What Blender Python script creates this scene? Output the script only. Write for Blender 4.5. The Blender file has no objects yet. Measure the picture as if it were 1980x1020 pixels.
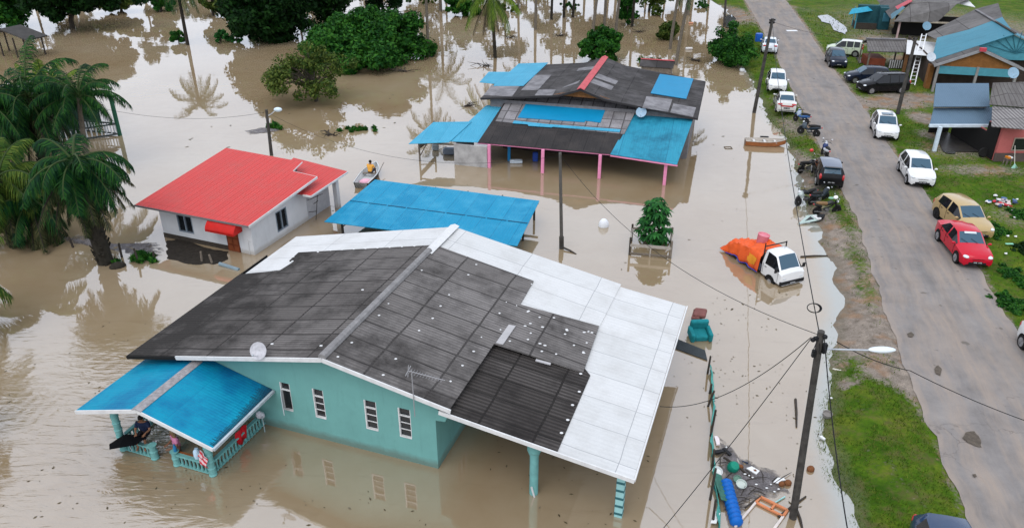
import bpy, bmesh, math, random
import numpy as np
from mathutils import Vector, Matrix, noise as mnoise

# ------------------------------------------------------------------ camera, world, sun, exposure
SC = bpy.context.scene
COL = SC.collection
FPX, PITCH, CAMH = 1490.0, math.radians(27.65), 19.0
cam_d = bpy.data.cameras.new('camera'); cam = bpy.data.objects.new('camera', cam_d); COL.objects.link(cam)
cam.location = (0, 0, CAMH); cam.rotation_euler = (math.pi/2 - PITCH, 0, 0)
cam_d.sensor_fit = 'HORIZONTAL'; cam_d.sensor_width = 36.0; cam_d.lens = FPX/1980*36
cam_d.clip_start = 0.1; cam_d.clip_end = 3000
SC.camera = cam
SC.view_settings.view_transform = 'Standard'; SC.view_settings.look = 'None'
SC.view_settings.exposure = 1.03; SC.view_settings.gamma = 1.0
try: SC.view_settings.use_curve_mapping = False
except Exception: pass
SC.cycles.max_bounces = 6; SC.cycles.diffuse_bounces = 3; SC.cycles.glossy_bounces = 3
SC.cycles.transmission_bounces = 3; SC.cycles.transparent_max_bounces = 6
SC.cycles.use_denoising = True
SUN_EL, SUN_ROT = math.radians(58), math.radians(200)
world = bpy.data.worlds.new('World'); SC.world = world; world.use_nodes = True
wn = world.node_tree; bg = wn.nodes['Background']
sky = wn.nodes.new('ShaderNodeTexSky'); sky.sky_type = 'NISHITA'; sky.sun_disc = False
sky.sun_elevation = SUN_EL; sky.sun_rotation = SUN_ROT; sky.dust_density = 2.5; sky.air_density = 1.0; sky.ozone_density = 1.0
hsv = wn.nodes.new('ShaderNodeHueSaturation'); hsv.inputs['Saturation'].default_value = 0.30
wn.links.new(sky.outputs[0], hsv.inputs['Color'])
# overcast: a pale cloud deck with soft uneven patches covers most of the clear sky
wtc = wn.nodes.new('ShaderNodeTexCoord'); wno = wn.nodes.new('ShaderNodeTexNoise'); wn.links.new(wtc.outputs['Generated'], wno.inputs['Vector'])
wno.inputs['Scale'].default_value = 2.2; wno.inputs['Detail'].default_value = 4; wno.inputs['Roughness'].default_value = .5
wrm = wn.nodes.new('ShaderNodeValToRGB'); wrm.color_ramp.elements[0].position = .3; wrm.color_ramp.elements[0].color = (3.5, 3.9, 4.7, 1)
wrm.color_ramp.elements[1].position = .7; wrm.color_ramp.elements[1].color = (4.5, 4.9, 5.7, 1); wn.links.new(wno.outputs[0], wrm.inputs[0])
wmx = wn.nodes.new('ShaderNodeMix'); wmx.data_type = 'RGBA'; wmx.inputs[0].default_value = .82
wn.links.new(hsv.outputs[0], wmx.inputs[6]); wn.links.new(wrm.outputs[0], wmx.inputs[7]); wn.links.new(wmx.outputs[2], bg.inputs['Color'])
bg.inputs['Strength'].default_value = 0.15
sun_d = bpy.data.lights.new('sun', 'SUN'); sun = bpy.data.objects.new('sun', sun_d); COL.objects.link(sun)
sun_d.energy = 0.55; sun_d.angle = math.radians(40); sun_d.color = (1.0, 0.965, 0.91)
# sun stands behind and to the left of the camera, high, veiled by cloud
sd = Vector((math.sin(SUN_ROT)*math.cos(SUN_EL), math.cos(SUN_ROT)*math.cos(SUN_EL), math.sin(SUN_EL)))
sun.rotation_euler = sd.to_track_quat('Z', 'Y').to_euler()

# ------------------------------------------------------------------ measuring helpers (photo pixel -> place in the world)
_c, _s = math.cos(PITCH), math.sin(PITCH)
def ray(x, y):
    u = (x-990)/FPX; v = -(y-510)/FPX
    return Vector((u, _c+v*_s, -_s+v*_c))
CAMP = Vector((0, 0, CAMH))
def at(x, y, z=0.0):
    r = ray(x, y); return CAMP + r*((z-CAMH)/r.z)
def mpp(p):                       # metres per photo pixel at a point
    p = Vector(p); return (p.y*_c - (p.z-CAMH)*_s)/FPX
def hz(bx, by, ty, z0=0.0):       # height of a vertical standing at pixel (bx,by) whose top is in row ty
    b = at(bx, by, z0); k = -(ty-510)/FPX
    # solve (y*s + dz*c)/(y*c - dz*s) = k
    dz = (k*b.y*_c - b.y*_s)/(_c + k*_s)
    return dz + CAMH - z0
class Frame:
    def __init__(s, o, deg):
        a = math.radians(deg); s.o = Vector((o[0], o[1], 0)); s.deg = deg; s.rz = a
        s.W = Vector((math.cos(a), math.sin(a), 0)); s.L = Vector((-math.sin(a), math.cos(a), 0))
    def loc(s, p):
        q = Vector((p[0], p[1], 0))-s.o; return Vector((q.dot(s.W), q.dot(s.L), p[2]))
    def at(s, x, y, z): return s.loc(at(x, y, z))
    def _pl(s, x, y, p0, n):
        r = ray(x, y); t = (p0-CAMP).dot(n)/r.dot(n); return s.loc(CAMP+r*t)
    def onl(s, x, y, l): return s._pl(x, y, s.o+s.L*l, s.L)
    def onw(s, x, y, w): return s._pl(x, y, s.o+s.W*w, s.W)
    def onp(s, x, y, x0, y0, z0, kx, ky):     # plane z = z0 + kx (x-x0) + ky (y-y0)
        n = Vector((0, 0, 1)) - s.W*kx - s.L*ky
        return s._pl(x, y, s.o+s.W*x0+s.L*y0+Vector((0, 0, z0)), n)

# ------------------------------------------------------------------ object helpers
def tag(o, label, cat, group=None, kind=None):
    o['label'] = label; o['category'] = cat
    if group: o['group'] = group
    if kind: o['kind'] = kind
    return o
def empty(name, loc, rz=0, label=None, cat=None, group=None):
    o = bpy.data.objects.new(name, None); COL.objects.link(o); o.location = loc; o.rotation_euler = (0, 0, rz)
    o.empty_display_size = 0.2
    if label: tag(o, label, cat, group)
    return o
def copy_tree(o, parent=None):
    c = o.copy(); COL.objects.link(c)
    if parent is not None: c.parent = parent
    for ch in list(o.children): copy_tree(ch, c)
    return c
class MB:
    def __init__(s): s.v = []; s.f = []
    def add(s, vs, fs):
        n = len(s.v); s.v += [tuple(v) for v in vs]; s.f += [tuple(i+n for i in f) for f in fs]; return s
    def box(s, c, d, rz=0, rx=0, ry=0):
        M = Matrix.Translation(Vector(c)) @ Matrix.Rotation(rz, 4, 'Z') @ Matrix.Rotation(ry, 4, 'Y') @ Matrix.Rotation(rx, 4, 'X')
        h = [k/2 for k in d]
        vs = [M @ Vector((x*h[0], y*h[1], z*h[2])) for x in (-1, 1) for y in (-1, 1) for z in (-1, 1)]
        return s.add(vs, [(0,1,3,2),(4,6,7,5),(0,4,5,1),(2,3,7,6),(0,2,6,4),(1,5,7,3)])
    def b2(s, a, b):                                   # box by two corners
        return s.box([(p+q)/2 for p, q in zip(a, b)], [abs(q-p) for p, q in zip(a, b)])
    def bar(s, a, b, w, h=None, up=(0, 0, 1)):
        a, b = Vector(a), Vector(b); h = h or w; d = (b-a).normalized(); u = Vector(up)
        if abs(d.dot(u)) > .98: u = Vector((0, 1, 0))
        x = d.cross(u).normalized(); y = x.cross(d)
        vs = [p + x*(i*w/2) + y*(j*h/2) for p in (a, b) for i, j in ((-1,-1),(1,-1),(1,1),(-1,1))]
        return s.add(vs, [(3,2,1,0),(4,5,6,7),(0,1,5,4),(1,2,6,5),(2,3,7,6),(3,0,4,7)])
    def tube(s, pts, r, n=8, caps=True):
        pts = [Vector(p) for p in pts]; rs = r if isinstance(r, (list, tuple)) else [r]*len(pts)
        rings = []
        x = None
        for i, p in enumerate(pts):
            d = (pts[min(i+1, len(pts)-1)] - pts[max(i-1, 0)]).normalized()
            if x is None:
                u = Vector((0, 0, 1)) if abs(d.z) < .9 else Vector((1, 0, 0)); x = d.cross(u).normalized()
            x = (x - d*x.dot(d)).normalized(); y = d.cross(x)
            rings.append([p + (x*math.cos(t)+y*math.sin(t))*rs[i] for t in [2*math.pi*k/n for k in range(n)]])
        vs = [v for q in rings for v in q]; fs = []
        for i in range(len(pts)-1):
            for k in range(n):
                a = i*n+k; b = i*n+(k+1) % n; fs.append((a, b, b+n, a+n))
        if caps: fs += [tuple(range(n))[::-1], tuple(range((len(pts)-1)*n, len(pts)*n))]
        return s.add(vs, fs)
    def lathe(s, prof, n=16, M=None):                  # prof: (r, z) list around Z
        M = M or Matrix.Identity(4); vs = []; fs = []
        for r, z in prof:
            for k in range(n): vs.append(M @ Vector((r*math.cos(2*math.pi*k/n), r*math.sin(2*math.pi*k/n), z)))
        for i in range(len(prof)-1):
            for k in range(n):
                a = i*n+k; b = i*n+(k+1) % n; fs.append((a, b, b+n, a+n))
        fs += [tuple(range(n))[::-1], tuple(range((len(prof)-1)*n, len(prof)*n))]
        return s.add(vs, fs)
    def ball(s, c, r, n=12, m=8, M=None):
        r = r if isinstance(r, (tuple, list)) else (r, r, r); M = M or Matrix.Identity(4); c = Vector(c)
        vs = [M @ (c+Vector((0, 0, -r[2])))]; fs = []
        for i in range(1, m):
            t = -math.pi/2 + math.pi*i/m
            for k in range(n):
                p = 2*math.pi*k/n; vs.append(M @ (c+Vector((r[0]*math.cos(t)*math.cos(p), r[1]*math.cos(t)*math.sin(p), r[2]*math.sin(t)))))
        vs.append(M @ (c+Vector((0, 0, r[2]))))
        for k in range(n): fs.append((0, 1+(k+1) % n, 1+k))
        for i in range(m-2):
            for k in range(n):
                a = 1+i*n+k; b = 1+i*n+(k+1) % n; fs.append((a, b, b+n, a+n))
        l = len(vs)-1; q = 1+(m-2)*n
        for k in range(n): fs.append((q+k, q+(k+1) % n, l))
        return s.add(vs, fs)
    def slab(s, poly, t, n=None):                      # thick polygon, top face as given, thickness t downwards
        poly = [Vector(p) for p in poly]
        if n is None:
            n = Vector((0, 0, 0))
            for i in range(len(poly)): n += (poly[i]).cross(poly[(i+1) % len(poly)])
            n.normalize()
            if n.z < 0: poly = poly[::-1]; n = -n
        k = len(poly); vs = poly + [p-n*t for p in poly]
        fs = [tuple(range(k)), tuple(range(2*k-1, k-1, -1))] + [(i+k, (i+1) % k + k, (i+1) % k, i) for i in range(k)]
        return s.add(vs, fs)
    def quad(s, a, b, c, d): return s.add([a, b, c, d], [(0, 1, 2, 3)])
    def build(s, name, m, parent=None, smooth=False, bevel=0, loc=None, rz=0):
        me = bpy.data.meshes.new(name); me.from_pydata([tuple(v) for v in s.v], [], s.f); me.update()
        o = bpy.data.objects.new(name, me); COL.objects.link(o)
        if m is not None: me.materials.append(m)
        if parent is not None: o.parent = parent
        if loc is not None: o.location = loc
        o.rotation_euler[2] = rz
        if smooth:
            me.polygons.foreach_set('use_smooth', [True]*len(me.polygons))
            try: me.set_sharp_from_angle(angle=math.radians(smooth if smooth is not True else 40))
            except Exception: pass
        if bevel:
            b = o.modifiers.new('bevel', 'BEVEL'); b.width = bevel; b.segments = 2; b.limit_method = 'ANGLE'; b.angle_limit = math.radians(40)
        return o

# ------------------------------------------------------------------ materials
class NT:
    def __init__(s, name):
        s.m = bpy.data.materials.new(name); s.m.use_nodes = True; s.t = s.m.node_tree; s.b = s.t.nodes['Principled BSDF']
    def n(s, t, **kw):
        nd = s.t.nodes.new('ShaderNode'+t)
        for k, v in kw.items():
            if k.startswith('i_'): nd.inputs[k[2:].replace('_', ' ')].default_value = v
            else: setattr(nd, k, v)
        return nd
    def l(s, a, b): s.t.links.new(a, b)
    def ramp(s, fac, stops, interp='LINEAR'):
        r = s.n('ValToRGB'); r.color_ramp.interpolation = interp
        el = r.color_ramp.elements
        while len(el) < len(stops): el.new(0.5)
        for e, (p, c) in zip(el, stops): e.position = p; e.color = (*c, 1) if len(c) == 3 else c
        s.l(fac, r.inputs[0]); return r.outputs[0]
    def mix(s, fac, a, b, mode='MIX'):
        m = s.n('Mix', data_type='RGBA', blend_type=mode)
        for sock, v in ((m.inputs[0], fac), (m.inputs[6], a), (m.inputs[7], b)):
            if hasattr(v, 'is_linked'): s.l(v, sock)
            else: sock.default_value = v if isinstance(v, (int, float)) else (*v, 1) if len(v) == 3 else v
        return m.outputs[2]
    def math(s, op, a, b=0.5, c=None, clamp=False):
        m = s.n('Math', operation=op, use_clamp=clamp)
        for i, v in enumerate((a, b) if c is None else (a, b, c)):
            if hasattr(v, 'is_linked'): s.l(v, m.inputs[i])
            else: m.inputs[i].default_value = v
        return m.outputs[0]
    def noise(s, co, scale, detail=4, rough=.55, dist=0, out=0):
        n = s.n('TexNoise'); n.inputs['Scale'].default_value = scale; n.inputs['Detail'].default_value = detail
        n.inputs['Roughness'].default_value = rough; n.inputs['Distortion'].default_value = dist
        if co is not None: s.l(co, n.inputs['Vector'])
        return n.outputs[out]
    def co(s, which='Object', scale=None, rot=None, loc=None):
        c = s.n('TexCoord').outputs[which]
        if scale or rot or loc:
            m = s.n('Mapping'); s.l(c, m.inputs[0])
            if scale: m.inputs['Scale'].default_value = scale
            if rot: m.inputs['Rotation'].default_value = rot
            if loc: m.inputs['Location'].default_value = loc
            c = m.outputs[0]
        return c
    def bump(s, h, strength=.3, dist=.02):
        b = s.n('Bump'); b.inputs['Strength'].default_value = strength; b.inputs['Distance'].default_value = dist
        s.l(h, b.inputs['Height']); s.l(b.outputs[0], s.b.inputs['Normal'])
    def base(s, v, rough=None, spec=None, metal=None):
        if hasattr(v, 'is_linked'): s.l(v, s.b.inputs['Base Color'])
        else: s.b.inputs['Base Color'].default_value = (*v, 1)
        if rough is not None: s.b.inputs['Roughness'].default_value = rough
        if spec is not None: s.b.inputs['Specular IOR Level'].default_value = spec
        if metal is not None: s.b.inputs['Metallic'].default_value = metal
        return s.m
_mc = {}
def mat(name, col, rough=.6, var=.25, scale=2.0, bump=0, bscale=20, col2=None, metal=0, spec=.18, det=5):
    if name in _mc: return _mc[name]
    t = NT(name); c2 = col2 or tuple(x*(1-var) for x in col)
    co = t.co('Object')
    f = t.ramp(t.noise(co, scale, det, .65), [(.32, (0, 0, 0)), (.7, (1, 1, 1))])
    t.base(t.mix(f, col, c2), rough, spec, metal)
    if bump: t.bump(t.noise(co, bscale, 4), bump, .03)
    _mc[name] = t.m; return t.m
def glassy(name, col, rough=.06, spec=.9):
    if name in _mc: return _mc[name]
    t = NT(name); t.base(col, rough, spec); t.b.inputs['IOR'].default_value = 1.6; _mc[name] = t.m; return t.m
def paint(name, col, rough=.22, dirt=.1, metallic=0.0, coat=.5):
    if name in _mc: return _mc[name]
    t = NT(name); co = t.co('Object')
    f = t.ramp(t.noise(co, 2.2, 6, .7), [(.45, (0, 0, 0)), (.75, (dirt, dirt, dirt))])
    t.base(t.mix(f, col, (.16, .13, .10)), rough, .3 if coat > .3 else .15, metallic)
    t.b.inputs['Coat Weight'].default_value = coat; t.b.inputs['Coat Roughness'].default_value = .08
    _mc[name] = t.m; return t.m
def roofmat(name, ca, cb, seam, bw, bh, axis=0, stain=None, stain_amt=.5, stain_scale=.35, corr=.12, mortar=.03, rough=.75, cbump=.25, streak=.35, edge=None, spec=.10, valley=.0):
    """corrugated sheet roofing: slope runs along object axis `axis`; bw = sheet length down the slope, bh = sheet width."""
    if name in _mc: return _mc[name]
    t = NT(name); co0 = t.co('Object')
    sx = t.n('SeparateXYZ'); t.l(co0, sx.inputs[0])
    cb_ = t.n('CombineXYZ'); a, b = (0, 1) if axis == 0 else (1, 0)
    t.l(sx.outputs[a], cb_.inputs[0]); t.l(sx.outputs[b], cb_.inputs[1]); co = cb_.outputs[0]
    wob = t.n('VectorMath', operation='MULTIPLY_ADD'); t.l(t.noise(co, .5, 2, out=1), wob.inputs[0]); wob.inputs[1].default_value = (.12, .12, 0); t.l(co, wob.inputs[2])
    br = t.n('TexBrick'); br.offset = 0.0; br.squash = 1.0; t.l(wob.outputs[0], br.inputs['Vector'])
    br.inputs['Color1'].default_value = (*ca, 1); br.inputs['Color2'].default_value = (*cb, 1); br.inputs['Mortar'].default_value = (*seam, 1)
    br.inputs['Scale'].default_value = 1; br.inputs['Mortar Size'].default_value = mortar; br.inputs['Mortar Smooth'].default_value = .35
    br.inputs['Bias'].default_value = 0; br.inputs['Brick Width'].default_value = bw; br.inputs['Row Height'].default_value = bh
    col = br.outputs[0]
    mp = t.n('Mapping'); t.l(co, mp.inputs[0]); mp.inputs['Scale'].default_value = (.35, 5.5, 1)
    st = t.ramp(t.noise(mp.outputs[0], 1.6, 6, .7), [(.35, (0, 0, 0)), (.75, (1, 1, 1))])
    col = t.mix(t.math('MULTIPLY', st, streak), col, tuple(x*.45 for x in cb))
    if stain:
        sn = t.noise(co, stain_scale, 7, .68)
        if edge:                                      # moss grows thickest in one part of the roof
            e = t.n('MapRange'); t.l(sx.outputs[edge[0]], e.inputs[0]); e.inputs[1].default_value = edge[1]; e.inputs[2].default_value = edge[2]
            sn = t.math('ADD', sn, t.math('MULTIPLY', e.outputs[0], edge[3]))
        f = t.ramp(sn, [(.46, (0, 0, 0)), (.70, (1, 1, 1))])
        col = t.mix(t.math('MULTIPLY', f, stain_amt), col, stain)
    fine = t.noise(co, 14, 3); col = t.mix(t.math('MULTIPLY', fine, .35), col, tuple(x*.55 for x in ca))
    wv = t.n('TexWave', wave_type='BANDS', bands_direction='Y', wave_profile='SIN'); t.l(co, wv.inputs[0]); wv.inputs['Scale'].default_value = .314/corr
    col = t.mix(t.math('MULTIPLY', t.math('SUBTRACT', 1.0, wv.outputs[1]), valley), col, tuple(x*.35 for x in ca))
    t.base(col, rough, spec)
    h = t.math('ADD', wv.outputs[1], t.math('MULTIPLY', br.outputs[1], -.8))
    t.bump(h, cbump, .03)
    _mc[name] = t.m; return t.m

# ------------------------------------------------------------------ setting: ground, road, water
SHORE = [(114, 30.6), (96, 27.1), (82.4, 24.2), (75.8, 23.45), (66.7, 21.9), (61.4, 21.2), (58, 21.2), (50.1, 19.65), (43.8, 18.2), (38.8, 17.4), (34.6, 16.4), (31.5, 15.65), (29.7, 14.6), (27.2, 13.6), (23.75, 12.05), (21.7, 11.5), (19.4, 11.15), (18, 10.9), (10, 9.4)]
ROADL = [(160, 41), (120.8, 34.9), (104, 32.1), (84.3, 28.5), (74.2, 26.45), (60.8, 23.9), (47.2, 21.3), (40.7, 20.1), (32.8, 17.95), (27, 16.4), (22.35, 15.45), (19.2, 14.8), (17.6, 14.5), (8, 12.6)]
ROADR = [(160, 49), (120.8, 41.1), (94, 35.8), (78.4, 32.5), (62.25, 29.5), (51.1, 27.1), (44.5, 26.0), (39.3, 25.0), (34.4, 23.9), (28.2, 22.3), (8, 17.8)]
def ipl(tab, y):
    t = sorted(tab); return float(np.interp(y, [a for a, b in t], [b for a, b in t]))
GZ = 0.40
def nz(x, y, s=1.0, seed=0): return mnoise.noise(Vector((x*s, y*s, seed*7.31)))
def gheight(x, y):
    d = x - ipl(SHORE, y) + .45*nz(x, y, .6) + .22*nz(x, y, 1.9, 3)
    if d < 0: return max(-1.1, .22*d)
    r = min(1.0, d/2.2); z = GZ*(r*r*(3-2*r))
    if y > 112: z = max(z, .02*(y-112)) if x > 22 else z
    return z
BLOBS = []            # bare earth on the ground: x, y, radius x, radius y, amount
def blob(px, py, rx, ry, a, z=.35):
    p = at(px, py, z); BLOBS.append((p.x, p.y, rx, ry, a))
for q in [(1640,600,1.5,3.0,1),(1660,640,1.6,2.6,1),(1620,560,1.3,3,1),(1610,500,1.2,3,1),(1600,440,1.2,3.2,.95),(1585,410,1.3,3,.7),(1560,340,1.2,3.5,.75),(1545,300,1.3,3,.7),(1530,240,1.3,4,.6),
          (1700,715,.9,1.1,.85),(1735,735,.7,1.1,.75),(1620,690,.8,.8,.6),(1640,732,.55,.35,.9),(1670,770,1.2,1.2,.25),(1750,930,.4,3.2,.3),(1700,900,.9,1.8,.25),
          (1720,200,4,2.2,.9),(1765,190,4,2.0,.95),(1790,230,1.5,2.2,.9),(1800,262,1.2,1.6,.7),(1690,160,3,4,.55),(1670,45,4,6,.5),(1710,80,5,6,.7),(1760,120,4,5,.7),(1850,290,4,3,.55),(1900,330,4,1.6,.6),(1560,20,2.4,5,.4),
          (1700,60,3,3,.6),(1850,60,20,25,.6),(1415,25,2.4,9,.95),(1470,30,3,12,.35),(1500,200,.8,3,.4),(1950,420,2,3,.45),(1960,350,2,2.5,.3),(1930,500,2.2,2.2,.2),(1650,120,2,5,.3),(1510,190,1.2,2.5,.5),(1600,1000,.3,2,.2)]: blob(*q)
def dirt_at(x, y):
    v = 0.0
    for bx, by, rx, ry, a in BLOBS:
        d = ((x-bx)/rx)**2 + ((y-by)/ry)**2
        if d < 4: v = max(v, a*math.exp(-d*.9))
    el, er = ipl(ROADL, y), ipl(ROADR, y)
    de = min(abs(x-el), abs(x-er))
    return min(1, v + (.45*math.exp(-(de/.35)**2)))
xs = np.concatenate([[-900,-400,-150,-60,-20,0,5], np.arange(8, 40, .4), np.arange(40, 70, 1.2), [75,85,100,130,180,260,400,900]])
ys = np.concatenate([[-300,-100,-30,0,8], np.arange(11, 66, .4), np.arange(66, 128, .9), [132,140,155,180,230,320,500,1500]])
gv = []; dv = []
for y in ys:
    for x in xs:
        z = gheight(x, y)
        el, er = ipl(ROADL, y), ipl(ROADR, y)
        if el-.25 < x < er+.25: z = min(z, GZ-.05) if z > .3 else z
        elif z > .3: z += .05*nz(x, y, .45, 5) + .02*nz(x, y, 1.4, 6)
        gv.append((x, y, z)); dv.append(dirt_at(x, y) if 5 < x < 80 and 5 < y < 135 else .2)
nx, ny = len(xs), len(ys)
gf = [(j*nx+i, j*nx+i+1, (j+1)*nx+i+1, (j+1)*nx+i) for j in range(ny-1) for i in range(nx-1)]
def ground_mat():
    t = NT('grass and earth'); co = t.co('Object')
    at_ = t.n('Attribute'); at_.attribute_name = 'dirt'
    n1 = t.noise(co, .55, 6, .65); n2 = t.noise(co, 4.5, 6, .7); n3 = t.noise(co, 26, 3, .6)
    g = t.ramp(n1, [(.3, (.020, .058, .003)), (.5, (.058, .115, .007)), (.70, (.125, .150, .016))])
    g = t.mix(t.ramp(n2, [(.4, (0, 0, 0)), (.7, (.75, .75, .75))]), g, (.022, .050, .007))
    g = t.mix(t.ramp(t.noise(co, 1.7, 6, .7), [(.50, (0, 0, 0)), (.68, (.7, .7, .7))]), g, (.105, .080, .036))
    e = t.ramp(t.noise(co, 2.2, 8, .75), [(.3, (.105, .083, .062)), (.5, (.215, .180, .148)), (.7, (.34, .28, .225))])
    e = t.mix(t.ramp(t.noise(co, .8, 4), [(.5, (0, 0, 0)), (.66, (.7, .7, .7))]), e, (.26, .135, .062))
    e = t.mix(t.ramp(n3, [(.5, (0, 0, 0)), (.72, (.7, .7, .7))]), e, (.055, .042, .030))
    sum_ = t.math('ADD', at_.outputs['Fac'], t.math('MULTIPLY', t.math('SUBTRACT', n2, .5), 1.1))
    f = t.ramp(sum_, [(.32, (0, 0, 0)), (.60, (1, 1, 1))])
    col = t.mix(f, g, e)
    sz = t.n('SeparateXYZ'); t.l(co, sz.inputs[0])         # wet mud at the water's edge
    wet = t.ramp(t.math('ADD', sz.outputs[2], t.math('MULTIPLY', t.math('SUBTRACT', n2, .5), .12)), [(.0, (1, 1, 1)), (.10, (0, 0, 0))])
    col = t.mix(t.math('MULTIPLY', wet, .55), col, (.12, .105, .075))
    t.base(col, .95, .05); t.bump(t.math('ADD', n3, n2), .6, .05); return t.m
def grid_obj(name, verts, faces, m, attr=None, smooth=True):
    me = bpy.data.meshes.new(name); me.from_pydata(verts, [], faces)
    if attr:
        a = me.attributes.new(attr[0], 'FLOAT', 'POINT'); a.data.foreach_set('value', attr[1])
    if smooth: me.polygons.foreach_set('use_smooth', [True]*len(me.polygons))
    me.materials.append(m); me.update()
    o = bpy.data.objects.new(name, me); COL.objects.link(o); return o
ground = grid_obj('ground', gv, gf, ground_mat(), ('dirt', dv)); ground['kind'] = 'structure'

# the road: one weathered sheet with ragged edges and a worn shoulder
def road_mat():
    t = NT('weathered asphalt'); uv = t.n('UVMap').outputs[0]; co = t.co('Object')
    sp = t.n('SeparateXYZ'); t.l(uv, sp.inputs[0]); u = sp.outputs[0]
    n1 = t.noise(co, .7, 7, .7); n2 = t.noise(co, 40, 3, .7)
    col = t.ramp(n1, [(.28, (.160, .146, .136)), (.52, (.232, .212, .198)), (.75, (.30, .272, .248))])
    m = t.n('Mapping'); t.l(uv, m.inputs[0]); m.inputs['Scale'].default_value = (7, .16, 1)
    st = t.noise(m.outputs[0], 1, 6, .7)
    col = t.mix(t.ramp(st, [(.42, (0, 0, 0)), (.66, (.8, .8, .8))]), col, (.34, .268, .21))     # washed-in sand in streaks
    m2 = t.n('Mapping'); t.l(uv, m2.inputs[0]); m2.inputs['Scale'].default_value = (5, .10, 1); m2.inputs['Location'].default_value = (4, 9, 0)
    col = t.mix(t.ramp(t.noise(m2.outputs[0], 1, 5, .7), [(.52, (0, 0, 0)), (.70, (.4, .4, .4))]), col, (.110, .102, .098))
    edge = t.ramp(u, [(0, (1, 1, 1)), (.055, (0, 0, 0)), (.95, (0, 0, 0)), (1, (1, 1, 1))])
    ef = t.math('MULTIPLY', edge, t.ramp(t.noise(co, 1.1, 5), [(.35, (0, 0, 0)), (.6, (1, 1, 1))]))
    col = t.mix(t.math('MULTIPLY', ef, .7), col, (.36, .29, .235))
    vo = t.n('TexVoronoi', feature='DISTANCE_TO_EDGE'); wv = t.n('VectorMath', operation='MULTIPLY_ADD')
    t.l(t.noise(co, 1.3, 5, out=1), wv.inputs[0]); wv.inputs[1].default_value = (1.3, 1.3, 0); t.l(co, wv.inputs[2]); t.l(wv.outputs[0], vo.inputs[0]); vo.inputs['Scale'].default_value = .42
    ck = t.ramp(vo.outputs[0], [(.0, (1, 1, 1)), (.012, (0, 0, 0))])
    ckm = t.math('MULTIPLY', ck, t.ramp(t.noise(co, .25, 3), [(.56, (0, 0, 0)), (.66, (.6, .6, .6))]))
    col = t.mix(ckm, col, (.075, .066, .060))
    pt = t.noise(co, 1.15, 3, .5); col = t.mix(t.ramp(pt, [(.69, (0, 0, 0)), (.73, (.7, .7, .7))]), col, (.10, .085, .068))
    col = t.mix(t.math('MULTIPLY', n2, .5), col, tuple([.13, .12, .115]))
    t.base(col, .9, .08); t.bump(t.math('ADD', n2, n1), .5, .015); return t.m
rv, rf, ruv = [], [], []; K = 14
yy = np.concatenate([np.arange(8, 66, .35), np.arange(66, 165, 1.2)])
for y in yy:
    a = ipl(ROADL, y) + .16*nz(0, y, .8, 1)+.07*nz(3, y, 2.6, 2); b = ipl(ROADR, y) + .14*nz(9, y, .8, 1)+.06*nz(6, y, 2.6, 2)
    if 27 < y < 31.5: a -= .0
    for k in range(K+1):
        u = k/K; x = a+(b-a)*u; z = GZ + .012 + .05*math.sin(math.pi*u)
        if y > 112: z = max(z, .02*(y-112)+.05)
        if k in (0, K): z -= .035
        rv.append((x, y, z)); ruv.append((u, y))
for j in range(len(yy)-1):
    for k in range(K): i = j*(K+1)+k; rf.append((i, i+1, i+K+2, i+K+1))
road = grid_obj('road', rv, rf, road_mat()); road['kind'] = 'structure'
uvl = road.data.uv_layers.new(name='UVMap')
uvl.data.foreach_set('uv', [c for l in road.data.loops for c in ruv[l.vertex_index]])

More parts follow.
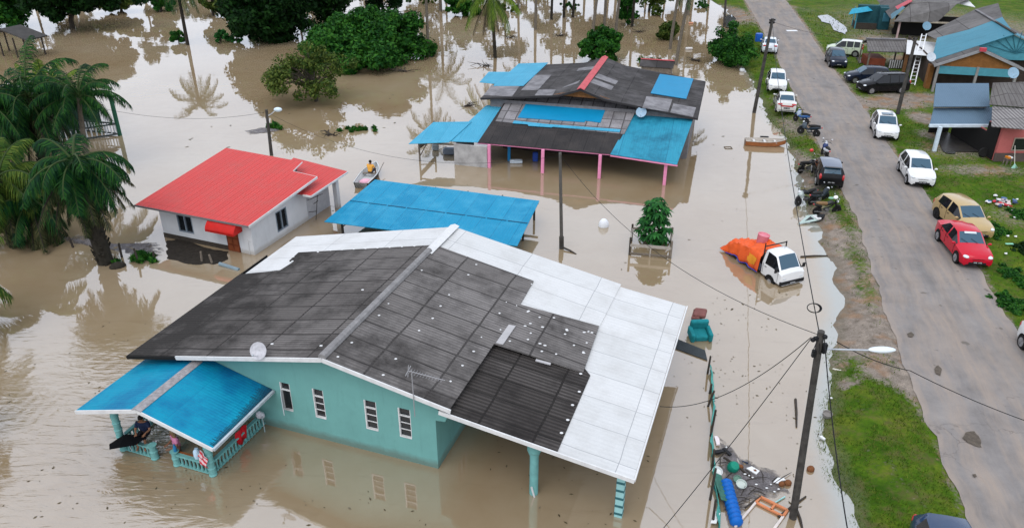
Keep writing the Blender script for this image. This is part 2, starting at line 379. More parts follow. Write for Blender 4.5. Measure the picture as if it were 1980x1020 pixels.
# flood water: silty brown, mirror-calm, ruffled round the porch at the near left
def water_mat():
    t = NT('silty flood water'); co = t.co('Object')
    at_ = t.n('Attribute'); at_.attribute_name = 'shore'
    n1 = t.noise(co, .07, 6, .6); n2 = t.noise(co, .6, 5, .6, .5)
    col = t.ramp(n1, [(.3, (.225, .155, .084)), (.5, (.258, .190, .112)), (.7, (.292, .230, .150))])
    col = t.mix(t.math('MULTIPLY', t.ramp(n2, [(.4, (0, 0, 0)), (.75, (1, 1, 1))]), .22), col, (.33, .262, .178))
    mst = t.n('Mapping'); mst.inputs['Scale'].default_value = (.35, 1.6, 1); mst.inputs['Rotation'].default_value = (0, 0, -.5); t.l(co, mst.inputs[0])
    col = t.mix(t.math('MULTIPLY', t.ramp(t.noise(mst.outputs[0], 1.1, 7, .7, .8), [(.56, (0, 0, 0)), (.74, (1, 1, 1))]), .30), col, (.17, .115, .062))
    sh = t.math('ADD', at_.outputs['Fac'], t.math('MULTIPLY', t.math('SUBTRACT', t.noise(co, 1.1, 5), .5), .5))
    col = t.mix(t.ramp(sh, [(.25, (0, 0, 0)), (.9, (.8, .8, .8))]), col, (.235, .250, .220))
    t.base(col, .015, .5); t.b.inputs['IOR'].default_value = 2.66
    g = at(130, 850); mp = t.n('Mapping'); mp.inputs['Location'].default_value = (-g.x, -g.y, 0); t.l(co, mp.inputs[0])
    ln = t.n('VectorMath', operation='LENGTH'); t.l(mp.outputs[0], ln.inputs[0])
    mk = t.n('MapRange', interpolation_type='SMOOTHSTEP'); t.l(ln.outputs['Value'], mk.inputs[0])
    mk.inputs[1].default_value = 2.0; mk.inputs[2].default_value = 10.5; mk.inputs[3].default_value = 1; mk.inputs[4].default_value = 0
    wv = t.n('TexWave', wave_type='RINGS', rings_direction='SPHERICAL'); mp2 = t.n('Mapping'); pc = at(330, 800); mp2.inputs['Location'].default_value = (-pc.x, -pc.y, 0)
    t.l(co, mp2.inputs[0]); t.l(mp2.outputs[0], wv.inputs[0]); wv.inputs['Scale'].default_value = .62; wv.inputs['Distortion'].default_value = 7; wv.inputs['Detail'].default_value = 3; wv.inputs['Detail Scale'].default_value = .55
    calm = t.math('ADD', t.math('MULTIPLY', t.noise(co, .5, 3, .45), .030), t.math('MULTIPLY', t.noise(co, 3.2, 2, .5), .0022))
    mr_ = t.n('Mapping'); mr_.inputs['Scale'].default_value = (.55, 1.9, 1); mr_.inputs['Rotation'].default_value = (0, 0, .45); t.l(co, mr_.inputs[0])
    rip = t.math('ADD', t.math('MULTIPLY', wv.outputs[1], .022), t.math('MULTIPLY', t.noise(mr_.outputs[0], 1.5, 4, .5, 1.4), .17))
    h = t.math('ADD', calm, t.math('MULTIPLY', rip, mk.outputs[0]))
    t.bump(h, 1.0, .30); return t.m
wxs = np.concatenate([[-900,-300,-100,-40,0,6], np.arange(8, 40, .8), [45,60,100,300,900]])
wys = np.concatenate([[-300,-60,0,8], np.arange(11, 128, .9), [140,180,300,1500]])
wv_, ws_ = [], []
for y in wys:
    s0 = ipl(SHORE, y)
    for x in wxs:
        wv_.append((x, y, 0)); d = s0 + .0 - x
        ws_.append(max(0.0, 1-d/1.1) if 8 <= y < 50 else max(0.0, .6-d/2))
wnx = len(wxs)
water = grid_obj('water', wv_, [(j*wnx+i, j*wnx+i+1, (j+1)*wnx+i+1, (j+1)*wnx+i) for j in range(len(wys)-1) for i in range(wnx-1)], water_mat(), ('shore', ws_))
water['kind'] = 'structure'

# puddles: thin sheets lying in hollows of the yard
def puddle(pix, seed=0, z=GZ+.085):
    ps = [at(x, y, z) for x, y in pix]; c = sum(ps, Vector())/len(ps); out = []
    for i in range(len(ps)):
        a, b = ps[i], ps[(i+1) % len(ps)]
        for k in range(6):
            p = a.lerp(b, k/6); r = 1+.12*nz(p.x, p.y, 1.6, seed); out.append(c+(p-c)*r)
    mb = MB(); mb.add(out, [tuple(range(len(out)))]); o = mb.build('puddle', PUD); o['kind'] = 'structure'; return o
_t = NT('puddle water'); _t.base((.075, .075, .072), .02, .5); _t.b.inputs['IOR'].default_value = 2.2; PUD = _t.m
puddle([(1580,30),(1600,28),(1616,38),(1638,54),(1634,66),(1612,58),(1606,46),(1590,42)], 1)
puddle([(1818,272),(1832,262),(1850,278),(1848,298),(1830,296),(1822,285)], 2)
puddle([(1655,110),(1672,112),(1676,122),(1660,122)], 3)
puddle([(1400,32),(1415,28),(1428,40),(1424,56),(1404,52)], 4, .12)

# potholes worn into the road
POT = mat('wet pothole earth', (.060, .048, .036), .7, .5, 6, .6, 14, (.11, .088, .066))
def pothole(pix, seed, z):
    ps = [at(x, y, z) for x, y in pix]; c = sum(ps, Vector())/len(ps); out = []
    for i in range(len(ps)):
        for k in range(5): p = ps[i].lerp(ps[(i+1) % len(ps)], k/5); out.append(c+(p-c)*(1+.22*nz(p.x, p.y, 5, seed)))
    o = MB().add(out, [tuple(range(len(out)))]).build('pothole', POT); o['kind'] = 'structure'
pothole([(1860, 846), (1868, 835), (1884, 833), (1897, 850), (1896, 862), (1880, 860), (1868, 852)], 1, GZ+.070)
pothole([(1754, 644), (1762, 641), (1768, 646), (1764, 651), (1756, 650)], 2, GZ+.058)
pothole([(1880, 916), (1886, 915), (1889, 920), (1884, 922)], 3, GZ+.070)
pothole([(1806, 712), (1814, 704), (1822, 712), (1818, 726), (1810, 722)], 4, GZ+.066)

# ------------------------------------------------------------------ shared materials for buildings
M_white = mat('white painted trim', (.61, .605, .59), .5, .18, 3)
def wallmat(name, col, stain=(.10, .085, .055), top=.32):
    t = NT(name); co = t.co('Object'); sx = t.n('SeparateXYZ'); t.l(co, sx.inputs[0])
    c = t.mix(t.ramp(t.noise(co, .8, 6, .7), [(.35, (0, 0, 0)), (.75, (1, 1, 1))]), col, tuple(x*.86 for x in col))
    mp = t.n('Mapping'); mp.inputs['Scale'].default_value = (2.2, 2.2, .35); t.l(co, mp.inputs[0])      # rain runs down the wall
    c = t.mix(t.math('MULTIPLY', t.ramp(t.noise(mp.outputs[0], 2.0, 6, .7), [(.55, (0, 0, 0)), (.78, (1, 1, 1))]), .35), c, tuple(x*.55 for x in col))
    h = t.math('SUBTRACT', sx.outputs[2], t.math('MULTIPLY', t.noise(co, 1.6, 5, .7), top*.9))           # mud splash and damp above the water
    c = t.mix(t.math('MULTIPLY', t.ramp(h, [(-.0, (1, 1, 1)), (top*.8, (0, 0, 0))]), .55), c, stain)
    t.base(c, .8, .12); t.bump(t.noise(co, 40, 3), .08, .01); return t.m
M_teal = wallmat('teal wall paint', (.140, .325, .298))
M_teal2 = mat('teal post paint', (.15, .36, .34), .65, .25, 3)
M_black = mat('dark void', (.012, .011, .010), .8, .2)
M_glass = glassy('dark window glass', (.012, .014, .016), .12, .5)
M_wood = mat('weathered timber', (.20, .165, .13), .85, .45, 5, .3, 30)
M_dwood = mat('dark timber', (.055, .045, .036), .85, .4, 5)
M_steel = mat('galvanised steel', (.46, .48, .50), .4, .2, 4, 0, 20, None, .6)
R_dark = roofmat('mossy fibre cement roof left', (.130, .117, .108), (.195, .178, .167), (.006, .005, .005), 2.18, 1.06, 0, (.012, .011, .010), .96, .55, .15, .045, .9, .5, .9, (0, -7.0, -12.5, .24), .1, .5)
R_dark2 = roofmat('grey fibre cement roof right', (.175, .160, .150), (.262, .242, .230), (.006, .005, .005), 2.22, 1.06, 0, (.016, .014, .013), .92, .55, .15, .045, .9, .5, .9, (1, 3.5, -1.5, .15), .1, .5)
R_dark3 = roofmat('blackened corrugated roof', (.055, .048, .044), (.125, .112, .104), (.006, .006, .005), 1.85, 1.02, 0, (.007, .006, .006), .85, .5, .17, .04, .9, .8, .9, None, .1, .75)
R_white = roofmat('new white metal roof', (.565, .565, .55), (.625, .62, .605), (.27, .275, .28), 3.2, 1.35, 0, (.30, .28, .25), .32, .7, .2, .014, .5, .2, .16, None, .1, .06)
R_blue = roofmat('blue metal porch roof', (.003, .235, .365), (.005, .255, .39), (.003, .16, .29), 1.4, 9, 0, (.003, .05, .19), .75, .45, .12, .008, .45, .22, .2, (1, -1.3, -.1, .16))

# ------------------------------------------------------------------ teal house
F1 = Frame((-2.597, 20.727), -19.62)
th = empty('teal_house', (F1.o.x, F1.o.y, 0), F1.rz, 'long teal house with black mossy and white roof sheets and a blue roofed porch', 'house')
ZR, WR, KL, KR = 4.137, -3.819, .217, .1974
def zroof(w): return ZR - (WR-w)*KL if w < WR else ZR - (w-WR)*KR
def wall_cols(mb, x0, x1, wins, zb, ztop, y=0.0, rev=.10, axis=0, sgn=1):
    """wall face with window openings; wins: (xa, xb, za, zb)."""
    P = (lambda x, z, d=0.0: (x, y+d*sgn, z)) if axis == 0 else (lambda x, z, d=0.0: (y+d*sgn, x, z))
    xs_ = sorted(set([x0, x1]+[a for w in wins for a in w[:2]]+([WR] if x0 < WR < x1 and axis == 0 else [])))
    for a, b in zip(xs_[:-1], xs_[1:]):
        w = [q for q in wins if q[0] <= a+1e-6 and q[1] >= b-1e-6]
        if not w: mb.quad(P(a, zb), P(b, zb), P(b, ztop(b)), P(a, ztop(a)))
        else:
            _, _, z0, z1 = w[0]
            mb.quad(P(a, zb), P(b, zb), P(b, z0), P(a, z0)); mb.quad(P(a, z1), P(b, z1), P(b, ztop(b)), P(a, ztop(a)))
    for a, b, z0, z1 in wins:
        mb.quad(P(a, z0), P(b, z0), P(b, z0, rev), P(a, z0, rev)); mb.quad(P(a, z1, rev), P(b, z1, rev), P(b, z1), P(a, z1))
        mb.quad(P(a, z0), P(a, z0, rev), P(a, z1, rev), P(a, z1)); mb.quad(P(b, z0, rev), P(b, z0), P(b, z1), P(b, z1, rev))
    return P
wins = [(-6.22, -5.80, .98, 2.22), (-4.84, -4.40, 1.0, 2.28), (-2.75, -2.27, 1.05, 2.32), (-1.42, -.95, 1.07, 2.33)]
wb = MB()
wall_cols(wb, -11.9, 0, wins, -1.2, lambda x: zroof(x)-.07)
wall_cols(wb, 0, 10.3, [(1.6, 2.5, 1.2, 2.35)], -1.2, lambda x: zroof(0)-.07, 0.0, .1, 1, -1)
wb.quad((-11.9, 10.3, -1.2), (0, 10.3, -1.2), (0, 10.3, zroof(0)-.07), (-11.9, 10.3, zroof(-11.9)-.07))
wb.quad((-11.9, 0, -1.2), (-11.9, 10.3, -1.2), (-11.9, 10.3, zroof(-11.9)-.07), (-11.9, 0, zroof(-11.9)-.07))
wb.build('wall', M_teal, th)
for k, (a, b, z0, z1) in enumerate(wins):
    m = MB(); t_ = .045
    m.b2((a, -.02, z0), (b, .06, z0+.05)); m.b2((a, -.012, z0+.05), (a+t_, .06, z1))
    m.b2((b-.03, .01, z0+.05), (b, .06, z1)); zt = z1-.34
    m.b2((a+t_, .0, zt), (b-.03, .05, zt+.05))
    if k:
        for j in (1, 2): m.b2((a+t_, .02, z0+.05+(zt-z0-.05)*j/3-.012), (b-.03, .05, z0+.05+(zt-z0-.05)*j/3+.012))
    wf = m.build('window', M_white, th)
    g = MB(); g.b2((a+.01, .07, z0+.01), (b-.01, .085, z1-.01)); g.build('pane', M_glass, wf)
    if k == 0:
        s_ = MB(); s_.b2((-.012, -.44, 0), (.012, 0, .04)); s_.b2((-.012, -.44, .82), (.012, 0, .86)); s_.b2((-.012, -.44, .04), (.012, -.40, .82)); s_.b2((-.012, -.04, .04), (.012, 0, .82)); s_.b2((-.006, -.40, .04), (.006, -.04, .82))
        s_.build('sash', mat('grey sash', (.50, .53, .55), .4, .1), wf, loc=(a+.02, -.02, z0+.06), rz=math.radians(36))
sw = MB(); sw.b2((-.09, 1.6, 1.2), (-.06, 2.5, 2.35)); sw_ = MB(); 
for q in ((1.6, 1.2, 2.5, 1.25), (1.6, 2.3, 2.5, 2.35), (1.6, 1.25, 1.65, 2.3), (2.45, 1.25, 2.5, 2.3), (2.03, 1.25, 2.07, 2.3)): sw_.b2((-.055, q[0], q[1]), (.004, q[2], q[3]))
swf = sw_.build('window', M_white, th); sw.build('pane', M_glass, swf)
# main roof: white sheets underneath, old dark sheets on top of them
def rp(w, l, z=None, lift=0.0): return (w, l, (zroof(w) if z is None else z)+lift)
R = lambda name, poly, t, m, lab=None: (lambda o: (o.__setitem__('label', lab) if lab else None, o)[1])(MB().slab(poly, t).build(name, m, th))
R('white_roof', [rp(-12.5, 6.35), rp(WR, 8.2), rp(WR, 10.64), rp(-12.55, 10.62)], .04, R_white, 'white metal roof strip behind the dark sheets')
R('white_roof', [rp(WR, 8.2), rp(.6, 8.2), rp(.6, 6.2), rp(3.95, 6.2), rp(4.02, 10.66), rp(WR, 10.64)], .04, R_white)
R('dark_roof', [rp(-12.62, -.56, None, .05), rp(WR-.02, -.56, None, .05), rp(WR-.02, 8.56, None, .05), rp(-10.95, 8.50, None, .05), rp(-10.85, 7.6, None, .05), rp(-10.5, 7.55, None, .05), rp(-10.65, 6.55, None, .05), rp(-12.7, 6.33, None, .05)], .06, R_dark, 'black mossy roof slope above the porch')
R('dark_roof', [rp(WR+.02, -.56, None, .055), rp(.82, -.56, None, .055), rp(.82, 3.5, None, .055), rp(4.16, 3.74, None, .055), rp(3.96, 6.92, None, .055), rp(.80, 6.46, None, .055), rp(.72, 8.44, None, .055), rp(WR+.02, 8.54, None, .055)], .06, R_dark2, 'grey roof slope with many white sealed screw spots')
zl = lambda w: 3.10 - (w-.35)*.1400
lp = lambda w, l, d=0.0: (w, l, zl(w)+d)
R('dark_roof', [lp(.35, -.50), lp(4.46, -.50), lp(4.42, 3.76), lp(3.9, 4.3), lp(.35, 4.3)], .05, R_dark3, 'blackened corrugated roof sheets over the carport')
R('white_roof', [lp(4.40, -.52, -.03), lp(6.92, -.54, -.03), lp(6.90, 10.48, -.03), lp(3.75, 10.48, -.03), lp(3.75, 3.6, -.03), lp(4.40, 3.8, -.03)], .035, R_white, 'white metal roof over the right side of the carport')
rc = MB(); rc.tube([(WR, -.58, ZR+.07), (WR, 7.9, ZR+.07)], .15, 8); rc.build('ridge_cap', mat('grey ridge cap', (.24, .23, .225), .85, .35, 4), th, True)
rc = MB(); rc.slab([(WR-.22, 7.7, ZR+.05), (WR, 7.7, ZR+.13), (WR, 10.68, ZR+.13), (WR-.22, 10.68, ZR+.05)], .015); rc.slab([(WR, 7.7, ZR+.13), (WR+.22, 7.7, ZR+.055), (WR+.22, 10.68, ZR+.055), (WR, 10.68, ZR+.13)], .015)
rc.build('ridge_cap', M_white, th)
fa = MB(); fa.bar((WR, -.60, ZR-.02), (.86, -.60, zroof(.86)-.02), .05, .15); fa.bar((.42, -.57, zl(.42)-.06), (6.95, -.57, zl(6.95)-.06), .05, .15)
fa.bar((WR, -.60, ZR-.02), (-10.2, -.60, zroof(-10.2)-.02), .05, .15)
fa.bar((6.95, -.54, zl(6.95)-.06), (6.95, 10.5, zl(6.95)-.06), .05, .10)
fa.build('fascia', M_white, th)
fb = MB(); fb.bar((-10.2, -.60, zroof(-10.2)-.03), (-12.64, -.60, zroof(-12.64)-.03), .045, .13); fb.bar((-12.64, -.6, zroof(-12.64)-.03), (-12.7, 8.4, zroof(-12.7)-.03), .045, .12); fb.build('fascia', M_black, th)
for q_ in (((1.02, 4.9, zroof(1.0)+.07), (1.0, 3.55, zroof(1.0)+.07), .28, .03), ((2.45, 3.42, zl(2.5)+.16), (3.0, 3.47, zl(3.)+.15), .12, .03)):
    st = MB(); st.bar(*q_); st.build('loose_trim', mat('pale loose trim', (.40, .385, .38), .7, .2), th)
rng = random.Random(4); sp_ = MB()
for i in range(4):
    for j in range(10):
        w = [-3.4, -1.75, .35, .78][i]; l = -.2+j*.93 + rng.uniform(-.06, .06)
        if rng.random() < (.30 if i in (0,) else .72) and not (i == 3 and l < 3.6): sp_.ball((w+rng.uniform(-.1, .1), l, zroof(w)+.062), (.055, .05, .012), 8, 4)
for j in range(24):
    w, l = rng.uniform(1.1, 3.9), rng.uniform(3.8, 6.4); sp_.ball((w, l, zroof(w)+.062), (rng.uniform(.045, .075), .05, .012), 8, 4)
for j in range(9):
    w = -9.8+j*.62; sp_.ball((w, 8.52 if w > -9.5 else 8.4, zroof(w)+.062), (.06, .05, .012), 8, 4)
for w, l in [(-6.5, .3), (-5.1, 4.4), (-10.6, 7.5), (-10.9, 8.0), (-4.35, .2), (4.1, 3.6), (4.35, .3), (4.36, 1.0), (4.3, 1.8), (4.32, 2.6)]: sp_.ball((w, l, (zroof(w) if w < 4.15 else zl(w))+.062), (.06, .055, .012), 8, 4)
sp_.build('sealant_spots', M_white, th)
# carport beam, arch and posts
bm_ = MB()
bm_.slab([(.02, -.04, zl(.4)-.16), (6.6, -.04, zl(6.6)-.12), (6.6, -.04, zl(6.6)-.30), (3.7, -.04, zl(3.7)-.34), (.75, -.04, zl(.75)-.36), (.50, -.04, zl(.5)-.50), (.38, -.04, 2.22), (.02, -.04, 2.18)], .14, Vector((0, -1, 0)))
bm_.build('beam', M_teal, th)
for k, (w, l) in enumerate([(3.53, .02), (6.46, .02)]):
    m = MB()
    if k == 0:
        m.lathe([(.15, -1.2), (.15, 1.72), (.19, 1.74), (.19, 1.80), (.24, 1.88), (.24, zl(w)-.2)], 14, Matrix.Translation((w, l, 0)))
        po = m.build('carport_post', M_teal2, th, 30)
        d = MB(); d.tube([(w+.10, l-.16, -.1), (w-.02, l-.19, .42)], .035, 6); d.build('downpipe', mat('pale pipe', (.55, .56, .55), .5), po)
    else:
        m.box((w, l, .35), (.26, .26, 3.1)); po = m.build('carport_post', mat('pale teal post', (.27, .50, .49), .65, .15, 3), th, bevel=.015)
        for j in range(6):
            z = .12+j*.33; d = MB()
            d.box((w, l, z), (.275, .275, .022)); d.box((w, l, z+.035), (.265, .265, .05)); d.box((w, l, z+.07), (.275, .275, .022))
            d.build('band', mat('dark teal band', (.035, .13, .14), .6), po)
# porch
PX, PW, PZ, PE = -9.47, 2.92, 2.62, 1.80
pk = (PZ-PE)/PW
pr = MB(); pr.slab([(PX, -3.38, PZ), (PX+PW, -3.38, PE), (PX+PW, -.02, PE), (PX, -.02, PZ)], .03)
po1 = pr.build('porch_roof', R_blue, th)
pr = MB(); pr.slab([(PX-PW, -3.38, PE), (PX, -3.38, PZ), (PX, -.02, PZ), (PX-PW, -.02, PE)], .03); po2 = pr.build('porch_roof', R_blue, th)
rc = MB(); rc.slab([(PX-.20, -3.42, PZ-.03), (PX, -3.42, PZ+.045), (PX, -.3, PZ+.045), (PX-.20, -.3, PZ-.03)], .02); rc.slab([(PX, -3.42, PZ+.045), (PX+.20, -3.42, PZ-.03), (PX+.20, -.3, PZ-.03), (PX, -.3, PZ+.045)], .02)
rc.build('porch_ridge_cap', mat('lichen ridge cap', (.33, .31, .31), .9, .5, 7), th)
fa = MB(); fa.bar((PX, -3.40, PZ-.07), (PX+PW+.02, -3.40, PE-.07), .04, .14); fa.bar((PX, -3.40, PZ-.07), (PX-PW-.02, -3.40, PE-.07), .04, .14); fa.build('porch_fascia', M_white, th)
gu = MB(); gu.bar((PX+PW+.05, -3.40, PE-.05), (PX+PW+.05, -.05, PE-.04), .09, .10); gu.build('porch_gutter', mat('grey gutter', (.42, .47, .50), .5, .3, 3), th)
mo = MB()                                            # black algae fringe along the lower edge of the sheets, each rib its own length
for j in range(62):
    l = -3.3+j*.053; d = .10+.16*abs(nz(j*.37, 2.0, 1.0))+.10*rng.random()+(.28*(j/62)**2); zz = PE+d*pk+.006
    mo.add([(PX+PW-.0, l, PE+.006), (PX+PW-.0, l+.04, PE+.006), (PX+PW-d, l+.027, zz), (PX+PW-d, l+.012, zz)], [(0, 1, 2, 3)])
mo.build('algae_fringe', mat('black algae', (.012, .022, .030), .8), th)
posts = [(-7.27, -2.92), (-11.2, -2.92), (-8.80, -2.92), (-9.78, -2.92)]
for k, (w, l) in enumerate(posts):
    m = MB(); zt = PE+(PW-abs(w-PX))*pk-.06 if k < 2 else .62
    prof = [(.13, -1.2)]
    z = 0.0
    while z < zt-.1: prof += [(.13, z), (.145, z+.02), (.145, z+.05), (.12, z+.08)]; z += .30
    prof += [(.12, zt-.02), (.16, zt)]
    m.lathe(prof, 12, Matrix.Translation((w, l, 0))); m.build('porch_post', M_teal2, th, 30)
def railing(a, b, z=.50):
    a, b = Vector(a), Vector(b); m = MB(); m.bar(a+Vector((0, 0, z)), b+Vector((0, 0, z)), .14, .07)
    n = max(2, int((b-a).length/.17)); m.bar(a+Vector((0, 0, .06)), b+Vector((0, 0, .06)), .1, .05)
    r = m.build('railing', M_teal2, th); s_ = MB()
    for i in range(n):
        p = a.lerp(b, (i+.5)/n); s_.lathe([(.03, -.9), (.03, .0), (.052, .12), (.03, .3), (.045, .4), (.045, z-.03)], 7, Matrix.Translation(p))
    s_.build('balusters', M_teal2, r, 40); return r
railing((-7.27, -2.92, 0), (-8.80, -2.92, 0)); railing((-9.78, -2.92, 0), (-11.2, -2.92, 0)); railing((-7.27, -2.92, .02), (-7.22, -.02, .02), .52); railing((-11.2, -2.92, .02), (-11.3, -.02, .02), .52)
rt = MB(); rt.b2((-8.7, -2.86, .53), (-7.35, -2.78, .55)); rt.b2((-7.36, -2.7, .54), (-7.28, -.4, .56)); rt.build('rail_cap', mat('orange brown rail cap', (.26, .085, .025), .6), th)

# dish and aerial on the roof
dp = F1.o + F1.W*-6.37 + F1.L*-.5
sdsh = empty('satellite_dish', (dp.x, dp.y, zroof(-6.37)+.05), F1.rz, 'pale round satellite dish on the front roof edge of the teal house', 'satellite dish')
Md = Matrix.Translation((0, -.12, .30)) @ Matrix.Rotation(math.radians(62), 4, 'X') @ Matrix.Rotation(math.radians(8), 4, 'Y')
m = MB(); m.lathe([(.0, -.07), (.12, -.062), (.22, -.04), (.30, 0), (.31, .005), (.21, -.02), (.1, -.045), (.0, -.05)], 20, Md); m.build('reflector', mat('pale dish', (.52, .51, .53), .5, .35, 6), sdsh, True)
m = MB(); m.tube([(0, .0, 0), (0, .0, .28), (0, -.08, .30)], .02, 6); m.tube([(0, -.12, .06), (0, -.42, .28)], .012, 6); m.build('mast', M_steel, sdsh); m = MB(); m.ball((0, -.42, .30), .04); m.build('receiver', M_steel, sdsh)
ap = F1.o + F1.W*-.42 + F1.L*-.66
ta = empty('aerial', (ap.x, ap.y, 2.95), F1.rz, 'thin television aerial mast beside the front edge of the teal house roof', 'aerial')
m = MB(); m.tube([(0, 0, -.25), (0, 0, 1.6)], .016, 6); m.build('mast', mat('aerial metal', (.30, .295, .30), .5), ta)
m = MB(); m.tube([(-.12, 0, 1.56), (1.15, .05, 1.46)], .014, 5)
for j in range(12):
    x = -.05+j*.1; s_ = .16-.007*j; m.bar((x, -s_, 1.55-.08*(x)), (x, s_, 1.55-.08*x), .008)
m.bar((-.12, -.05, 1.35), (-.12, .05, 1.75), .02); m.bar((-.12, -.2, 1.5), (-.12, .2, 1.62), .02); m.build('boom', mat('aerial metal', (.42, .41, .42), .5), ta)

# ------------------------------------------------------------------ red roofed house
F2 = Frame(at(493, 493), -21.5)
rh = empty('red_roofed_house', (F2.o.x, F2.o.y, 0), F2.rz, 'small white house with a bright red metal roof and red door canopy, in the flood', 'house')
M_rw = wallmat('white house wall', (.55, .555, .56), (.30, .26, .21), .25)
R_red = roofmat('red metal roof', (.51, .052, .046), (.55, .056, .050), (.44, .040, .036), 20, .38, 1, (.40, .080, .066), .55, .7, .19, .03, .45, .35, .12)
zr2 = lambda y: 2.03+.105*y
wb = MB(); w1 = (-5.03, -3.99, .57, 1.62); w3 = (2.12, 3.1, .42, 1.62)
wall_cols(wb, -6.25, 0, [w1], -1.2, lambda x: zr2(0)-.04); wall_cols(wb, 0, 5.0, [w3], -1.2, lambda y: zr2(y)-.04, 0.0, .1, 1, -1)
wb.quad((-6.25, 0, -1.2), (-6.25, 6.6, -1.2), (-6.25, 6.6, zr2(6.6)-.04), (-6.25, 0, zr2(0)-.04)); wb.quad((-6.25, 6.6, -1.2), (-1.6, 6.6, -1.2), (-1.6, 6.6, zr2(6.6)-.04), (-6.25, 6.6, zr2(6.6)-.04))
wb.quad((0, 5, -1.2), (-1.2, 5, -1.2), (-1.2, 5, zr2(5)-.04), (0, 5, zr2(5)-.04)); wb.build('wall', M_rw, rh)
tr = MB(); tr.b2((-6.26, -.03, -1.2), (-6.0, .0, .02)); tr.b2((-6.26, -.02, -.9), (-.9, -.004, .28)); 
tr.build('plinth', mat('dark wet plinth', (.055, .045, .035), .8, .4, 4), rh)
for (a, b, z0, z1), ax in ((w1, 0), (w3, 1)):
    m = MB(); g = MB(); c = (a+b)/2
    if ax == 0:
        for q in ((a, z0, b, z0+.05), (a, z1-.05, b, z1), (a, z0+.05, a+.05, z1-.05), (b-.05, z0+.05, b, z1-.05), (c-.035, z0+.05, c+.035, z1-.05)): m.b2((q[0], -.012, q[1]), (q[2], .07, q[3]))
        g.b2((a, .075, z0), (b, .09, z1))
        for k in range(9): z = z0+.1+k*.1; g.box(((a+c)/2, .06, z), ((b-a)/2-.1, .012, .075), rx=.5); g.box(((b+c)/2, .06, z), ((b-a)/2-.1, .012, .075), rx=.5)
    else:
        for q in ((a, z0, b, z0+.05), (a, z1-.05, b, z1), (a, z0+.05, a+.05, z1-.05), (b-.05, z0+.05, b, z1-.05), (c-.035, z0+.05, c+.035, z1-.05)): m.b2((-.07, q[0], q[1]), (.012, q[2], q[3]))
        g.b2((-.09, a, z0), (-.075, b, z1))
        for k in range(10): z = z0+.1+k*.11; g.box((-.06, (a+c)/2, z), (.012, (b-a)/2-.1, .075), ry=.5); g.box((-.06, (b+c)/2, z), (.012, (b-a)/2-.1, .075), ry=.5)
    f_ = m.build('window', mat('blue grey window frame', (.20, .24, .28), .5), rh); g.build('louvre_panes', M_glass, f_)
m = MB(); m.b2((-1.72, -.035, -.9), (-.92, -.005, 1.30)); m.build('door', mat('red brown door', (.155, .035, .012), .55, .35, 4), rh)
m = MB()
for i in range(2):
    for j in range(3): m.b2((-1.64+i*.37, -.047, .05+j*.4), (-1.36+i*.37, -.035, .36+j*.4))
m.build('door_panels', mat('door panel', (.21, .055, .02), .55), rh.children[-1])
aw = MB(); n = 8; prof = [(-.02, 1.98), (-.25, 1.93), (-.48, 1.80), (-.66, 1.60), (-.72, 1.46), (-.72, 1.34)]
v = [(x, y, z) for x in (-2.45, -.55) for y, z in prof]; k = len(prof)
aw.add(v, [(i, i+1, k+i+1, k+i) for i in range(k-1)]); aw.add([(x, y, z-.02) for x, y, z in v], [(k+i, k+i+1, i+1, i) for i in range(k-1)])
for x in (-2.45, -.55): aw.add([(x, y, z) for y, z in prof]+[(x, -.02, 1.34)], [tuple(range(k+1))])
aw.build('door_canopy', mat('glossy red canopy', (.50, .018, .014), .35, .2, 3), rh, 30)
mr = MB(); e = -.45
mr.slab([(-7.42, e, zr2(e)), (.30, e, zr2(e)), (.55, 5.55, zr2(5.55)), (-1.25, 5.75, zr2(5.75)), (-1.45, 7.0, zr2(7.0)), (-7.42, 7.3, zr2(7.3))], .05); mr.build('roof', R_red, rh)
fa = MB(); fa.bar((.33, e, zr2(e)-.05), (.58, 5.55, zr2(5.55)-.05), .04, .13); fa.bar((-1.27, 5.8, zr2(5.75)-.03), (-1.44, 7.0, zr2(7)-.03), .03, .07); fa.bar((.58, 5.57, zr2(5.55)-.03), (-1.25, 5.77, zr2(5.75)-.03), .03, .06); fa.build('fascia', M_white, rh)
fa = MB(); fa.bar((-7.45, e-.03, zr2(e)-.05), (.3, e-.03, zr2(e)-.05), .03, .10); fa.build('front_fascia', mat('grey fascia', (.16, .15, .15), .6), rh)
an = MB(); za = lambda y: 2.02+.05*(y-4)
an.slab([(-2.6, 4.2, za(4.2)), (1.03, 4.15, za(4.15)), (1.15, 7.85, za(7.85)), (-3.3, 8.6, za(8.6))], .05); an.build('annex_roof', R_red, rh)
fa = MB(); fa.bar((1.06, 4.15, za(4.15)-.05), (1.18, 7.85, za(7.85)-.05), .04, .11); fa.bar((.5, 4.12, za(4.15)-.05), (1.06, 4.12, za(4.15)-.05), .04, .11); fa.build('annex_fascia', M_white, rh)
m = MB(); m.box((.62, 7.2, .4), (.28, .28, 3.4)); m.build('annex_post', M_rw, rh)
m = MB(); m.tube([(.35, 5.1, -.5), (.62, 5.3, 1.55)], .02, 6); m.tube([(.62, 5.3, 1.5), (-.0, 5.1, 1.2)], .018, 6); m.tube([(.5, 5.2, .55), (-.0, 5.1, .45)], .018, 6); m.tube([(.62, 5.3, 1.5), (.85, 5.5, 1.6)], .018, 6); m.tube([(.35, 5.2, 1.0), (.62, 5.3, 1.2)], .018, 6); m.build('hanging_frame', M_dwood, rh)
m = MB(); m.b2((-.02, 5.02, -.5), (-.005, 7.3, 1.95)); m.b2((-1.2, 7.3, -.5), (-.005, 7.32, 1.95)); m.build('annex_wall', mat('grey annex wall', (.42, .42, .43), .7), rh)
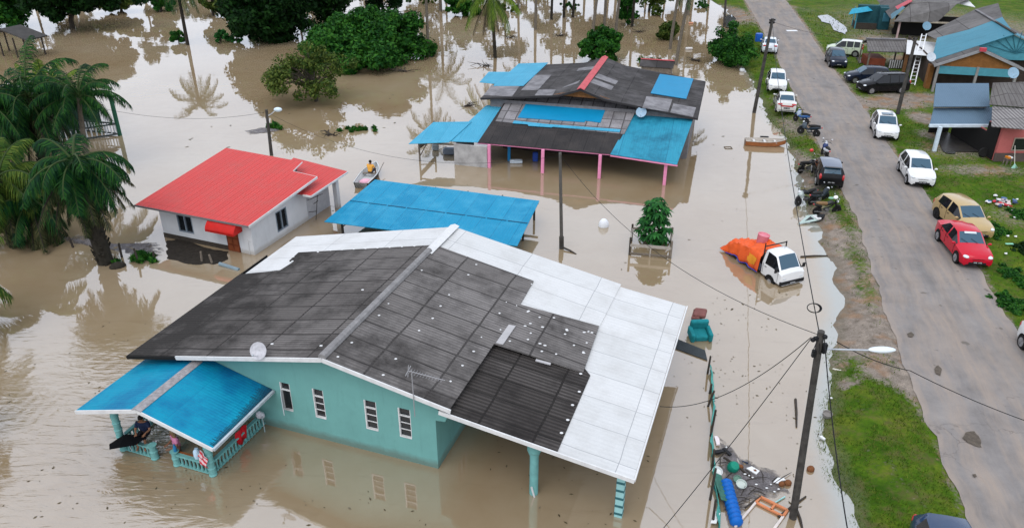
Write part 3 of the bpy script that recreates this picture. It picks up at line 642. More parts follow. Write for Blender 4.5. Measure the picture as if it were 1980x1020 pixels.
m = MB(); m.tube([(-.3, -.02, .82), (-.12, -.02, .82)], .012, 5); m.tube([(-.30, -.03, .9), (-.30, -.03, .0)], .014, 6); m.build('water_pipe', M_white, rh)

# ------------------------------------------------------------------ blue open shed between the houses
F3 = Frame(at(1011, 465), -17)
bs = empty('blue_roofed_shed', (F3.o.x, F3.o.y, 0), F3.rz, 'open shed with a flat bright blue sheet roof on dark posts behind the teal house', 'shed')
R_sky = roofmat('sky blue shed roof', (.006, .205, .365), (.012, .25, .42), (.004, .09, .18), 3.25, 1.14, 1, (.05, .32, .48), .75, .7, .15, .012, .5, .3, .22)
r0 = [F3.at(627, 428, 1.0), F3.at(1000, 475, 1.0), F3.at(1043, 388, 1.35), F3.at(725, 347, 1.35)]
m = MB(); m.slab(r0, .04); m.build('roof', R_sky, bs)
a, b = r0[0].lerp(r0[3], .47), r0[1].lerp(r0[2], .47)
m = MB()
for k in range(9): q = a.lerp(b, (k+.5)/9); m.box((q.x, q.y, q.z+.012), ((b-a).length/9*.92, .05+.02*(k % 3), .015), rz=math.atan2(b.y-a.y, b.x-a.x)+(.01 if k % 2 else -.006))
m.build('seam', mat('dark roof seam', (.012, .07, .13), .7), bs)
for w, l in [(0, 0), (-10.1, -2.2), (-.05, -2.2), (-9.9, 2.9), (-.15, 2.9), (-5, 2.9)]:
    m = MB(); m.box((w, l, -.1), (.11, .11, 2.1)); m.build('post', M_dwood, bs)
m = MB(); m.bar((-10.4, -2.2, .84), (.1, -2.2, .84), .08, .12); m.bar((-10.4, 2.9, 1.12), (.1, 2.9, 1.12), .08, .12); m.bar((-10.1, -2.2, .45), (-9.5, -2.2, .95), .06)
for w in (-8.4, -6.5, -4.4, -2.2): m.bar((w, -2.6, .90), (w, 3.2, 1.21), .05, .07)
m.build('rafters', M_dwood, bs)

# ------------------------------------------------------------------ pink post house with the patched dark roof
F4 = Frame(at(1284, 357), -15.5)
ph = empty('pink_post_house', (F4.o.x, F4.o.y, 0), F4.rz, 'wide wooden house with a black patched roof, blue roof sheets and pink verandah posts', 'house')
M_pink = mat('pink paint', (.72, .25, .40), .6, .2, 3)
R_pk = roofmat('black patched roof', (.040, .037, .036), (.070, .065, .063), (.016, .015, .015), 1.9, 1.0, 0, (.16, .15, .15), .6, .5, .15, .03, .9, .4, .6)
R_pkf = roofmat('black tarred front roof', (.030, .028, .028), (.042, .038, .037), (.016, .015, .015), 2.4, 1.1, 1, (.07, .06, .055), .6, .6, .15, .02, .85, .4, .5)
R_pkg = roofmat('grey sheet patches', (.20, .19, .19), (.32, .30, .305), (.05, .046, .045), 1.1, .85, 1, (.08, .07, .07), .7, .8, .14, .05, .9, .4, .6)
R_lb = roofmat('light blue metal roof', (.048, .29, .43), (.065, .32, .47), (.03, .20, .32), 2.5, 1.3, 1, (.10, .42, .58), .4, .7, .15, .015, .5, .35, .2)
R_tq = roofmat('turquoise streaked roof', (.025, .25, .36), (.04, .29, .41), (.012, .12, .2), 20, 3.1, 1, (.008, .08, .14), .85, .55, .16, .02, .5, .35, .5)
M_bluep = mat('bright blue sheet', (.002, .20, .37), .5, .10, 1.5)
M_greyp = mat('pale grey sheet', (.24, .23, .235), .85, .6, 1.3)
def roofpoly(fr, root, name, pix, x0, y0, z0, kx, ky, m, t=.04, lift=0.0, lab=None):
    ps = [fr.onp(x, y, x0, y0, z0+lift, kx, ky) for x, y in pix]
    o = MB().slab(ps, t).build(name, m, root)
    if lab: o['label'] = lab
    return o, ps
UP = dict(x0=0, y0=.3, z0=1.72, kx=0, ky=.26)
FRP = lambda n_, pix, m, lift=0, lab=None, t=.035: roofpoly(F4, ph, n_, pix, 0, .3, 1.72, 0, .26, m, t, lift, lab)
FRP('front_roof', [(924,275),(1183,298),(1240,197),(990,176)], R_pkf)
FRP('grey_sheets', [(958,234),(1207,259),(1238,197),(988,178)], R_pkg, .035)
FRP('blue_patch', [(1017,201),(1170,213),(1161,237),(1132,233),(1130,236),(1001,227)], M_bluep, .075)
FRP('blue_strip', [(994,233),(1060,240),(1200,250),(1198,255),(1070,245),(1066,246),(1022,243),(1020,240),(991,238)], R_lb, .085)
roofpoly(F4, ph, 'right_roof', [(1180,298),(1309,318),(1341,228),(1228,212)], .7, -.3, 1.62, 0, .235, R_tq, .04, 0, 'turquoise streaked lean-to roof at the right')
roofpoly(F4, ph, 'left_roof', [(865,273),(925,275),(985,200),(940,204),(905,236)], -14, .2, 1.66, 0, .2, R_lb, .035, .03)
roofpoly(F4, ph, 'left_roof', [(790,278),(868,275),(912,235),(838,236)], -16, -.8, 1.55, 0, .2, R_lb, .035)
# upper roof: two pitches each side of the ridge
prof = [(-14.2, 3.42), (-8.4, 4.05), (-6.75, 4.62), (-5.0, 4.02), (1.5, 3.17)]
YF, YB = 5.0, 15.4
def zup(x): return float(np.interp(x, [a for a, b in prof], [b for a, b in prof]))
for (xa, za_), (xb, zb_) in zip(prof[:-1], prof[1:]):
    m = MB(); m.slab([(xa, YF, za_), (xb, YF, zb_), (xb, YB, zb_), (xa, YB, za_)], .06); m.build('upper_roof', R_pk, ph)
def uppoly(name, pix, seg, m, lift=.03, t=.03, lab=None):
    (xa, za_), (xb, zb_) = prof[seg], prof[seg+1]; return roofpoly(F4, ph, name, pix, xa, 0, za_, (zb_-za_)/(xb-xa), 0, m, t, lift, lab)
uppoly('blue_sheet', [(927,159),(957,162),(954,166),(1012,166),(1060,121),(1003,123),(985,139),(945,139)], 0, R_lb, .05)
for s_, pix in ((0, [(1035,145),(1066,145),(1040,174),(1008,174)]), (0, [(950,165),(1005,166),(990,186),(935,184)]), (0, [(1042,173),(1075,173),(1068,184),(1034,184)]), (1, [(1085,136),(1150,128),(1146,134),(1078,141)]), (1, [(1090,168),(1122,155),(1118,160),(1084,171)]), (2, [(1157,142),(1196,157),(1190,163),(1150,149)]), (2, [(1148,152),(1187,167),(1182,174),(1141,159)]), (3, [(1250,186),(1300,192),(1292,216),(1242,208)]), (3, [(1302,200),(1346,208),(1340,226),(1296,217)])):
    uppoly('grey_patch', pix, s_, M_greyp)
uppoly('blue_patch', [(1276,143),(1341,152),(1327,191),(1258,180)], 3, M_bluep, .06)
rc = MB(); rc.slab([(-7.02, YF-.1, 4.60), (-6.75, YF-.1, 4.72), (-6.75, YB+.1, 4.72), (-7.02, YB+.1, 4.60)], .02); rc.slab([(-6.75, YF-.1, 4.72), (-6.48, YF-.1, 4.60), (-6.48, YB+.1, 4.60), (-6.75, YB+.1, 4.72)], .02)
rc.build('ridge_cap', mat('faded red ridge', (.52, .10, .11), .7, .25, 2), ph)
m = MB(); m.slab([(-8.9, YF+.25, 3.98), (-6.75, YF+.25, 4.5), (-4.5, YF+.25, 3.93)], .06, Vector((0, -1, 0))); m.build('gable', mat('orange brown boards', (.26, .11, .035), .7, .5, 4), ph)
fa = MB()
for (xa, za_), (xb, zb_) in zip(prof[:-1], prof[1:]): fa.bar((xa, YF-.03, za_-.07), (xb, YF-.03, zb_-.07), .05, .14)
fa.bar((1.52, YF, 3.08), (1.52, YB, 3.08), .05, .14); fa.bar((-14.22, YF, 3.34), (-14.22, 12, 3.34), .05, .12); fa.build('fascia', mat('dark fascia', (.035, .032, .032), .8), ph)
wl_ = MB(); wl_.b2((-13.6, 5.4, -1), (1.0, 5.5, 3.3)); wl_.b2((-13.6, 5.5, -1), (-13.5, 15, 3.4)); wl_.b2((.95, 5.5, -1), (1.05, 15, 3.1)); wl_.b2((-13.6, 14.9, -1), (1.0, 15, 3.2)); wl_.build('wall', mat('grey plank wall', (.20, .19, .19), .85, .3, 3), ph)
m = MB(); m.b2((-12.3, 4.2, -1), (.4, 4.3, 2.4)); m.b2((.35, .3, -1), (.45, 4.2, 1.2)) if 0 else None; m.build('shaded_inner_wall', mat('shaded brown boards', (.06, .045, .038), .9, .4, 2), ph)  # shade under the verandah roof is put into the dark board colour
for w in (-12.07, -8.26, -4.34, 0.0):
    m = MB(); m.box((w, .02, .2), (.20, .20, 2.9)); m.build('verandah_post', M_pink, ph, bevel=.01)
m = MB(); m.bar((-13.0, .32, 1.60), (-3.7, .32, 1.64), .07, .12); m.bar((-3.7, .2, 1.6), (.75, -.33, 1.52), .06, .10); m.build('eave_board', M_pink, ph)
m = MB(); m.b2((-10.2, 3.2, 1.15), (-8.6, 3.25, 1.7)); m.b2((-8.0, 2.4, 1.2), (-6.1, 2.45, 1.55)); m.b2((-5.2, 2.2, 1.25), (-3.0, 2.25, 1.55)); m.build('pink_panel', mat('dull pink panel', (.40, .13, .22), .7), ph)
m = MB(); m.b2((-14.6, -.12, -1), (-12.2, -.0, 1.52)); m.b2((-14.6, 0, -1), (-14.48, 4, 1.6)); m.build('block_wall', mat('bare cement wall', (.40, .385, .37), .85, .4, 1.6), ph)
m = MB(); m.b2((-17.3, -.05, -1), (-17.2, .05, 1.5)); m.b2((-17.3, 3.0, -1), (-17.2, 3.1, 2.0)); m.bar((-17.25, 0, 1.35), (-14.6, 0, 1.42), .08, .1); m.bar((-17.25, 0, 1.05), (-17.25, 3, .9), .08, .35); m.bar((-17.25, 0, .3), (-17.25, 3, 1.3), .06); m.build('side_posts', M_wood, ph)
m = MB(); m.b2((-11.2, 1.6, -1), (-11.0, 1.7, 1.55)); m.build('blue_door', mat('blue door', (.015, .20, .42), .5), ph)
# little rear outhouse with its own red ridge
p_ = at(1268, 150, 0); 
oh = empty('rear_outhouse', (p_.x, p_.y, 0), F4.rz, 'small dark outhouse with a red ridge behind the pink post house', 'shed')
m = MB(); m.slab([(-1.7, 0, 1.0), (1.6, 0, 1.0), (1.6, .9, 1.5), (-1.7, .9, 1.5)], .05); m.slab([(-1.7, .9, 1.5), (1.6, .9, 1.5), (1.6, 1.9, 1.05), (-1.7, 1.9, 1.05)], .05); m.build('roof', R_pk, oh)
m = MB(); m.bar((-1.7, .9, 1.55), (1.6, .9, 1.55), .22, .06); m.build('ridge_cap', mat('faded red ridge', (.5, .1, .1), .7), oh)
m = MB(); m.b2((-1.5, .15, -1), (1.4, 1.8, 1.0)); m.build('wall', M_wood, oh)
def dish(x, y, z, fr, label, r=.45, col=(.30, .42, .52)):
    d = empty('satellite_dish', (x, y, z), fr.rz, label, 'satellite dish'); Md = Matrix.Translation((0, -.1, .45)) @ Matrix.Rotation(math.radians(60), 4, 'X')
    m = MB(); m.lathe([(.0, -.09), (r*.4, -.075), (r*.75, -.04), (r, .01), (r*1.02, .015), (r*.7, -.02), (.0, -.06)], 20, Md); m.build('reflector', mat('dish %d' % int(col[2]*100), col, .5, .2, 6), d, True)
    m = MB(); m.tube([(0, 0, 0), (0, 0, .4), (0, -.06, .45)], .025, 6); m.tube([(0, -.1, .1), (0, -.55, .42)], .014, 6); m.build('mast', M_steel, d); return d
q = F4.onl(1241, 206, 4.9); w_ = F4.o+F4.W*q.x+F4.L*q.y
dish(w_.x, w_.y, 2.9, F4, 'blue grey satellite dish on the roof edge of the pink post house', .36)

# ------------------------------------------------------------------ houses beyond the road
M_pinkw = mat('faded pink wall', (.42, .115, .105), .75, .2, 1)
R_slate = roofmat('blue grey metal roof', (.105, .165, .225), (.12, .18, .24), (.06, .09, .12), 20, 20, 1, (.08, .13, .17), .4, .6, .15, .01, .5, .3, .1)
R_old = roofmat('old grey roof', (.13, .122, .118), (.20, .188, .18), (.045, .04, .038), 2.0, 3.4, 0, (.055, .05, .047), .75, .5, .18, .04, .9, .4, .6)
R_old2 = roofmat('grey brown thatch like roof', (.15, .14, .135), (.17, .16, .15), (.08, .07, .07), 1, .3, 1, (.07, .06, .055), .7, .8, .2, .03, .95, .4, .5)
R_turq = roofmat('turquoise metal roof', (.045, .20, .27), (.06, .23, .30), (.02, .10, .14), 20, 2.6, 0, (.03, .13, .18), .5, .6, .17, .02, .5, .3, .25)
M_turq = mat('turquoise paint', (.075, .27, .33), .65, .2, 3)
# carport house
F5 = Frame((30.4, 53.0), 0)
ch = empty('carport_house', (30.4, 53.0, GZ), 0, 'faded pink house with a blue grey carport roof and white gutter on the right', 'house')
def rpz(fr, root, name, pix, zs, m, t=.05, lab=None):      # roof polygon with a height for each corner
    o = MB().slab([fr.at(x, y, z)-Vector((0, 0, root.location.z)) for (x, y), z in zip(pix, zs)], t).build(name, m, root)
    if lab: o['label'] = lab
    return o
rpz(F5, ch, 'carport_roof', [(1798,240),(1934,240),(1930,207),(1806,207)], (2.2, 2.2, 2.95, 2.95), R_slate, .05, 'lower blue grey carport roof')
rpz(F5, ch, 'upper_roof', [(1805,206),(1914,206),(1912,161),(1810,161)], (3.15, 3.15, 4.2, 4.2), R_slate)
def wp(fr, root, x, y, z): return fr.at(x, y, z)-Vector((0, 0, root.location.z))
m = MB(); m.bar(wp(F5, ch, 1797, 243, 2.15), wp(F5, ch, 1935, 243, 2.15), .16, .2); m.build('gutter', mat('pale gutter', (.62, .70, .76), .5), ch)
m = MB(); m.bar(wp(F5, ch, 1806, 206, 3.05), wp(F5, ch, 1908, 205, 3.05), .12, .2); m.build('eave_board', mat('weathered board', (.42, .36, .28), .8, .4, 3), ch)
a = wp(F5, ch, 1806, 292, GZ); m = MB(); m.box((a.x, a.y, .9), (.22, .22, 1.82)); m.build('post', mat('pale gutter', (.6, .68, .74), .5), ch, bevel=.01)
b = wp(F5, ch, 1921, 312, GZ); m = MB()
m.b2((b.x, b.y, .62), (b.x+8, b.y+.1, 2.45)); m.b2((b.x-.0, b.y+.1, .0), (b.x+.1, b.y+1.7, 2.4)); m.b2((b.x-.0, b.y+1.7, .0), (b.x+.1, b.y+6, 1.7)); m.build('wall', M_pinkw, ch)
m = MB(); m.b2((b.x-.03, b.y-.03, 0), (b.x+8, b.y+.1, .6)); m.build('plinth', mat('dark brown plinth', (.10, .075, .065), .8, .3), ch)
wx = wp(F5, ch, 1945, 285, 1.3); m = MB(); x0 = b.x+.95; x1 = b.x+3.2
for q in ((x0, .80, x1, .86), (x0, 1.66, x1, 1.72), (x0, .86, x0+.06, 1.66), ((x0+x1)/2-.04, .86, (x0+x1)/2+.04, 1.66)): m.b2((q[0], b.y-.05, q[1]), (q[2], b.y-.004, q[3]))
wf = m.build('window', mat('tan window frame', (.33, .27, .21), .6), ch); m = MB(); m.b2((x0+.06, b.y-.03, .86), (x1, b.y-.006, 1.66)); m.build('pane', M_glass, wf)
m = MB(); m.b2((a.x+1.6, a.y+4.2, 0), (b.x, a.y+4.3, 2.3)); m.build('back_wall', M_black, ch)  # black colour paints the carport's shaded interior
m = MB(); m.b2((a.x+.5, a.y-.3, .03), (b.x-.05, a.y+4.1, .09)); m2_ = MB(); m2_.b2((b.x-.06, b.y+.25, .05), (b.x-.005, b.y+5.9, 1.65)); m2_.b2((b.x-.06, b.y+.25, 1.65), (b.x-.005, b.y+1.65, 2.35)); m2_.build('shaded_inner_wall', M_black, ch); m = MB(); m.slab([(a.x+.5, a.y-.3, .09), (b.x-.07, a.y-.3, .09), (b.x-.07, a.y+4.1, .09), (a.x+2.0, a.y+4.1, .09)], .06); fl = m.build('carport_floor', mat('wet dark floor', (.045, .04, .036), .35, .4, 2), ch)  # added black sheet over the pink wall's inside, painting the carport's shade
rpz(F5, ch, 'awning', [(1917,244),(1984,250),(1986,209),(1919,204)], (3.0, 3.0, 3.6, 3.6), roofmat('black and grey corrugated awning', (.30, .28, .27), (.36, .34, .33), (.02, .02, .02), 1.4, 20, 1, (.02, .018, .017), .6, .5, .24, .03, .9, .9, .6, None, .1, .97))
rpz(F5, ch, 'house_roof', [(1913,202),(1988,208),(1992,158),(1920,160)], (3.7, 3.7, 4.9, 4.9), R_old2)
# turquoise gable house
F6 = Frame((38.3, 70.3), -14)
gh = empty('turquoise_house', (F6.o.x, F6.o.y, GZ), F6.rz, 'wooden house with turquoise and grey roof and brown boarded gable beyond the dark cars', 'house')
Z6 = Vector((0, 0, GZ))
lf = F6.onl(1801, 116, .3)-Z6; ax_ = F6.onl(1962, 66, .3)-Z6
k6 = (ax_.z-lf.z)/(ax_.x-lf.x)
def g6(pix, m, name, lift=0.0, t=.05):
    ps = [F6.onp(x, y, lf.x, 0, lf.z+GZ+lift, k6, 0)-Z6 for x, y in pix]; return MB().slab(ps, t).build(name, m, gh)
g6([(1801,117),(1962,66),(1938,33),(1874,57),(1812,73)], R_turq, 'roof', .03)
g6([(1811,76),(1940,36),(1930,6),(1888,17),(1790,66)], R_old, 'rear_roof')
rb = F6.onp(1930, 6, lf.x, 0, lf.z+GZ, k6, 0)-Z6
m = MB(); m.slab([ax_, (ax_.x+6, .3, ax_.z-6*k6), (ax_.x+6, 6, ax_.z-6*k6), (ax_.x, 6, ax_.z)], .05); m.build('roof', R_turq, gh)
m = MB(); m.slab([(ax_.x, 6, ax_.z-.02), (ax_.x+6, 6, ax_.z-6*k6-.02), (ax_.x+6, rb.y, ax_.z-6*k6-.02), (ax_.x, rb.y, ax_.z-.02)], .05); m.build('rear_roof', R_old, gh)
m = MB(); m.bar((ax_.x, .2, ax_.z+.08), (ax_.x, 5.8, ax_.z+.08), .22, .08); m.build('ridge_cap', M_dwood, gh); m = MB(); m.bar((ax_.x, 5.8, ax_.z+.08), (ax_.x, rb.y, ax_.z+.08), .25, .08); m.build('ridge_cap', M_greyp, gh)
m = MB(); m.slab([(lf.x+.8, .55, lf.z+.75*k6-.1), (ax_.x, .55, ax_.z-.1), (ax_.x+5, .55, ax_.z-5*k6-.1)], .06, Vector((0, -1, 0))); m.build('gable', M_turq, gh)
m = MB()
for i in range(9):
    a_ = math.radians(18+i*18); m.bar((ax_.x+.6, .50, lf.z+.9), (ax_.x+.6+2.4*math.cos(a_), .50, lf.z+.9+1.9*math.sin(a_)), .05, .03)
m.build('sunburst_slats', mat('dark turquoise', (.03, .14, .18), .7), gh)
# front porch gable with grey roof
sa = F6.onl(1900, 96, -1.4)-Z6; sl = F6.onl(1806, 126, -1.4)-Z6; sr = F6.onl(1982, 134, -1.4)-Z6
for e_ in (sl, sr):
    m = MB(); m.slab([sa, e_, (e_.x, .3, e_.z), (sa.x, .3, sa.z)], .07); m.build('porch_roof', R_old, gh)
m = MB(); m.bar((sl.x, -1.44, sl.z-.06), (sa.x, -1.44, sa.z-.06), .06, .22); m.bar((sr.x, -1.44, sr.z-.06), (sa.x, -1.44, sa.z-.06), .06, .22); m.build('barge_board', mat('grey barge board', (.30, .295, .30), .8, .3, 3), gh)
m = MB(); m.box((sa.x, -1.5, sa.z+.02), (.5, .3, .3)); m.build('gable_cap', mat('red cap', (.5, .06, .08), .6), gh)
m = MB(); m.slab([(sl.x+.5, -1.2, sl.z+.02), (sa.x, -1.2, sa.z-.12), (sr.x-.5, -1.2, sr.z+.02), (sr.x-.5, -1.2, sr.z-.18), (sl.x+.5, -1.2, sl.z-.05)], .05, Vector((0, -1, 0))); m.build('porch_gable', mat('brown boards', (.25, .105, .03), .75, .35, 3), gh)
m = MB(); m.b2((sl.x+.55, -1.24, sl.z-.75), (sr.x-.4, -1.2, sl.z-.06)); m.build('valance', M_turq, gh)
for t_ in (.06, .5, .93):
    x = sl.x+(sr.x-sl.x)*t_; m = MB(); m.box((x, -1.22, (sl.z)/2), (.2, .2, sl.z)); m.build('porch_post', mat('grey post', (.27, .255, .24), .8), gh)
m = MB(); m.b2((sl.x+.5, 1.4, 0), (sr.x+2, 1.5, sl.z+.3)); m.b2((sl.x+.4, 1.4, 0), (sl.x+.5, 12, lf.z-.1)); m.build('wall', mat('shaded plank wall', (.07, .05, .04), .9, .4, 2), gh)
m = MB(); m.b2((lf.x-.1, -.2, 0), (lf.x+.3, .6, 2.1)); m.build('side_panel', mat('brown boards', (.25, .105, .03), .75), gh)
# upper grey roofed house with turquoise lean-to
F7 = Frame((43.4, 98), -14)
uh = empty('grey_roofed_house', (F7.o.x, F7.o.y, GZ), F7.rz, 'grey roofed timber house with pink post and turquoise lean to at the top right', 'house')
Z7 = Vector((0, 0, GZ))
def rp7(name, pix, zs, m, t=.06): return MB().slab([F7.at(x, y, z)-Z7 for (x, y), z in zip(pix, zs)], t).build(name, m, uh)
rp7('lean_to_roof', [(1641,28),(1707,18),(1701,9),(1648,17)], (2.4, 2.4, 2.9, 2.9), mat('bright turquoise sheet', (.03, .33, .48), .5, .2))
rp7('roof', [(1728,42),(1812,43),(1850,8),(1764,2)], (2.5, 2.5, 4.4, 4.4), R_old); rp7('roof', [(1764,2),(1850,8),(1886,-6),(1800,-14)], (4.4, 4.4, 3.6, 3.6), R_old)
rp7('side_roof', [(1722,36),(1766,3),(1740,-22),(1690,-8)], (2.6, 4.3, 4.3, 2.6), R_old); rp7('red_strip', [(1735,18),(1764,2),(1760,-2),(1731,13)], (3.5, 4.5, 4.5, 3.5), mat('faded red strip', (.5, .1, .12), .7))
rp7('blue_strip', [(1724,37),(1750,14),(1745,12),(1722,28)], (2.75, 3.9, 3.9, 2.75), mat('dull turquoise strip', (.10, .2, .25), .7))
rp7('white_sheet', [(1832,2),(1886,14),(1868,-4),(1840,-8)], (3.9, 3.3, 3.6, 4.1), M_white)
q = [F7.at(1652, 56, GZ)-Z7, F7.at(1700, 58, GZ)-Z7, F7.at(1725, 62, GZ)-Z7]
m = MB(); m.b2((q[0].x+.3, q[0].y+2.4, 0), (q[2].x, q[2].y+2.5, 2.6)); m.b2((q[1].x-.2, q[1].y+.2, 0), (q[2].x-.3, q[1].y+2.4, 2.55)); m.build('wall', mat('dark teal boards', (.02, .085, .10), .8, .4, 3), uh)
m = MB(); m.b2((q[0].x, q[0].y, 0), (q[1].x-.4, q[0].y+.12, .75)); m.b2((q[0].x, q[0].y, 0), (q[0].x+.1, q[0].y+2.4, .75)); m.build('low_boards', M_dwood, uh)
for p in (q[0], q[0]+Vector((0, 2.2, 0))): m = MB(); m.box((p.x, p.y, 1.15), (.13, .13, 2.3)); m.build('post', M_turq, uh)
p = F7.at(1733, 76, GZ)-Z7; m = MB(); m.box((p.x, p.y, 1.0), (.2, .2, 2.05)); m.build('post', mat('pale pink post', (.50, .36, .34), .8, .3), uh)
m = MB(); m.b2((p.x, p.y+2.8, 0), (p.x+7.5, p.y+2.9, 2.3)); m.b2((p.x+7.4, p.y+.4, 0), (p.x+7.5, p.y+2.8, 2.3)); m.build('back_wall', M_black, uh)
m = MB(); m.bar((p.x-.2, p.y, 2.05), (p.x+6.2, p.y+.1, 2.05), .16, .16); m.build('eave_gutter', mat('weathered board', (.42, .36, .28), .8), uh); m = MB(); m.bar((p.x+5.4, p.y-.1, 2.15), (p.x+6.5, p.y-.2, 2.3), .22, .1); m.build('gutter_end', M_white, uh)
w_ = F7.at(1716, 22, 1.6)-Z7; m = MB(); m.b2((q[1].x+.15, q[1].y+.12, 1.0), (q[1].x+.9, q[1].y+.2, 2.0)); m.build('window', mat('blue window', (.06, .22, .30), .5), uh)
# kiosk and white canopy beside the ladder
p = at(1708, 130, GZ); kz = .0
kq = empty('roadside_kiosk', (p.x, p.y, GZ), math.radians(-6), 'small open kiosk with a shaggy grey roof behind the dark cars', 'kiosk')
m = MB(); m.slab([(-2.15, -.9, 1.75), (2.05, -.9, 1.75), (2.0, 1.3, 2.5), (-1.75, 1.3, 2.5)], .1); m.slab([(-1.75, 1.3, 2.5), (2.0, 1.3, 2.5), (2.0, 2.6, 1.95), (-1.75, 2.6, 1.95)], .1); m.build('roof', R_old2, kq)
m = MB(); m.bar((-1.8, 1.3, 2.56), (2.05, 1.3, 2.56), .3, .1); m.build('ridge_cap', M_greyp, kq)
for x, y in ((-1.8, -.6), (1.7, -.6), (-1.8, 2.2), (1.7, 2.2)): m = MB(); m.box((x, y, .9), (.13, .13, 1.85)); m.build('post', M_wood, kq)
m = MB(); m.b2((-1.7, -.5, .1), (-.1, 1.9, .95)); m.build('counter', mat('red brown crate', (.20, .05, .025), .7, .4, 3), kq)
m = MB(); m.b2((.25, -.62, .05), (1.6, -.58, .9)); kb = m.build('barred_panel', M_dwood, kq); m = MB()
for i in range(6): m.b2((.3+i*.22, -.66, .08), (.4+i*.22, -.625, .88))
m.build('slats', mat('pale slat', (.5, .5, .5), .6), kb)
p = at(1785, 150, GZ)
wc = empty('white_canopy', (p.x, p.y, GZ), math.radians(-8), 'white sheet canopy on brown posts next to the aluminium ladder', 'canopy')
ps = [at(x, y, 2.7)-Vector((0, 0, GZ)) for x, y in ((1752,104),(1816,109),(1818,83),(1754,77))]
Mi = Matrix.Rotation(math.radians(8), 4, 'Z'); ps = [Mi @ (q-Vector((p.x, p.y, 0))) for q in ps]
m = MB(); m.slab(ps, .06); m.build('roof', M_white, wc, bevel=.02)
for q in ps: m = MB(); m.box((q.x*.9, q.y+(.3 if q.y < 2 else -.3), 1.1), (.25, .25, 2.3)); m.build('post', mat('brown post', (.16, .075, .03), .8, .3), wc)
la, lb = at(1763, 165, GZ), at(1787, 66, 3.9)
ld = empty('ladder', tuple(la), 0, 'long aluminium ladder leaning against the white canopy', 'ladder')
d_ = lb-la; sd_ = Vector((1, 0, 0)); m = MB()
for s_ in (-.27, .27): m.bar(sd_*s_, d_+sd_*s_*.8, .09, .05)
m.build('side_rails', mat('aluminium', (.72, .72, .72), .4), ld); m = MB()
for k in range(14): c_ = d_*((k+.5)/14); m.bar(c_-sd_*.27, c_+sd_*.27, .07, .05)
m.build('rungs', mat('aluminium', (.72, .72, .72), .4), ld)
# hut in the far left water and verandah behind the palms
p = at(28, 112, 0); hh = empty('pole_hut', (p.x, p.y, 0), math.radians(-20), 'thin posted open hut with a grey gable roof in the far left water', 'hut')
m = MB(); zt = 3.0
m.slab([(-4.2, 0, 2.1), (-1.0, 0, 3.0), (-1.0, 2.6, 3.0), (-4.2, 2.6, 2.1)], .14); m.slab([(-1.0, 0, 3.0), (2.6, 0, 2.1), (2.6, 2.6, 2.1), (-1.0, 2.6, 3.0)], .14); m.build('roof', mat('dark old hut roof', (.06, .056, .052), .9, .4, 2), hh)
for x in (-3.6, -1.8, .3, 1.8): m = MB(); m.box((x, .2, .6), (.12, .12, 3.0)); m.build('post', M_dwood, hh)
for x in (-3.6, 1.8): m = MB(); m.box((x, 2.4, .6), (.12, .12, 3.0)); m.build('post', M_dwood, hh)
p = at(232, 262, 0); vh = empty('green_verandah_house', (p.x, p.y, 0), math.radians(-18), 'dark green house with white barred verandah rails half hidden behind the palms', 'house')
M_gr = mat('dark green paint', (.02, .10, .055), .6, .3)
def rail2(a, b, n):
    a, b = Vector(a), Vector(b); m = MB(); m.bar(a+Vector((0, 0, .95)), b+Vector((0, 0, .95)), .1); m.bar(a+Vector((0, 0, .15)), b+Vector((0, 0, .15)), .1); r = m.build('railing', mat('dark rail', (.05, .06, .06), .6), vh); m = MB()
    for i in range(n): q = a.lerp(b, (i+.5)/n); m.box((q.x, q.y, .55), (.09, .05, .72))
    m.build('bars', mat('pale bar', (.62, .64, .66), .6), r)
rail2((0, 0, 0), (-4, -.2, 0), 14); rail2((0, 0, 0), (-3.4, -3.4, -.1), 14)
for x, y in ((0, 0), (-4, -4)): m = MB(); m.box((x, y, 1.2), (.22, .22, 3.8)); m.build('post', M_gr, vh)
m = MB(); m.b2((-11, -4, -1), (-3.6, 2, 2.2)); m.build('wall', mat('dark green boards', (.022, .05, .035), .85, .4, 2), vh)
m = MB(); m.slab([(-11.5, -4.6, 2.2), (-3.4, -4.3, 2.2), (-3.2, -.8, 3.1), (-11.5, -1, 3.1)], .08); m.slab([(-11.5, -1, 3.1), (-3.2, -.8, 3.1), (-3.0, 2.5, 2.3), (-11.5, 2.5, 2.3)], .08); m.build('roof', mat('dark mossy roof', (.035, .036, .030), .9, .4, 2), vh)

# ------------------------------------------------------------------ vehicles
M_tyre = mat('tyre rubber', (.018, .017, .016), .85, .3, 8)
M_rim = mat('alloy rim', (.38, .38, .39), .35, .2, 8, 0, 20, None, .7)
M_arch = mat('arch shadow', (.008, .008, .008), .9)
M_cglass = glassy('car glass', (.016, .060, .095), .06, .5)
M_tint = glassy('tinted car glass', (.006, .007, .009), .08, .3)
M_lamp = glassy('headlamp lens', (.55, .57, .58), .12, .7)
M_tail = glassy('tail lamp lens', (.42, .012, .015), .15, .6)
M_blk = mat('black trim', (.014, .014, .015), .5, .2, 5)
M_plate = mat('number plate', (.02, .02, .02), .5)
M_grime = mat('pale plate marks', (.55, .55, .55), .5)
HATCH = [(0, .34, .40, .74, .58), (.012, .42, .475, .86, .68), (.05, .48, .535, .94, .76), (.13, .53, .595, .985, .80), (.225, .575, .64, 1, .84), (.26, .585, .665, 1, .84), (.42, .60, .955, 1, .76), (.45, .605, .972, 1, .75), (.575, .615, 1, 1, .745), (.605, .62, 1, 1, .745), (.76, .645, .985, 1, .735), (.86, .66, .955, .985, .71), (.915, .67, .93, .975, .69), (.975, .655, .69, .94, .74), (.992, .50, .56, .91, .76), (1, .36, .42, .85, .74)]
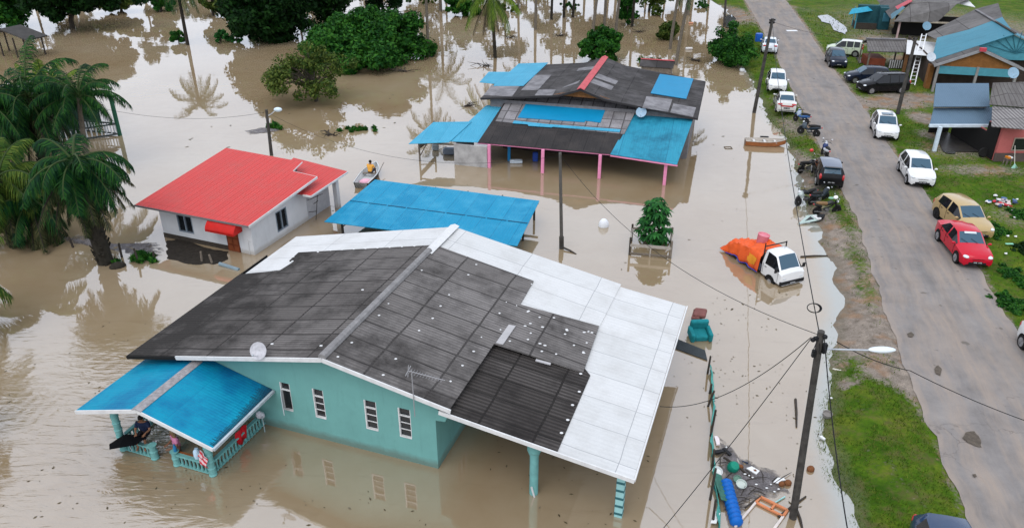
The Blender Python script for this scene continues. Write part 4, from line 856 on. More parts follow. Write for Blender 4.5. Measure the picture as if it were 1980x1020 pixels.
HG = dict(ws=(5, 6), rw=(12, 13), sw=[(5, 6), (6, 7), (7, 8), (9, 10), (10, 11)])
SEDAN = [(0, .36, .41, .74, .6), (.012, .44, .49, .88, .7), (.05, .50, .55, .95, .78), (.14, .555, .615, .985, .82), (.245, .595, .66, 1, .85), (.275, .605, .685, 1, .84), (.415, .62, .965, 1, .74), (.44, .625, .985, 1, .73), (.545, .635, 1, 1, .725), (.57, .64, 1, 1, .725), (.66, .65, .985, 1, .715), (.70, .655, .96, 1, .705), (.82, .67, .735, .99, .80), (.86, .67, .72, .98, .83), (.97, .655, .70, .93, .80), (.99, .54, .59, .90, .78), (1, .38, .44, .84, .74)]
SG = dict(ws=(5, 6), rw=(11, 12), sw=[(5, 6), (6, 7), (7, 8), (9, 10), (10, 11), (11, 12)])
MPV = [(0, .36, .41, .74, .6), (.012, .43, .48, .88, .7), (.05, .48, .53, .95, .78), (.12, .525, .585, .985, .82), (.20, .555, .625, 1, .85), (.225, .565, .645, 1, .84), (.385, .58, .955, 1, .78), (.41, .585, .975, 1, .77), (.52, .59, 1, 1, .765), (.54, .595, 1, 1, .765), (.72, .61, 1, 1, .76), (.74, .61, 1, 1, .76), (.90, .62, .985, .99, .75), (.945, .63, .965, .98, .74), (.985, .63, .66, .95, .78), (.995, .48, .54, .92, .78), (1, .34, .4, .86, .76)]
MG = dict(ws=(5, 6), rw=(13, 14), sw=[(5, 6), (6, 7), (7, 8), (9, 10), (11, 12)])
def car(name, label, center, head, Ln, Wd, Ht, kind, body, extra=(), tint=False, roof=None, rim=None, group='cars parked along the road', plate_white=False):
    prof, gl = {'hatch': (HATCH, HG), 'sedan': (SEDAN, SG), 'mpv': (MPV, MG)}[kind]
    root = empty(name, center, math.radians(head), label, 'car', group)
    hw = Wd/2; low = .19; rings = []
    for t, zb, zt, wb, wt in prof:
        x = Ln*(.5-t); w = hw*wb; zb, zt = zb*Ht, zt*Ht; lo = low+(.10 if t in (0, 1) else .0); we = hw*wt
        half = [(w*.84, lo), (w*.975, lo+.10), (w*1.0, lo+(zb-lo)*.62), (w*.965, zb), (max(we, .2), max(zb+.005, zt-.055)), (max(we-.085, .15), zt), (0, zt+.018)]
        rings.append([(x, y, z) for y, z in half]+[(x, -y, z) for y, z in half[-2::-1]])
    n = len(rings[0]); V = [v for r in rings for v in r]; body_f = []; gf_ = {'windscreen': [], 'rear_window': [], 'side_window': []}; rf_ = []
    for i in range(len(rings)-1):
        for k in range(n-1):
            f = (i*n+k, i*n+k+1, (i+1)*n+k+1, (i+1)*n+k)
            seg = k if k < 6 else 11-k
            if seg == 5 and (i, i+1) == gl['ws']: gf_['windscreen'].append(f)
            elif seg == 5 and (i, i+1) == gl['rw']: gf_['rear_window'].append(f)
            elif seg == 3 and (i, i+1) in gl['sw']: gf_['side_window'].append((f, k < 6, i))
            elif roof is not None and seg in (4, 5) and gl['ws'][1] <= i < gl['rw'][0]: rf_.append(f)
            else: body_f.append(f)
    body_f += [tuple(range(n))[::-1], tuple(range((len(rings)-1)*n, len(rings)*n))]
    def sub(fs, nm, m, par=root, smooth=True):
        ids = sorted({i for f in fs for i in f}); mp = {a: b for b, a in enumerate(ids)}
        mb = MB(); mb.add([V[i] for i in ids], [tuple(mp[i] for i in f) for f in fs]); return mb.build(nm, m, par, 38 if smooth else False)
    b = sub(body_f, 'body', body)
    if rf_: sub(rf_, 'roof', roof)
    g = M_tint if tint else M_cglass
    sub(gf_['windscreen'], 'windscreen', g); sub(gf_['rear_window'], 'rear_window', g)
    runs = gl['sw']
    for side in (True, False):
        cur = []; last = None
        for f, s_, i in gf_['side_window']:
            if s_ != side: continue
            if last is not None and i != last+1: sub(cur, 'side_window', M_tint); cur = []
            cur.append(f); last = i
        if cur: sub(cur, 'side_window', M_tint)
    def zat(t, j): return float(np.interp(t, [p[0] for p in prof], [p[j]*Ht for p in prof]))
    def wat(t): return float(np.interp(t, [p[0] for p in prof], [p[3]*hw for p in prof]))
    R_ = .30 if Ht < 1.6 else .32
    for t in (.165, .815):
        x = Ln*(.5-t)
        for s_ in (-1, 1):
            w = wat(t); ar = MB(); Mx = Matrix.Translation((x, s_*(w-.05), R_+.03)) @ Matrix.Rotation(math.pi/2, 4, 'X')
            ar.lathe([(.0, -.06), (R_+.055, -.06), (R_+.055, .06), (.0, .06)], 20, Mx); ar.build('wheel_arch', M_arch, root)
            Mx = Matrix.Translation((x, s_*(w-.075), R_)) @ Matrix.Rotation(math.pi/2, 4, 'X'); ty = MB()
            ty.lathe([(R_*.6, -.09), (R_*.93, -.095), (R_, -.06), (R_, .06), (R_*.93, .095), (R_*.6, .09)], 20, Mx); wo = ty.build('wheel', M_tyre, root, 40)
            rm = MB(); Mr = Matrix.Translation((x, s_*(w+.018), R_)) @ Matrix.Rotation(math.pi/2, 4, 'X')
            for q in range(6): a_ = q*math.pi/3; rm.bar((x, s_*(w+.022), R_), (x+math.cos(a_)*R_*.62, s_*(w+.018), R_+math.sin(a_)*R_*.62), .055, .02)
            rm.lathe([(R_*.58, -.012), (R_*.68, -.012), (R_*.68, .012), (R_*.58, .012)], 18, Mr); rm.lathe([(0, -.02), (.05, -.02), (.05, .02), (0, .02)], 8, Mr); rm.build('rim', rim or M_rim, wo)
    for s_ in (-1, 1):
        m = MB(); tz = zat(.05, 1); m.ball((Ln*.5-.16, s_*hw*.69, tz-.045), (.20, .155, .075), 12, 8, ); m.build('headlight', M_lamp, root, True)
        m = MB()
        if kind == 'sedan': m.ball((-Ln*.5+.085, s_*hw*.66, zat(.97, 1)-.06), (.10, .20, .085), 12, 8)
        else: m.ball((-Ln*.5+.09, s_*hw*.84, zat(.98, 1)-.10), (.12, .085, .20), 12, 8)
        m.build('tail_light', M_tail, root, True)
        m = MB(); mx = Ln*(.5-(.285 if kind != 'mpv' else .245)); m.ball((mx, s_*(hw+.075), zat(.27, 1)+.09), (.06, .10, .065), 10, 6); m.bar((mx, s_*hw*.93, zat(.27, 1)+.05), (mx, s_*(hw+.03), zat(.27, 1)+.07), .05, .035); m.build('wing_mirror', body, root, True)
    m = MB(); m.box((Ln*.5-.012, 0, .335), (.05, hw*1.05, .13)); m.build('lower_grille', M_blk, root, bevel=.015)
    m = MB(); m.box((Ln*.5-.035, 0, zat(.012, 1)-.06), (.07, hw*.75, .06)); m.build('grille', M_blk, root, bevel=.01)
    for s_, z in ((1, .40), (-1, .50 if kind != 'sedan' else .55)):
        m = MB(); m.box((s_*(Ln*.5+.012), 0, z), (.02, .46, .12)); pl = m.build('number_plate', M_plate, root)
        m = MB()
        for q in range(7):
            if q != 3: m.box((s_*(Ln*.5+.024), -.17+q*.057, z), (.006, .03, .06))
        m.build('plate_characters', M_grime, pl)
    m = MB()
    for s_ in (-1, 1):
        for t in (.285, .59, .775): m.box((Ln*(.5-t), s_*(wat(t)*.993), (zat(t, 1)+low)/2+.10), (.016, .022, zat(t, 1)-low-.22))
        for t in (.54, .72): m.box((Ln*(.5-t), s_*(wat(t)*.995), zat(t, 1)-.12), (.14, .03, .028))
    m.build('door_seams', M_blk, root)
    m = MB()
    for s_ in (.28, -.22): x0 = Ln*(.5-prof[5][0])+.02; m.bar((x0, s_*hw*1.2, zat(prof[5][0], 2)+.025), (x0-.20, s_*hw*1.2-.30, zat(prof[5][0]+.05, 2)+.03), .016, .012)
    m.build('wipers', M_blk, root)
    m = MB(); m.box((-Ln*.5+.02, 0, .36), (.06, hw*1.5, .05)); m.build('bumper_strip', M_blk, root)
    for e in extra:
        if e == 'sticker':
            t0, t1 = prof[5], prof[6]; a_ = .88; z = (t0[2]+(t1[2]-t0[2])*a_)*Ht+.035; x = Ln*(.5-(t0[0]+(t1[0]-t0[0])*a_)); sl = math.atan2((t1[2]-t0[2])*Ht, -(t1[0]-t0[0])*Ln)
            m = MB(); m.box((x+.01, 0, z), (.12, hw*.72, .006), 0, 0, -(math.atan2((t1[2]-t0[2])*Ht, (t1[0]-t0[0])*Ln))*-1); m.build('sun_strip', mat('pale blue strip', (.62, .68, .74), .5), root)
        if e == 'sunroof': m = MB(); m.box((Ln*(.5-.52), 0, Ht+.022), (.55, hw*.95, .012)); m.build('sunroof', M_cglass, root)
        if e == 'roofbars':
            m = MB()
            for s_ in (-1, 1): m.bar((Ln*.02, s_*hw*.66, Ht+.03), (-Ln*.36, s_*hw*.64, Ht+.02), .04)
            m.build('roof_rails', M_blk, root)
        if e == 'band': m = MB(); m.box((-Ln*.5+.0, 0, zat(.98, 1)-.10), (.03, hw*1.25, .10)); m.build('tail_band', M_tail, root)
        if e == 'spoiler': m = MB(); m.box((-Ln*.5+.16, 0, Ht*.955), (.22, hw*1.2, .04)); m.build('spoiler', body, root, bevel=.012)
        if e == 'rearwiper': m = MB(); m.bar((-Ln*.5+.10, 0, zat(.975, 2)+.03), (-Ln*.5+.22, -.28, zat(.95, 2)+.05), .02); m.build('rear_wiper', M_blk, root)
    return root
def cfront(px, py, head, Ln, z=GZ+.03, rear=False):
    p = at(px, py, z); a = math.radians(head); d = Vector((math.cos(a), math.sin(a), 0)); return tuple(p + d*(Ln/2)*(1 if rear else -1))
P_white = paint('white car paint', (.63, .625, .61)); P_white2 = paint('off white car paint', (.56, .55, .51)); P_black = paint('black car paint', (.006, .006, .007), .2, .06, 0, .12)
P_red = paint('red car paint', (.46, .006, .022), .2, .05, 0, .3); P_gold = paint('gold car paint', (.42, .295, .125), .28, .15, .2); P_navy = paint('navy car paint', (.008, .013, .026), .2, .08, 0, .15); P_grey = paint('grey green car paint', (.48, .54, .40), .3, .2)
P_slate = paint('slate roof paint', (.11, .13, .17), .3, .1); P_dblue = paint('dark blue car paint', (.012, .035, .085), .2, .08)
car('parked_car', 'red sedan with a pale strip across its windscreen top, on the right road edge', cfront(1886, 521, -98, 4.1), -98, 4.1, 1.64, 1.40, 'sedan', P_red, ('sticker',))
car('parked_car', 'gold hatchback parked on the grass right behind the red sedan', cfront(1893, 467, -89, 3.9), -89, 3.9, 1.68, 1.5, 'hatch', P_gold, rim=M_blk)
car('parked_car', 'white hatchback without a sunroof facing the camera, parked nearest behind the gold car', cfront(1781, 364, -103, 3.75), -103, 3.75, 1.68, 1.52, 'hatch', P_white)
car('parked_car', 'white hatchback with a dark sunroof panel, on the grass edge near the dirt track', cfront(1714, 273, -106, 3.7), -106, 3.7, 1.67, 1.54, 'hatch', P_white, ('sunroof',))
car('parked_car', 'black hatchback with red tail lights seen from behind, among the motorcycles', cfront(1604, 367, 77, 3.6, rear=True), 77, 3.6, 1.62, 1.52, 'hatch', P_black, ('spoiler', 'rearwiper'), roof=P_slate)
car('parked_car', 'white hatchback facing the camera on the grass beside the tall leaning pole', cfront(1502, 180, -104, 3.75), -104, 3.75, 1.67, 1.52, 'hatch', P_white)
car('parked_car', 'old cream sedan with a red tail band seen from behind, first car past the mopeds', cfront(1519, 222, 76, 3.9, rear=True), 76, 3.9, 1.62, 1.38, 'sedan', P_white2, ('band',))
car('parked_car', 'silver white sedan seen from behind beside the blue drum on the far verge', cfront(1487, 105, 75, 4.1, rear=True), 75, 4.1, 1.68, 1.42, 'sedan', paint('silver white paint', (.62, .65, .68)))
car('parked_car', 'blue black hatchback facing the camera, in front of the pale green small van', cfront(1621, 133, -101, 3.8), -101, 3.8, 1.68, 1.55, 'hatch', P_navy)
car('parked_car', 'pale green and white small van seen from its side behind the blue black car', tuple(at(1631, 106, GZ)), 156, 3.6, 1.6, 1.62, 'mpv', P_grey, roof=P_white2)
car('parked_car', 'dark navy hatchback parked beside the longer black people carrier', tuple(at(1674, 158, GZ)), 176, 3.9, 1.68, 1.46, 'hatch', P_navy)
car('parked_car', 'long black people carrier with roof rails parked across the yard', tuple(at(1704, 177, GZ)), 186, 4.3, 1.74, 1.68, 'mpv', P_black, ('roofbars',), tint=True)
car('parked_car', 'white car cut off by the right picture edge beside the road', tuple(at(2036, 706, GZ)), -99, 3.8, 1.68, 1.5, 'hatch', P_white)
car('parked_car', 'dark blue car of which only the roof shows at the bottom edge', tuple(at(1822, 1009, GZ+1.52)+Vector((-.06, -1.25, -1.5))), -104, 4.0, 1.68, 1.5, 'hatch', P_dblue)

# small pickup lorry standing in the water
tp = at(1530, 551, 0); th_ = -67; dv_ = Vector((math.cos(math.radians(th_)), math.sin(math.radians(th_)), 0))
TL, TW = 4.1, 1.52; tc = tp - dv_*(TL/2); tk = empty('pickup_lorry', (tc.x, tc.y, -.35), math.radians(th_), 'small white cab lorry carrying an orange tarpaulin load, stranded in shallow water', 'lorry')
st = [(0, .80, .86, .90, .82), (.01, .98, 1.04, .96, .86), (.05, 1.08, 1.14, 1.0, .88), (.065, 1.10, 1.18, 1.0, .87), (.165, 1.14, 1.76, 1.0, .80), (.19, 1.14, 1.80, 1.0, .79), (.31, 1.14, 1.84, 1.0, .79), (.345, 1.14, 1.82, 1.0, .79), (.36, 1.14, 1.78, .98, .78)]
rings = []
for t, zb, zt, wb, wt in st:
    x = TL*(.5-t); w = TW/2*wb; we = TW/2*wt
    half = [(w*.9, .42), (w, .52), (w, .85 if zb > .85 else .65), (w*.985, zb), (we, max(zb+.01, zt-.07)), (we-.09, zt), (0, zt+.03)]
    rings.append([(x, y, z) for y, z in half]+[(x, -y, z) for y, z in half[-2::-1]])
n = len(rings[0]); V = [v for r in rings for v in r]; bf, wsf, swf = [], [], []
for i in range(len(rings)-1):
    for k in range(n-1):
        f = (i*n+k, i*n+k+1, (i+1)*n+k+1, (i+1)*n+k); sg = k if k < 6 else 11-k
        if sg == 5 and i == 3: wsf.append(f)
        elif sg == 3 and i in (3, 4, 5): swf.append((f, k < 6))
        else: bf.append(f)
bf += [tuple(range(n))[::-1], tuple(range((len(rings)-1)*n, len(rings)*n))]
def subm(fs, nm, m):
    ids = sorted({i for f in fs for i in f}); mp = {a: b for b, a in enumerate(ids)}; return MB().add([V[i] for i in ids], [tuple(mp[i] for i in f) for f in fs]).build(nm, m, tk, 35)
subm(bf, 'cab', P_white); subm(wsf, 'windscreen', M_cglass)
for s_ in (True, False): subm([f for f, q in swf if q == s_], 'side_window', M_tint)
m = MB(); m.box((TL/2-.03, 0, .56), (.14, TW*.98, .20)); m.build('bumper', M_blk, tk, bevel=.03)
for s_ in (-1, 1):
    m = MB(); m.ball((TL/2-.04, s_*.52, .80), (.06, .15, .08), 10, 8); m.build('headlight', M_lamp, tk, True)
    m = MB(); m.box((TL/2-.30, s_*(TW/2+.12), 1.20), (.05, .16, .22)); m.bar((TL/2-.32, s_*TW*.47, 1.12), (TL/2-.30, s_*(TW/2+.1), 1.15), .03); m.build('wing_mirror', M_blk, tk)
    for x in (TL/2-.75, -TL/2+.85):
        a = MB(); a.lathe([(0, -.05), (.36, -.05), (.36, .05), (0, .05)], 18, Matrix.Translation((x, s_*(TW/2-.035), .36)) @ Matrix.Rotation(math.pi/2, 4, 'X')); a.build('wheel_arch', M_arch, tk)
        w = MB(); w.lathe([(.14, -.09), (.27, -.095), (.30, -.06), (.30, .06), (.27, .095), (.14, .09)], 18, Matrix.Translation((x, s_*(TW/2-.07), .33)) @ Matrix.Rotation(math.pi/2, 4, 'X')); wo = w.build('wheel', M_tyre, tk, 40)
        r = MB(); r.lathe([(0, -.02), (.15, -.02), (.15, .02), (0, .02)], 14, Matrix.Translation((x, s_*(TW/2+.01), .33)) @ Matrix.Rotation(math.pi/2, 4, 'X')); r.build('rim', M_rim, wo)
    m = MB(); x0 = TL*(.5-.15); m.box((TL*(.5-.06), s_*(TW/2+.001), .82), (.014, .014, .5)); m.box((TL*(.5-.335), s_*(TW/2+.001), .85), (.014, .014, .55)); m.box((TL*(.5-.29), s_*(TW/2+.004), 1.0), (.13, .02, .03)); m.build('door_seams', M_blk, tk)
m = MB(); m.box((TL/2+.045, 0, .55), (.02, .42, .1)); pl = m.build('number_plate', M_plate, tk); m = MB()
for q in range(6): m.box((TL/2+.058, -.14+q*.055, .55), (.006, .03, .055))
m.build('plate_characters', M_grime, pl)
xb = TL*(.5-.375)
m = MB(); m.box(((xb-TL/2)/2, 0, .62), (xb+TL/2, TW*.98, .1))
for s_ in (-1, 1): m.box(((xb-TL/2)/2, s_*TW*.48, .80), (xb+TL/2, .04, .3))
m.box((-TL/2+.02, 0, .80), (.04, TW*.96, .3)); m.build('load_bed', mat('bed steel', (.09, .10, .13), .6), tk)
m = MB()
for y in (-.68, .68): m.bar((xb+.02, y, .6), (xb+.02, y, 2.02), .045)
for z in (1.97, 1.72): m.bar((xb+.02, -.68, z), (xb+.02, .68, z), .045)
m.bar((xb+.02, -.66, .9), (xb+.02, .66, 1.7), .03); m.bar((xb+.02, -.68, 1.97), (xb+.02, -.68, 2.16), .04); m.build('headboard_rack', M_blk, tk)
# orange tarpaulin: a draped sheet over lumpy load (carried by the lorry: a thing of its own)
tarp = MB(); NU, NV = 40, 34; vs = []
tb = xb-.05; te = -TL/2-.45
for i in range(NU+1):
    u = i/NU; x = tb+(te-tb)*u
    for j in range(NV+1):
        v = -1+2*j/NV
        topz = 1.42+.22*math.sin(u*5.2+.6)*(.6+.4*v)+.14*nz(u*3.2, v*2.1, 1.5, 2)+.10*math.cos(v*3.1)-.55*max(0, u-.62)**1.0*1.9
        a = abs(v); y = max(-1, min(1, v*1.28))*TW*.52
        if a < .78: z = topz+.05*math.sin(v*9+u*13)*.6
        else:
            q = (a-.78)/.22; bot = .50-.06*math.sin(u*17)+.14*(u > .74)*(u-.74)*-2
            z = topz*(1-q)+bot*q; y += (.10*q+.05*math.sin(u*26+q*2)*q)*(1 if v > 0 else -1)
        if u > .86: q = (u-.86)/.14; z = z*(1-q)+(.52+.05*math.sin(v*8))*q; x2 = x - .16*q
        else: x2 = x
        vs.append((x2, y + .03*nz(u*6, v*5, 2, 4), z+.035*nz(u*8, v*8, 1.6, 9)))
tarp.add(vs, [(i*(NV+1)+j, i*(NV+1)+j+1, (i+1)*(NV+1)+j+1, (i+1)*(NV+1)+j) for i in range(NU) for j in range(NV)])
M_tarp = mat('orange tarpaulin', (.72, .105, .022), .5, .22, 2.4, .25, 7)
tg = empty('tarpaulin', (tc.x, tc.y, -.35), math.radians(th_), 'crumpled bright orange tarpaulin with a blue hem covering the lorry load', 'tarpaulin')
to = tarp.build('sheet', M_tarp, tg, 60)
for v in to.data.vertices:                            # creases and folds
    x, y, z = v.co; f_ = mnoise.noise(Vector((x*2.6, y*2.2, z*2.6)))*.10 + (abs(mnoise.noise(Vector((x*4.6+3, y*4.2, z*4))))-.25)*-.13
    v.co = (x+f_*.25, y+f_*(.55 if abs(y) > .6 else .1)*(1 if y > 0 else -1), z+f_*(1 if z > .62 else .2))
so = to.modifiers.new('solid', 'SOLIDIFY'); so.thickness = .012
hm = MB(); hm.tube([(vs[i*(NV+1)][0], vs[i*(NV+1)][1]-.012, vs[i*(NV+1)][2]+.03) for i in range(0, NU-4, 1)], .022, 5); hm.tube([(vs[i*(NV+1)+NV][0], vs[i*(NV+1)+NV][1]+.012, vs[i*(NV+1)+NV][2]+.03) for i in range(0, NU-4, 1)], .022, 5); hm.build('hem', mat('blue hem', (.03, .06, .38), .6), tg)
def print_on_tarp(name, m_, test, off):                  # printed mark that follows the folds of the sheet
    me = to.data; keep = [p for p in me.polygons if p.center.y < -.62 and test((p.center.x-(xb-.62))/.34, (p.center.z-.98)/.25)]
    ids = sorted({i for p in keep for i in p.vertices}); mp = {a: b for b, a in enumerate(ids)}
    if keep: MB().add([me.vertices[i].co+Vector((0, -off, off*.3)) for i in ids], [tuple(mp[i] for i in p.vertices) for p in keep]).build(name, m_, tg, True)
print_on_tarp('printed_emblem', mat('yellow print', (.66, .25, .02), .6), lambda x, z: x*x+z*z < 1, .022)
print_on_tarp('printed_arrow', M_blk, lambda x, z: abs(x+.2) < .28 and abs(z) < .3, .034)
dp_ = tc - dv_*.62; m = MB(); m.lathe([(.0, 0), (.25, 0), (.28, .05), (.31, .50), (.325, .53), (.30, .53), (.28, .47), (0, .46)], 18, Matrix.Rotation(math.radians(8), 4, 'Y')); dr = m.build('drum', mat('pink plastic drum', (.62, .20, .24), .5, .15, 3), None, True, 0, (dp_.x+.1, dp_.y+.1, 1.09)); tag(dr, 'faded pink plastic drum standing on the orange tarpaulin', 'drum')

# ------------------------------------------------------------------ motorcycles
def moto(label, pos, head, kind, col, lean=8, seatcol=(.02, .019, .018), shield=None, fallen=0, mirrors=(.4, .4, .42)):
    r = empty('motorcycle', pos, math.radians(head), label, 'motorcycle', 'motorcycles on the verge'); r.rotation_euler = (math.radians(lean), 0, math.radians(head))
    mc = paint('moto paint %.2f %.2f %.2f' % col, col, .3, .2, 0, .2); R_ = .285
    for x in (.62, -.60):
        m = MB(); Mw = Matrix.Translation((x, 0, R_)) @ Matrix.Rotation(math.pi/2, 4, 'X'); m.lathe([(.215, -.045), (.26, -.05), (R_, -.02), (R_, .02), (.26, .05), (.215, .045)], 20, Mw); wo = m.build('wheel', M_tyre, r, 40)
        m = MB(); m.lathe([(0, -.05), (.05, -.05), (.05, .05), (0, .05)], 8, Mw); m.lathe([(.20, -.03), (.225, -.03), (.225, .03), (.20, .03)], 18, Mw)
        for q in range(6): a_ = q*math.pi/3+.3; m.bar((x, 0, R_), (x+.21*math.cos(a_), 0, R_+.21*math.sin(a_)), .02)
        m.build('rim', M_rim, wo)
    m = MB(); m.tube([(.62, .06, R_), (.46, .06, .72), (.40, .05, .92)], .024, 6); m.tube([(.62, -.06, R_), (.46, -.06, .72), (.40, -.05, .92)], .024, 6); m.tube([(-.60, .09, R_), (-.1, .08, .34)], .022, 6); m.tube([(-.60, -.09, R_), (-.1, -.08, .34)], .022, 6); m.tube([(-.60, .1, R_+.05), (-.42, .1, .66)], .03, 6); m.tube([(-.60, -.1, R_+.05), (-.42, -.1, .66)], .03, 6); m.tube([(.42, 0, .82), (.2, 0, .55), (-.2, 0, .42)], .04, 6); m.build('forks', M_blk, r)
    m = MB(); m.tube([(.12, 0, .36), (-.02, 0, .34), (-.18, 0, .36)], [.11, .15, .10], 8); m.tube([(.05, -.14, .30), (-.25, -.17, .26), (-.85, -.17, .34)], [.025, .035, .045], 7); m.build('engine', mat('engine metal', (.16, .155, .15), .45, .4, 8, 0, 20, None, .5), r)
    body = MB()
    if kind == 'moped':
        body.tube([(.47, 0, .97), (.43, 0, .78), (.33, 0, .55), (.12, 0, .47)], [.10, .17, .13, .09], 10); body.tube([(.05, 0, .50), (-.25, 0, .60), (-.55, 0, .68), (-.86, 0, .74)], [.09, .15, .14, .05], 10)
    else:
        body.tube([(.34, 0, .78), (.15, 0, .84), (-.1, 0, .74), (-.22, 0, .66)], [.07, .15, .13, .08], 10); body.tube([(-.45, 0, .66), (-.75, 0, .72), (-.95, 0, .78)], [.11, .10, .04], 10)
    body.tube([(.80, 0, .55), (.62, 0, .62), (.44, 0, .55)], [.03, .065, .05], 8); body.build('fairing', mc, r, True)
    if shield: m = MB(); m.tube([(.40, 0, .93), (.44, 0, .74), (.36, 0, .50)], [.12, .20, .14], 10); m.build('leg_shield', paint('shield %.2f %.2f %.2f' % shield, shield, .3, .15), r, True)
    m = MB(); m.tube([(.12, 0, .73), (-.12, 0, .76), (-.45, 0, .80), (-.78, 0, .85)], [.06, .12, .125, .07], 10); m.build('seat', mat('seat vinyl %.2f' % seatcol[0], seatcol, .6), r, True)
    m = MB(); m.tube([(.30, .34, .99), (.40, .14, 1.02), (.42, 0, .98), (.40, -.14, 1.02), (.30, -.34, .99)], .018, 6)
    for s_ in (-1, 1): m.tube([(.36, s_*.22, 1.02), (.40, s_*.30, 1.20)], .009, 5)
    m.build('handlebar', M_blk, r)
    for s_ in (-1, 1): m = MB(); m.ball((.40, s_*.31, 1.23), (.02, .06, .045), 8, 6); m.build('mirror', mat('mirror %.2f' % mirrors[0], mirrors, .3), r, True)
    m = MB(); m.ball((.53, 0, .96 if kind == 'moped' else .88), (.075, .10, .085), 10, 8); m.build('headlight', M_lamp, r, True); m = MB(); m.ball((-.92, 0, .76), (.05, .07, .05), 8, 6); m.build('tail_light', M_tail, r, True)
    return r
def mp_(px, py, z=None):
    p = at(px, py, .3); z = gheight(p.x, p.y) if z is None else z; return tuple(at(px, py, z))
moto('blue and white moped at the far end of the row of parked motorcycles', mp_(1547, 238), 112, 'moped', (.03, .10, .26), 9, shield=(.35, .42, .5))
moto('dark moped with a pale mirror parked just beside the blue moped', mp_(1562, 262), 140, 'moped', (.012, .022, .034), 8, shield=(.05, .07, .09))
moto('white and navy scooter standing alone at the road edge', mp_(1592, 304), 82, 'moped', (.52, .53, .56), 8, shield=(.02, .04, .14), mirrors=(.8, .8, .82))
moto('black motorcycle left of the black hatchback with its wheel towards the water', mp_(1561, 333), 18, 'bike', (.02, .022, .025), 9)
moto('black motorcycle at the water edge with a white headlamp', mp_(1558, 395), 205, 'bike', (.025, .028, .03), 12, shield=(.35, .4, .38))
moto('dark moped squeezed between two motorcycles behind the black hatchback', mp_(1580, 392), 28, 'moped', (.02, .03, .04), 10)
moto('dark touring motorcycle with a tan seat nearest the camera in the row', mp_(1596, 414), 6, 'bike', (.016, .018, .018), 9, (.22, .13, .06))
def helmet(label, pos, col):
    m = MB(); m.ball((0, 0, .1), (.14, .12, .12), 14, 10); o = m.build('helmet', paint('helmet %.2f %.2f' % col[:2], col, .25, .05), None, True, 0, pos); tag(o, label, 'helmet')
    v = MB(); v.ball((.05, 0, .09), (.10, .105, .06), 10, 6); v.build('visor', M_tint, o, True); return o
q = mp_(1557, 319); helmet('red helmet hung on the black motorcycle beside the black hatchback', (q[0]+.25, q[1], q[2]+.98), (.55, .02, .02))
q = mp_(1613, 412); helmet('white helmet on the front of the touring motorcycle', (q[0]-.1, q[1], q[2]+.92), (.8, .8, .8))
q = mp_(1603, 410); m = MB(); m.ball((0, 0, .06), (.22, .13, .07), 12, 8); o = m.build('bag', mat('pale green bag', (.22, .42, .28), .7, .2), None, True, 0, (q[0], q[1], q[2]+.86)); tag(o, 'pale green bag lying on the touring motorcycle seat', 'bag')
p = at(1575, 429, .06); fp = empty('fallen_fairing', (p.x, p.y, .05), math.radians(10), 'broken white and green fairing panel lying in the shallow water by the motorcycles', 'fairing panel')
m = MB(); m.slab([(-1.1, -.1, .02), (.25, -.05, .14), (.35, .5, .26), (-.2, .55, .22)], .03); m.build('panel', mat('greenish white panel', (.38, .47, .43), .5, .2, 4), fp); m = MB(); m.slab([(-.6, .06, .11), (.0, .1, .17), (-.1, .38, .22)], .012); m.build('window', M_tint, fp)
m = MB(); m.tube([(.2, .1, .1), (.5, .25, .2), (.8, .45, .18)], [.16, .2, .1], 9); m.build('seat', M_blk, fp, True); m = MB(); m.box((.22, .2, .2), (.28, .5, .12), .2); m.build('cover', P_white, fp, bevel=.03)

# ------------------------------------------------------------------ boats
def hull(root, Ln, Wd, Ht, mo, mi, sheer=.18, stern=.75):
    N = 16
    def sec(t, k):                                   # t 0 stern .. 1 bow
        w = Wd/2*(stern+(1-stern)*min(1, t/.35))*(1 if t < .5 else max(.04, (1-((t-.5)/.5)**2.2))); z0 = .0+.45*Ht*max(0, (t-.7)/.3)**2; z1 = Ht+sheer*max(0, (t-.4)/.6)**2; return w*k, z0, z1
    out, inn = MB(), MB(); rows_o, rows_i = [], []
    for i in range(N+1):
        t = i/N; x = Ln*(t-.5); w, z0, z1 = sec(t, 1)
        rows_o.append([(x, -w, z1), (x, -w*.82, z0+.05), (x, -w*.3, z0), (x, w*.3, z0), (x, w*.82, z0+.05), (x, w, z1)])
        w2 = max(.01, w-.05); rows_i.append([(x, -w2, z1-.002), (x, -w2*.8, z0+.09), (x, -w2*.3, z0+.06), (x, w2*.3, z0+.06), (x, w2*.8, z0+.09), (x, w2, z1-.002)])
    for mb, rows in ((out, rows_o), (inn, rows_i)):
        n = 6; mb.add([v for r in rows for v in r], [(i*n+k, i*n+k+1, (i+1)*n+k+1, (i+1)*n+k) for i in range(N) for k in range(5)]+[tuple(range(n)), tuple(range(N*n, N*n+n))])
    out.build('hull', mo, root, 50); inn.build('inner_planks', mi, root, 50)
    g = MB()
    for s_ in (0, 5): g.tube([Vector(r[s_])+Vector((0, 0, .01)) for r in rows_o], .035, 6)
    g.build('gunwale', mi, root)
b0, b1 = at(1440, 279, .0), at(1519, 276, .25); c_ = (b0+b1)/2; bw = empty('wooden_boat', (c_.x, c_.y, -.02), math.atan2(b1.y-b0.y, b1.x-b0.x), 'long narrow wooden boat with an orange side, its bow resting on the verge', 'boat')
bl = (b1-b0).length; M_bwood = mat('bleached boat wood', (.50, .45, .39), .8, .3, 4); hull(bw, bl, 1.0, .40, mat('orange brown hull', (.36, .13, .045), .7, .3, 3), M_bwood, .12)
for x in (-.28, -.02, .24): m = MB(); m.box((bl*x, 0, .33), (.16, .78, .03)); m.build('thwart', mat('white thwart', (.62, .60, .58), .6), bw)
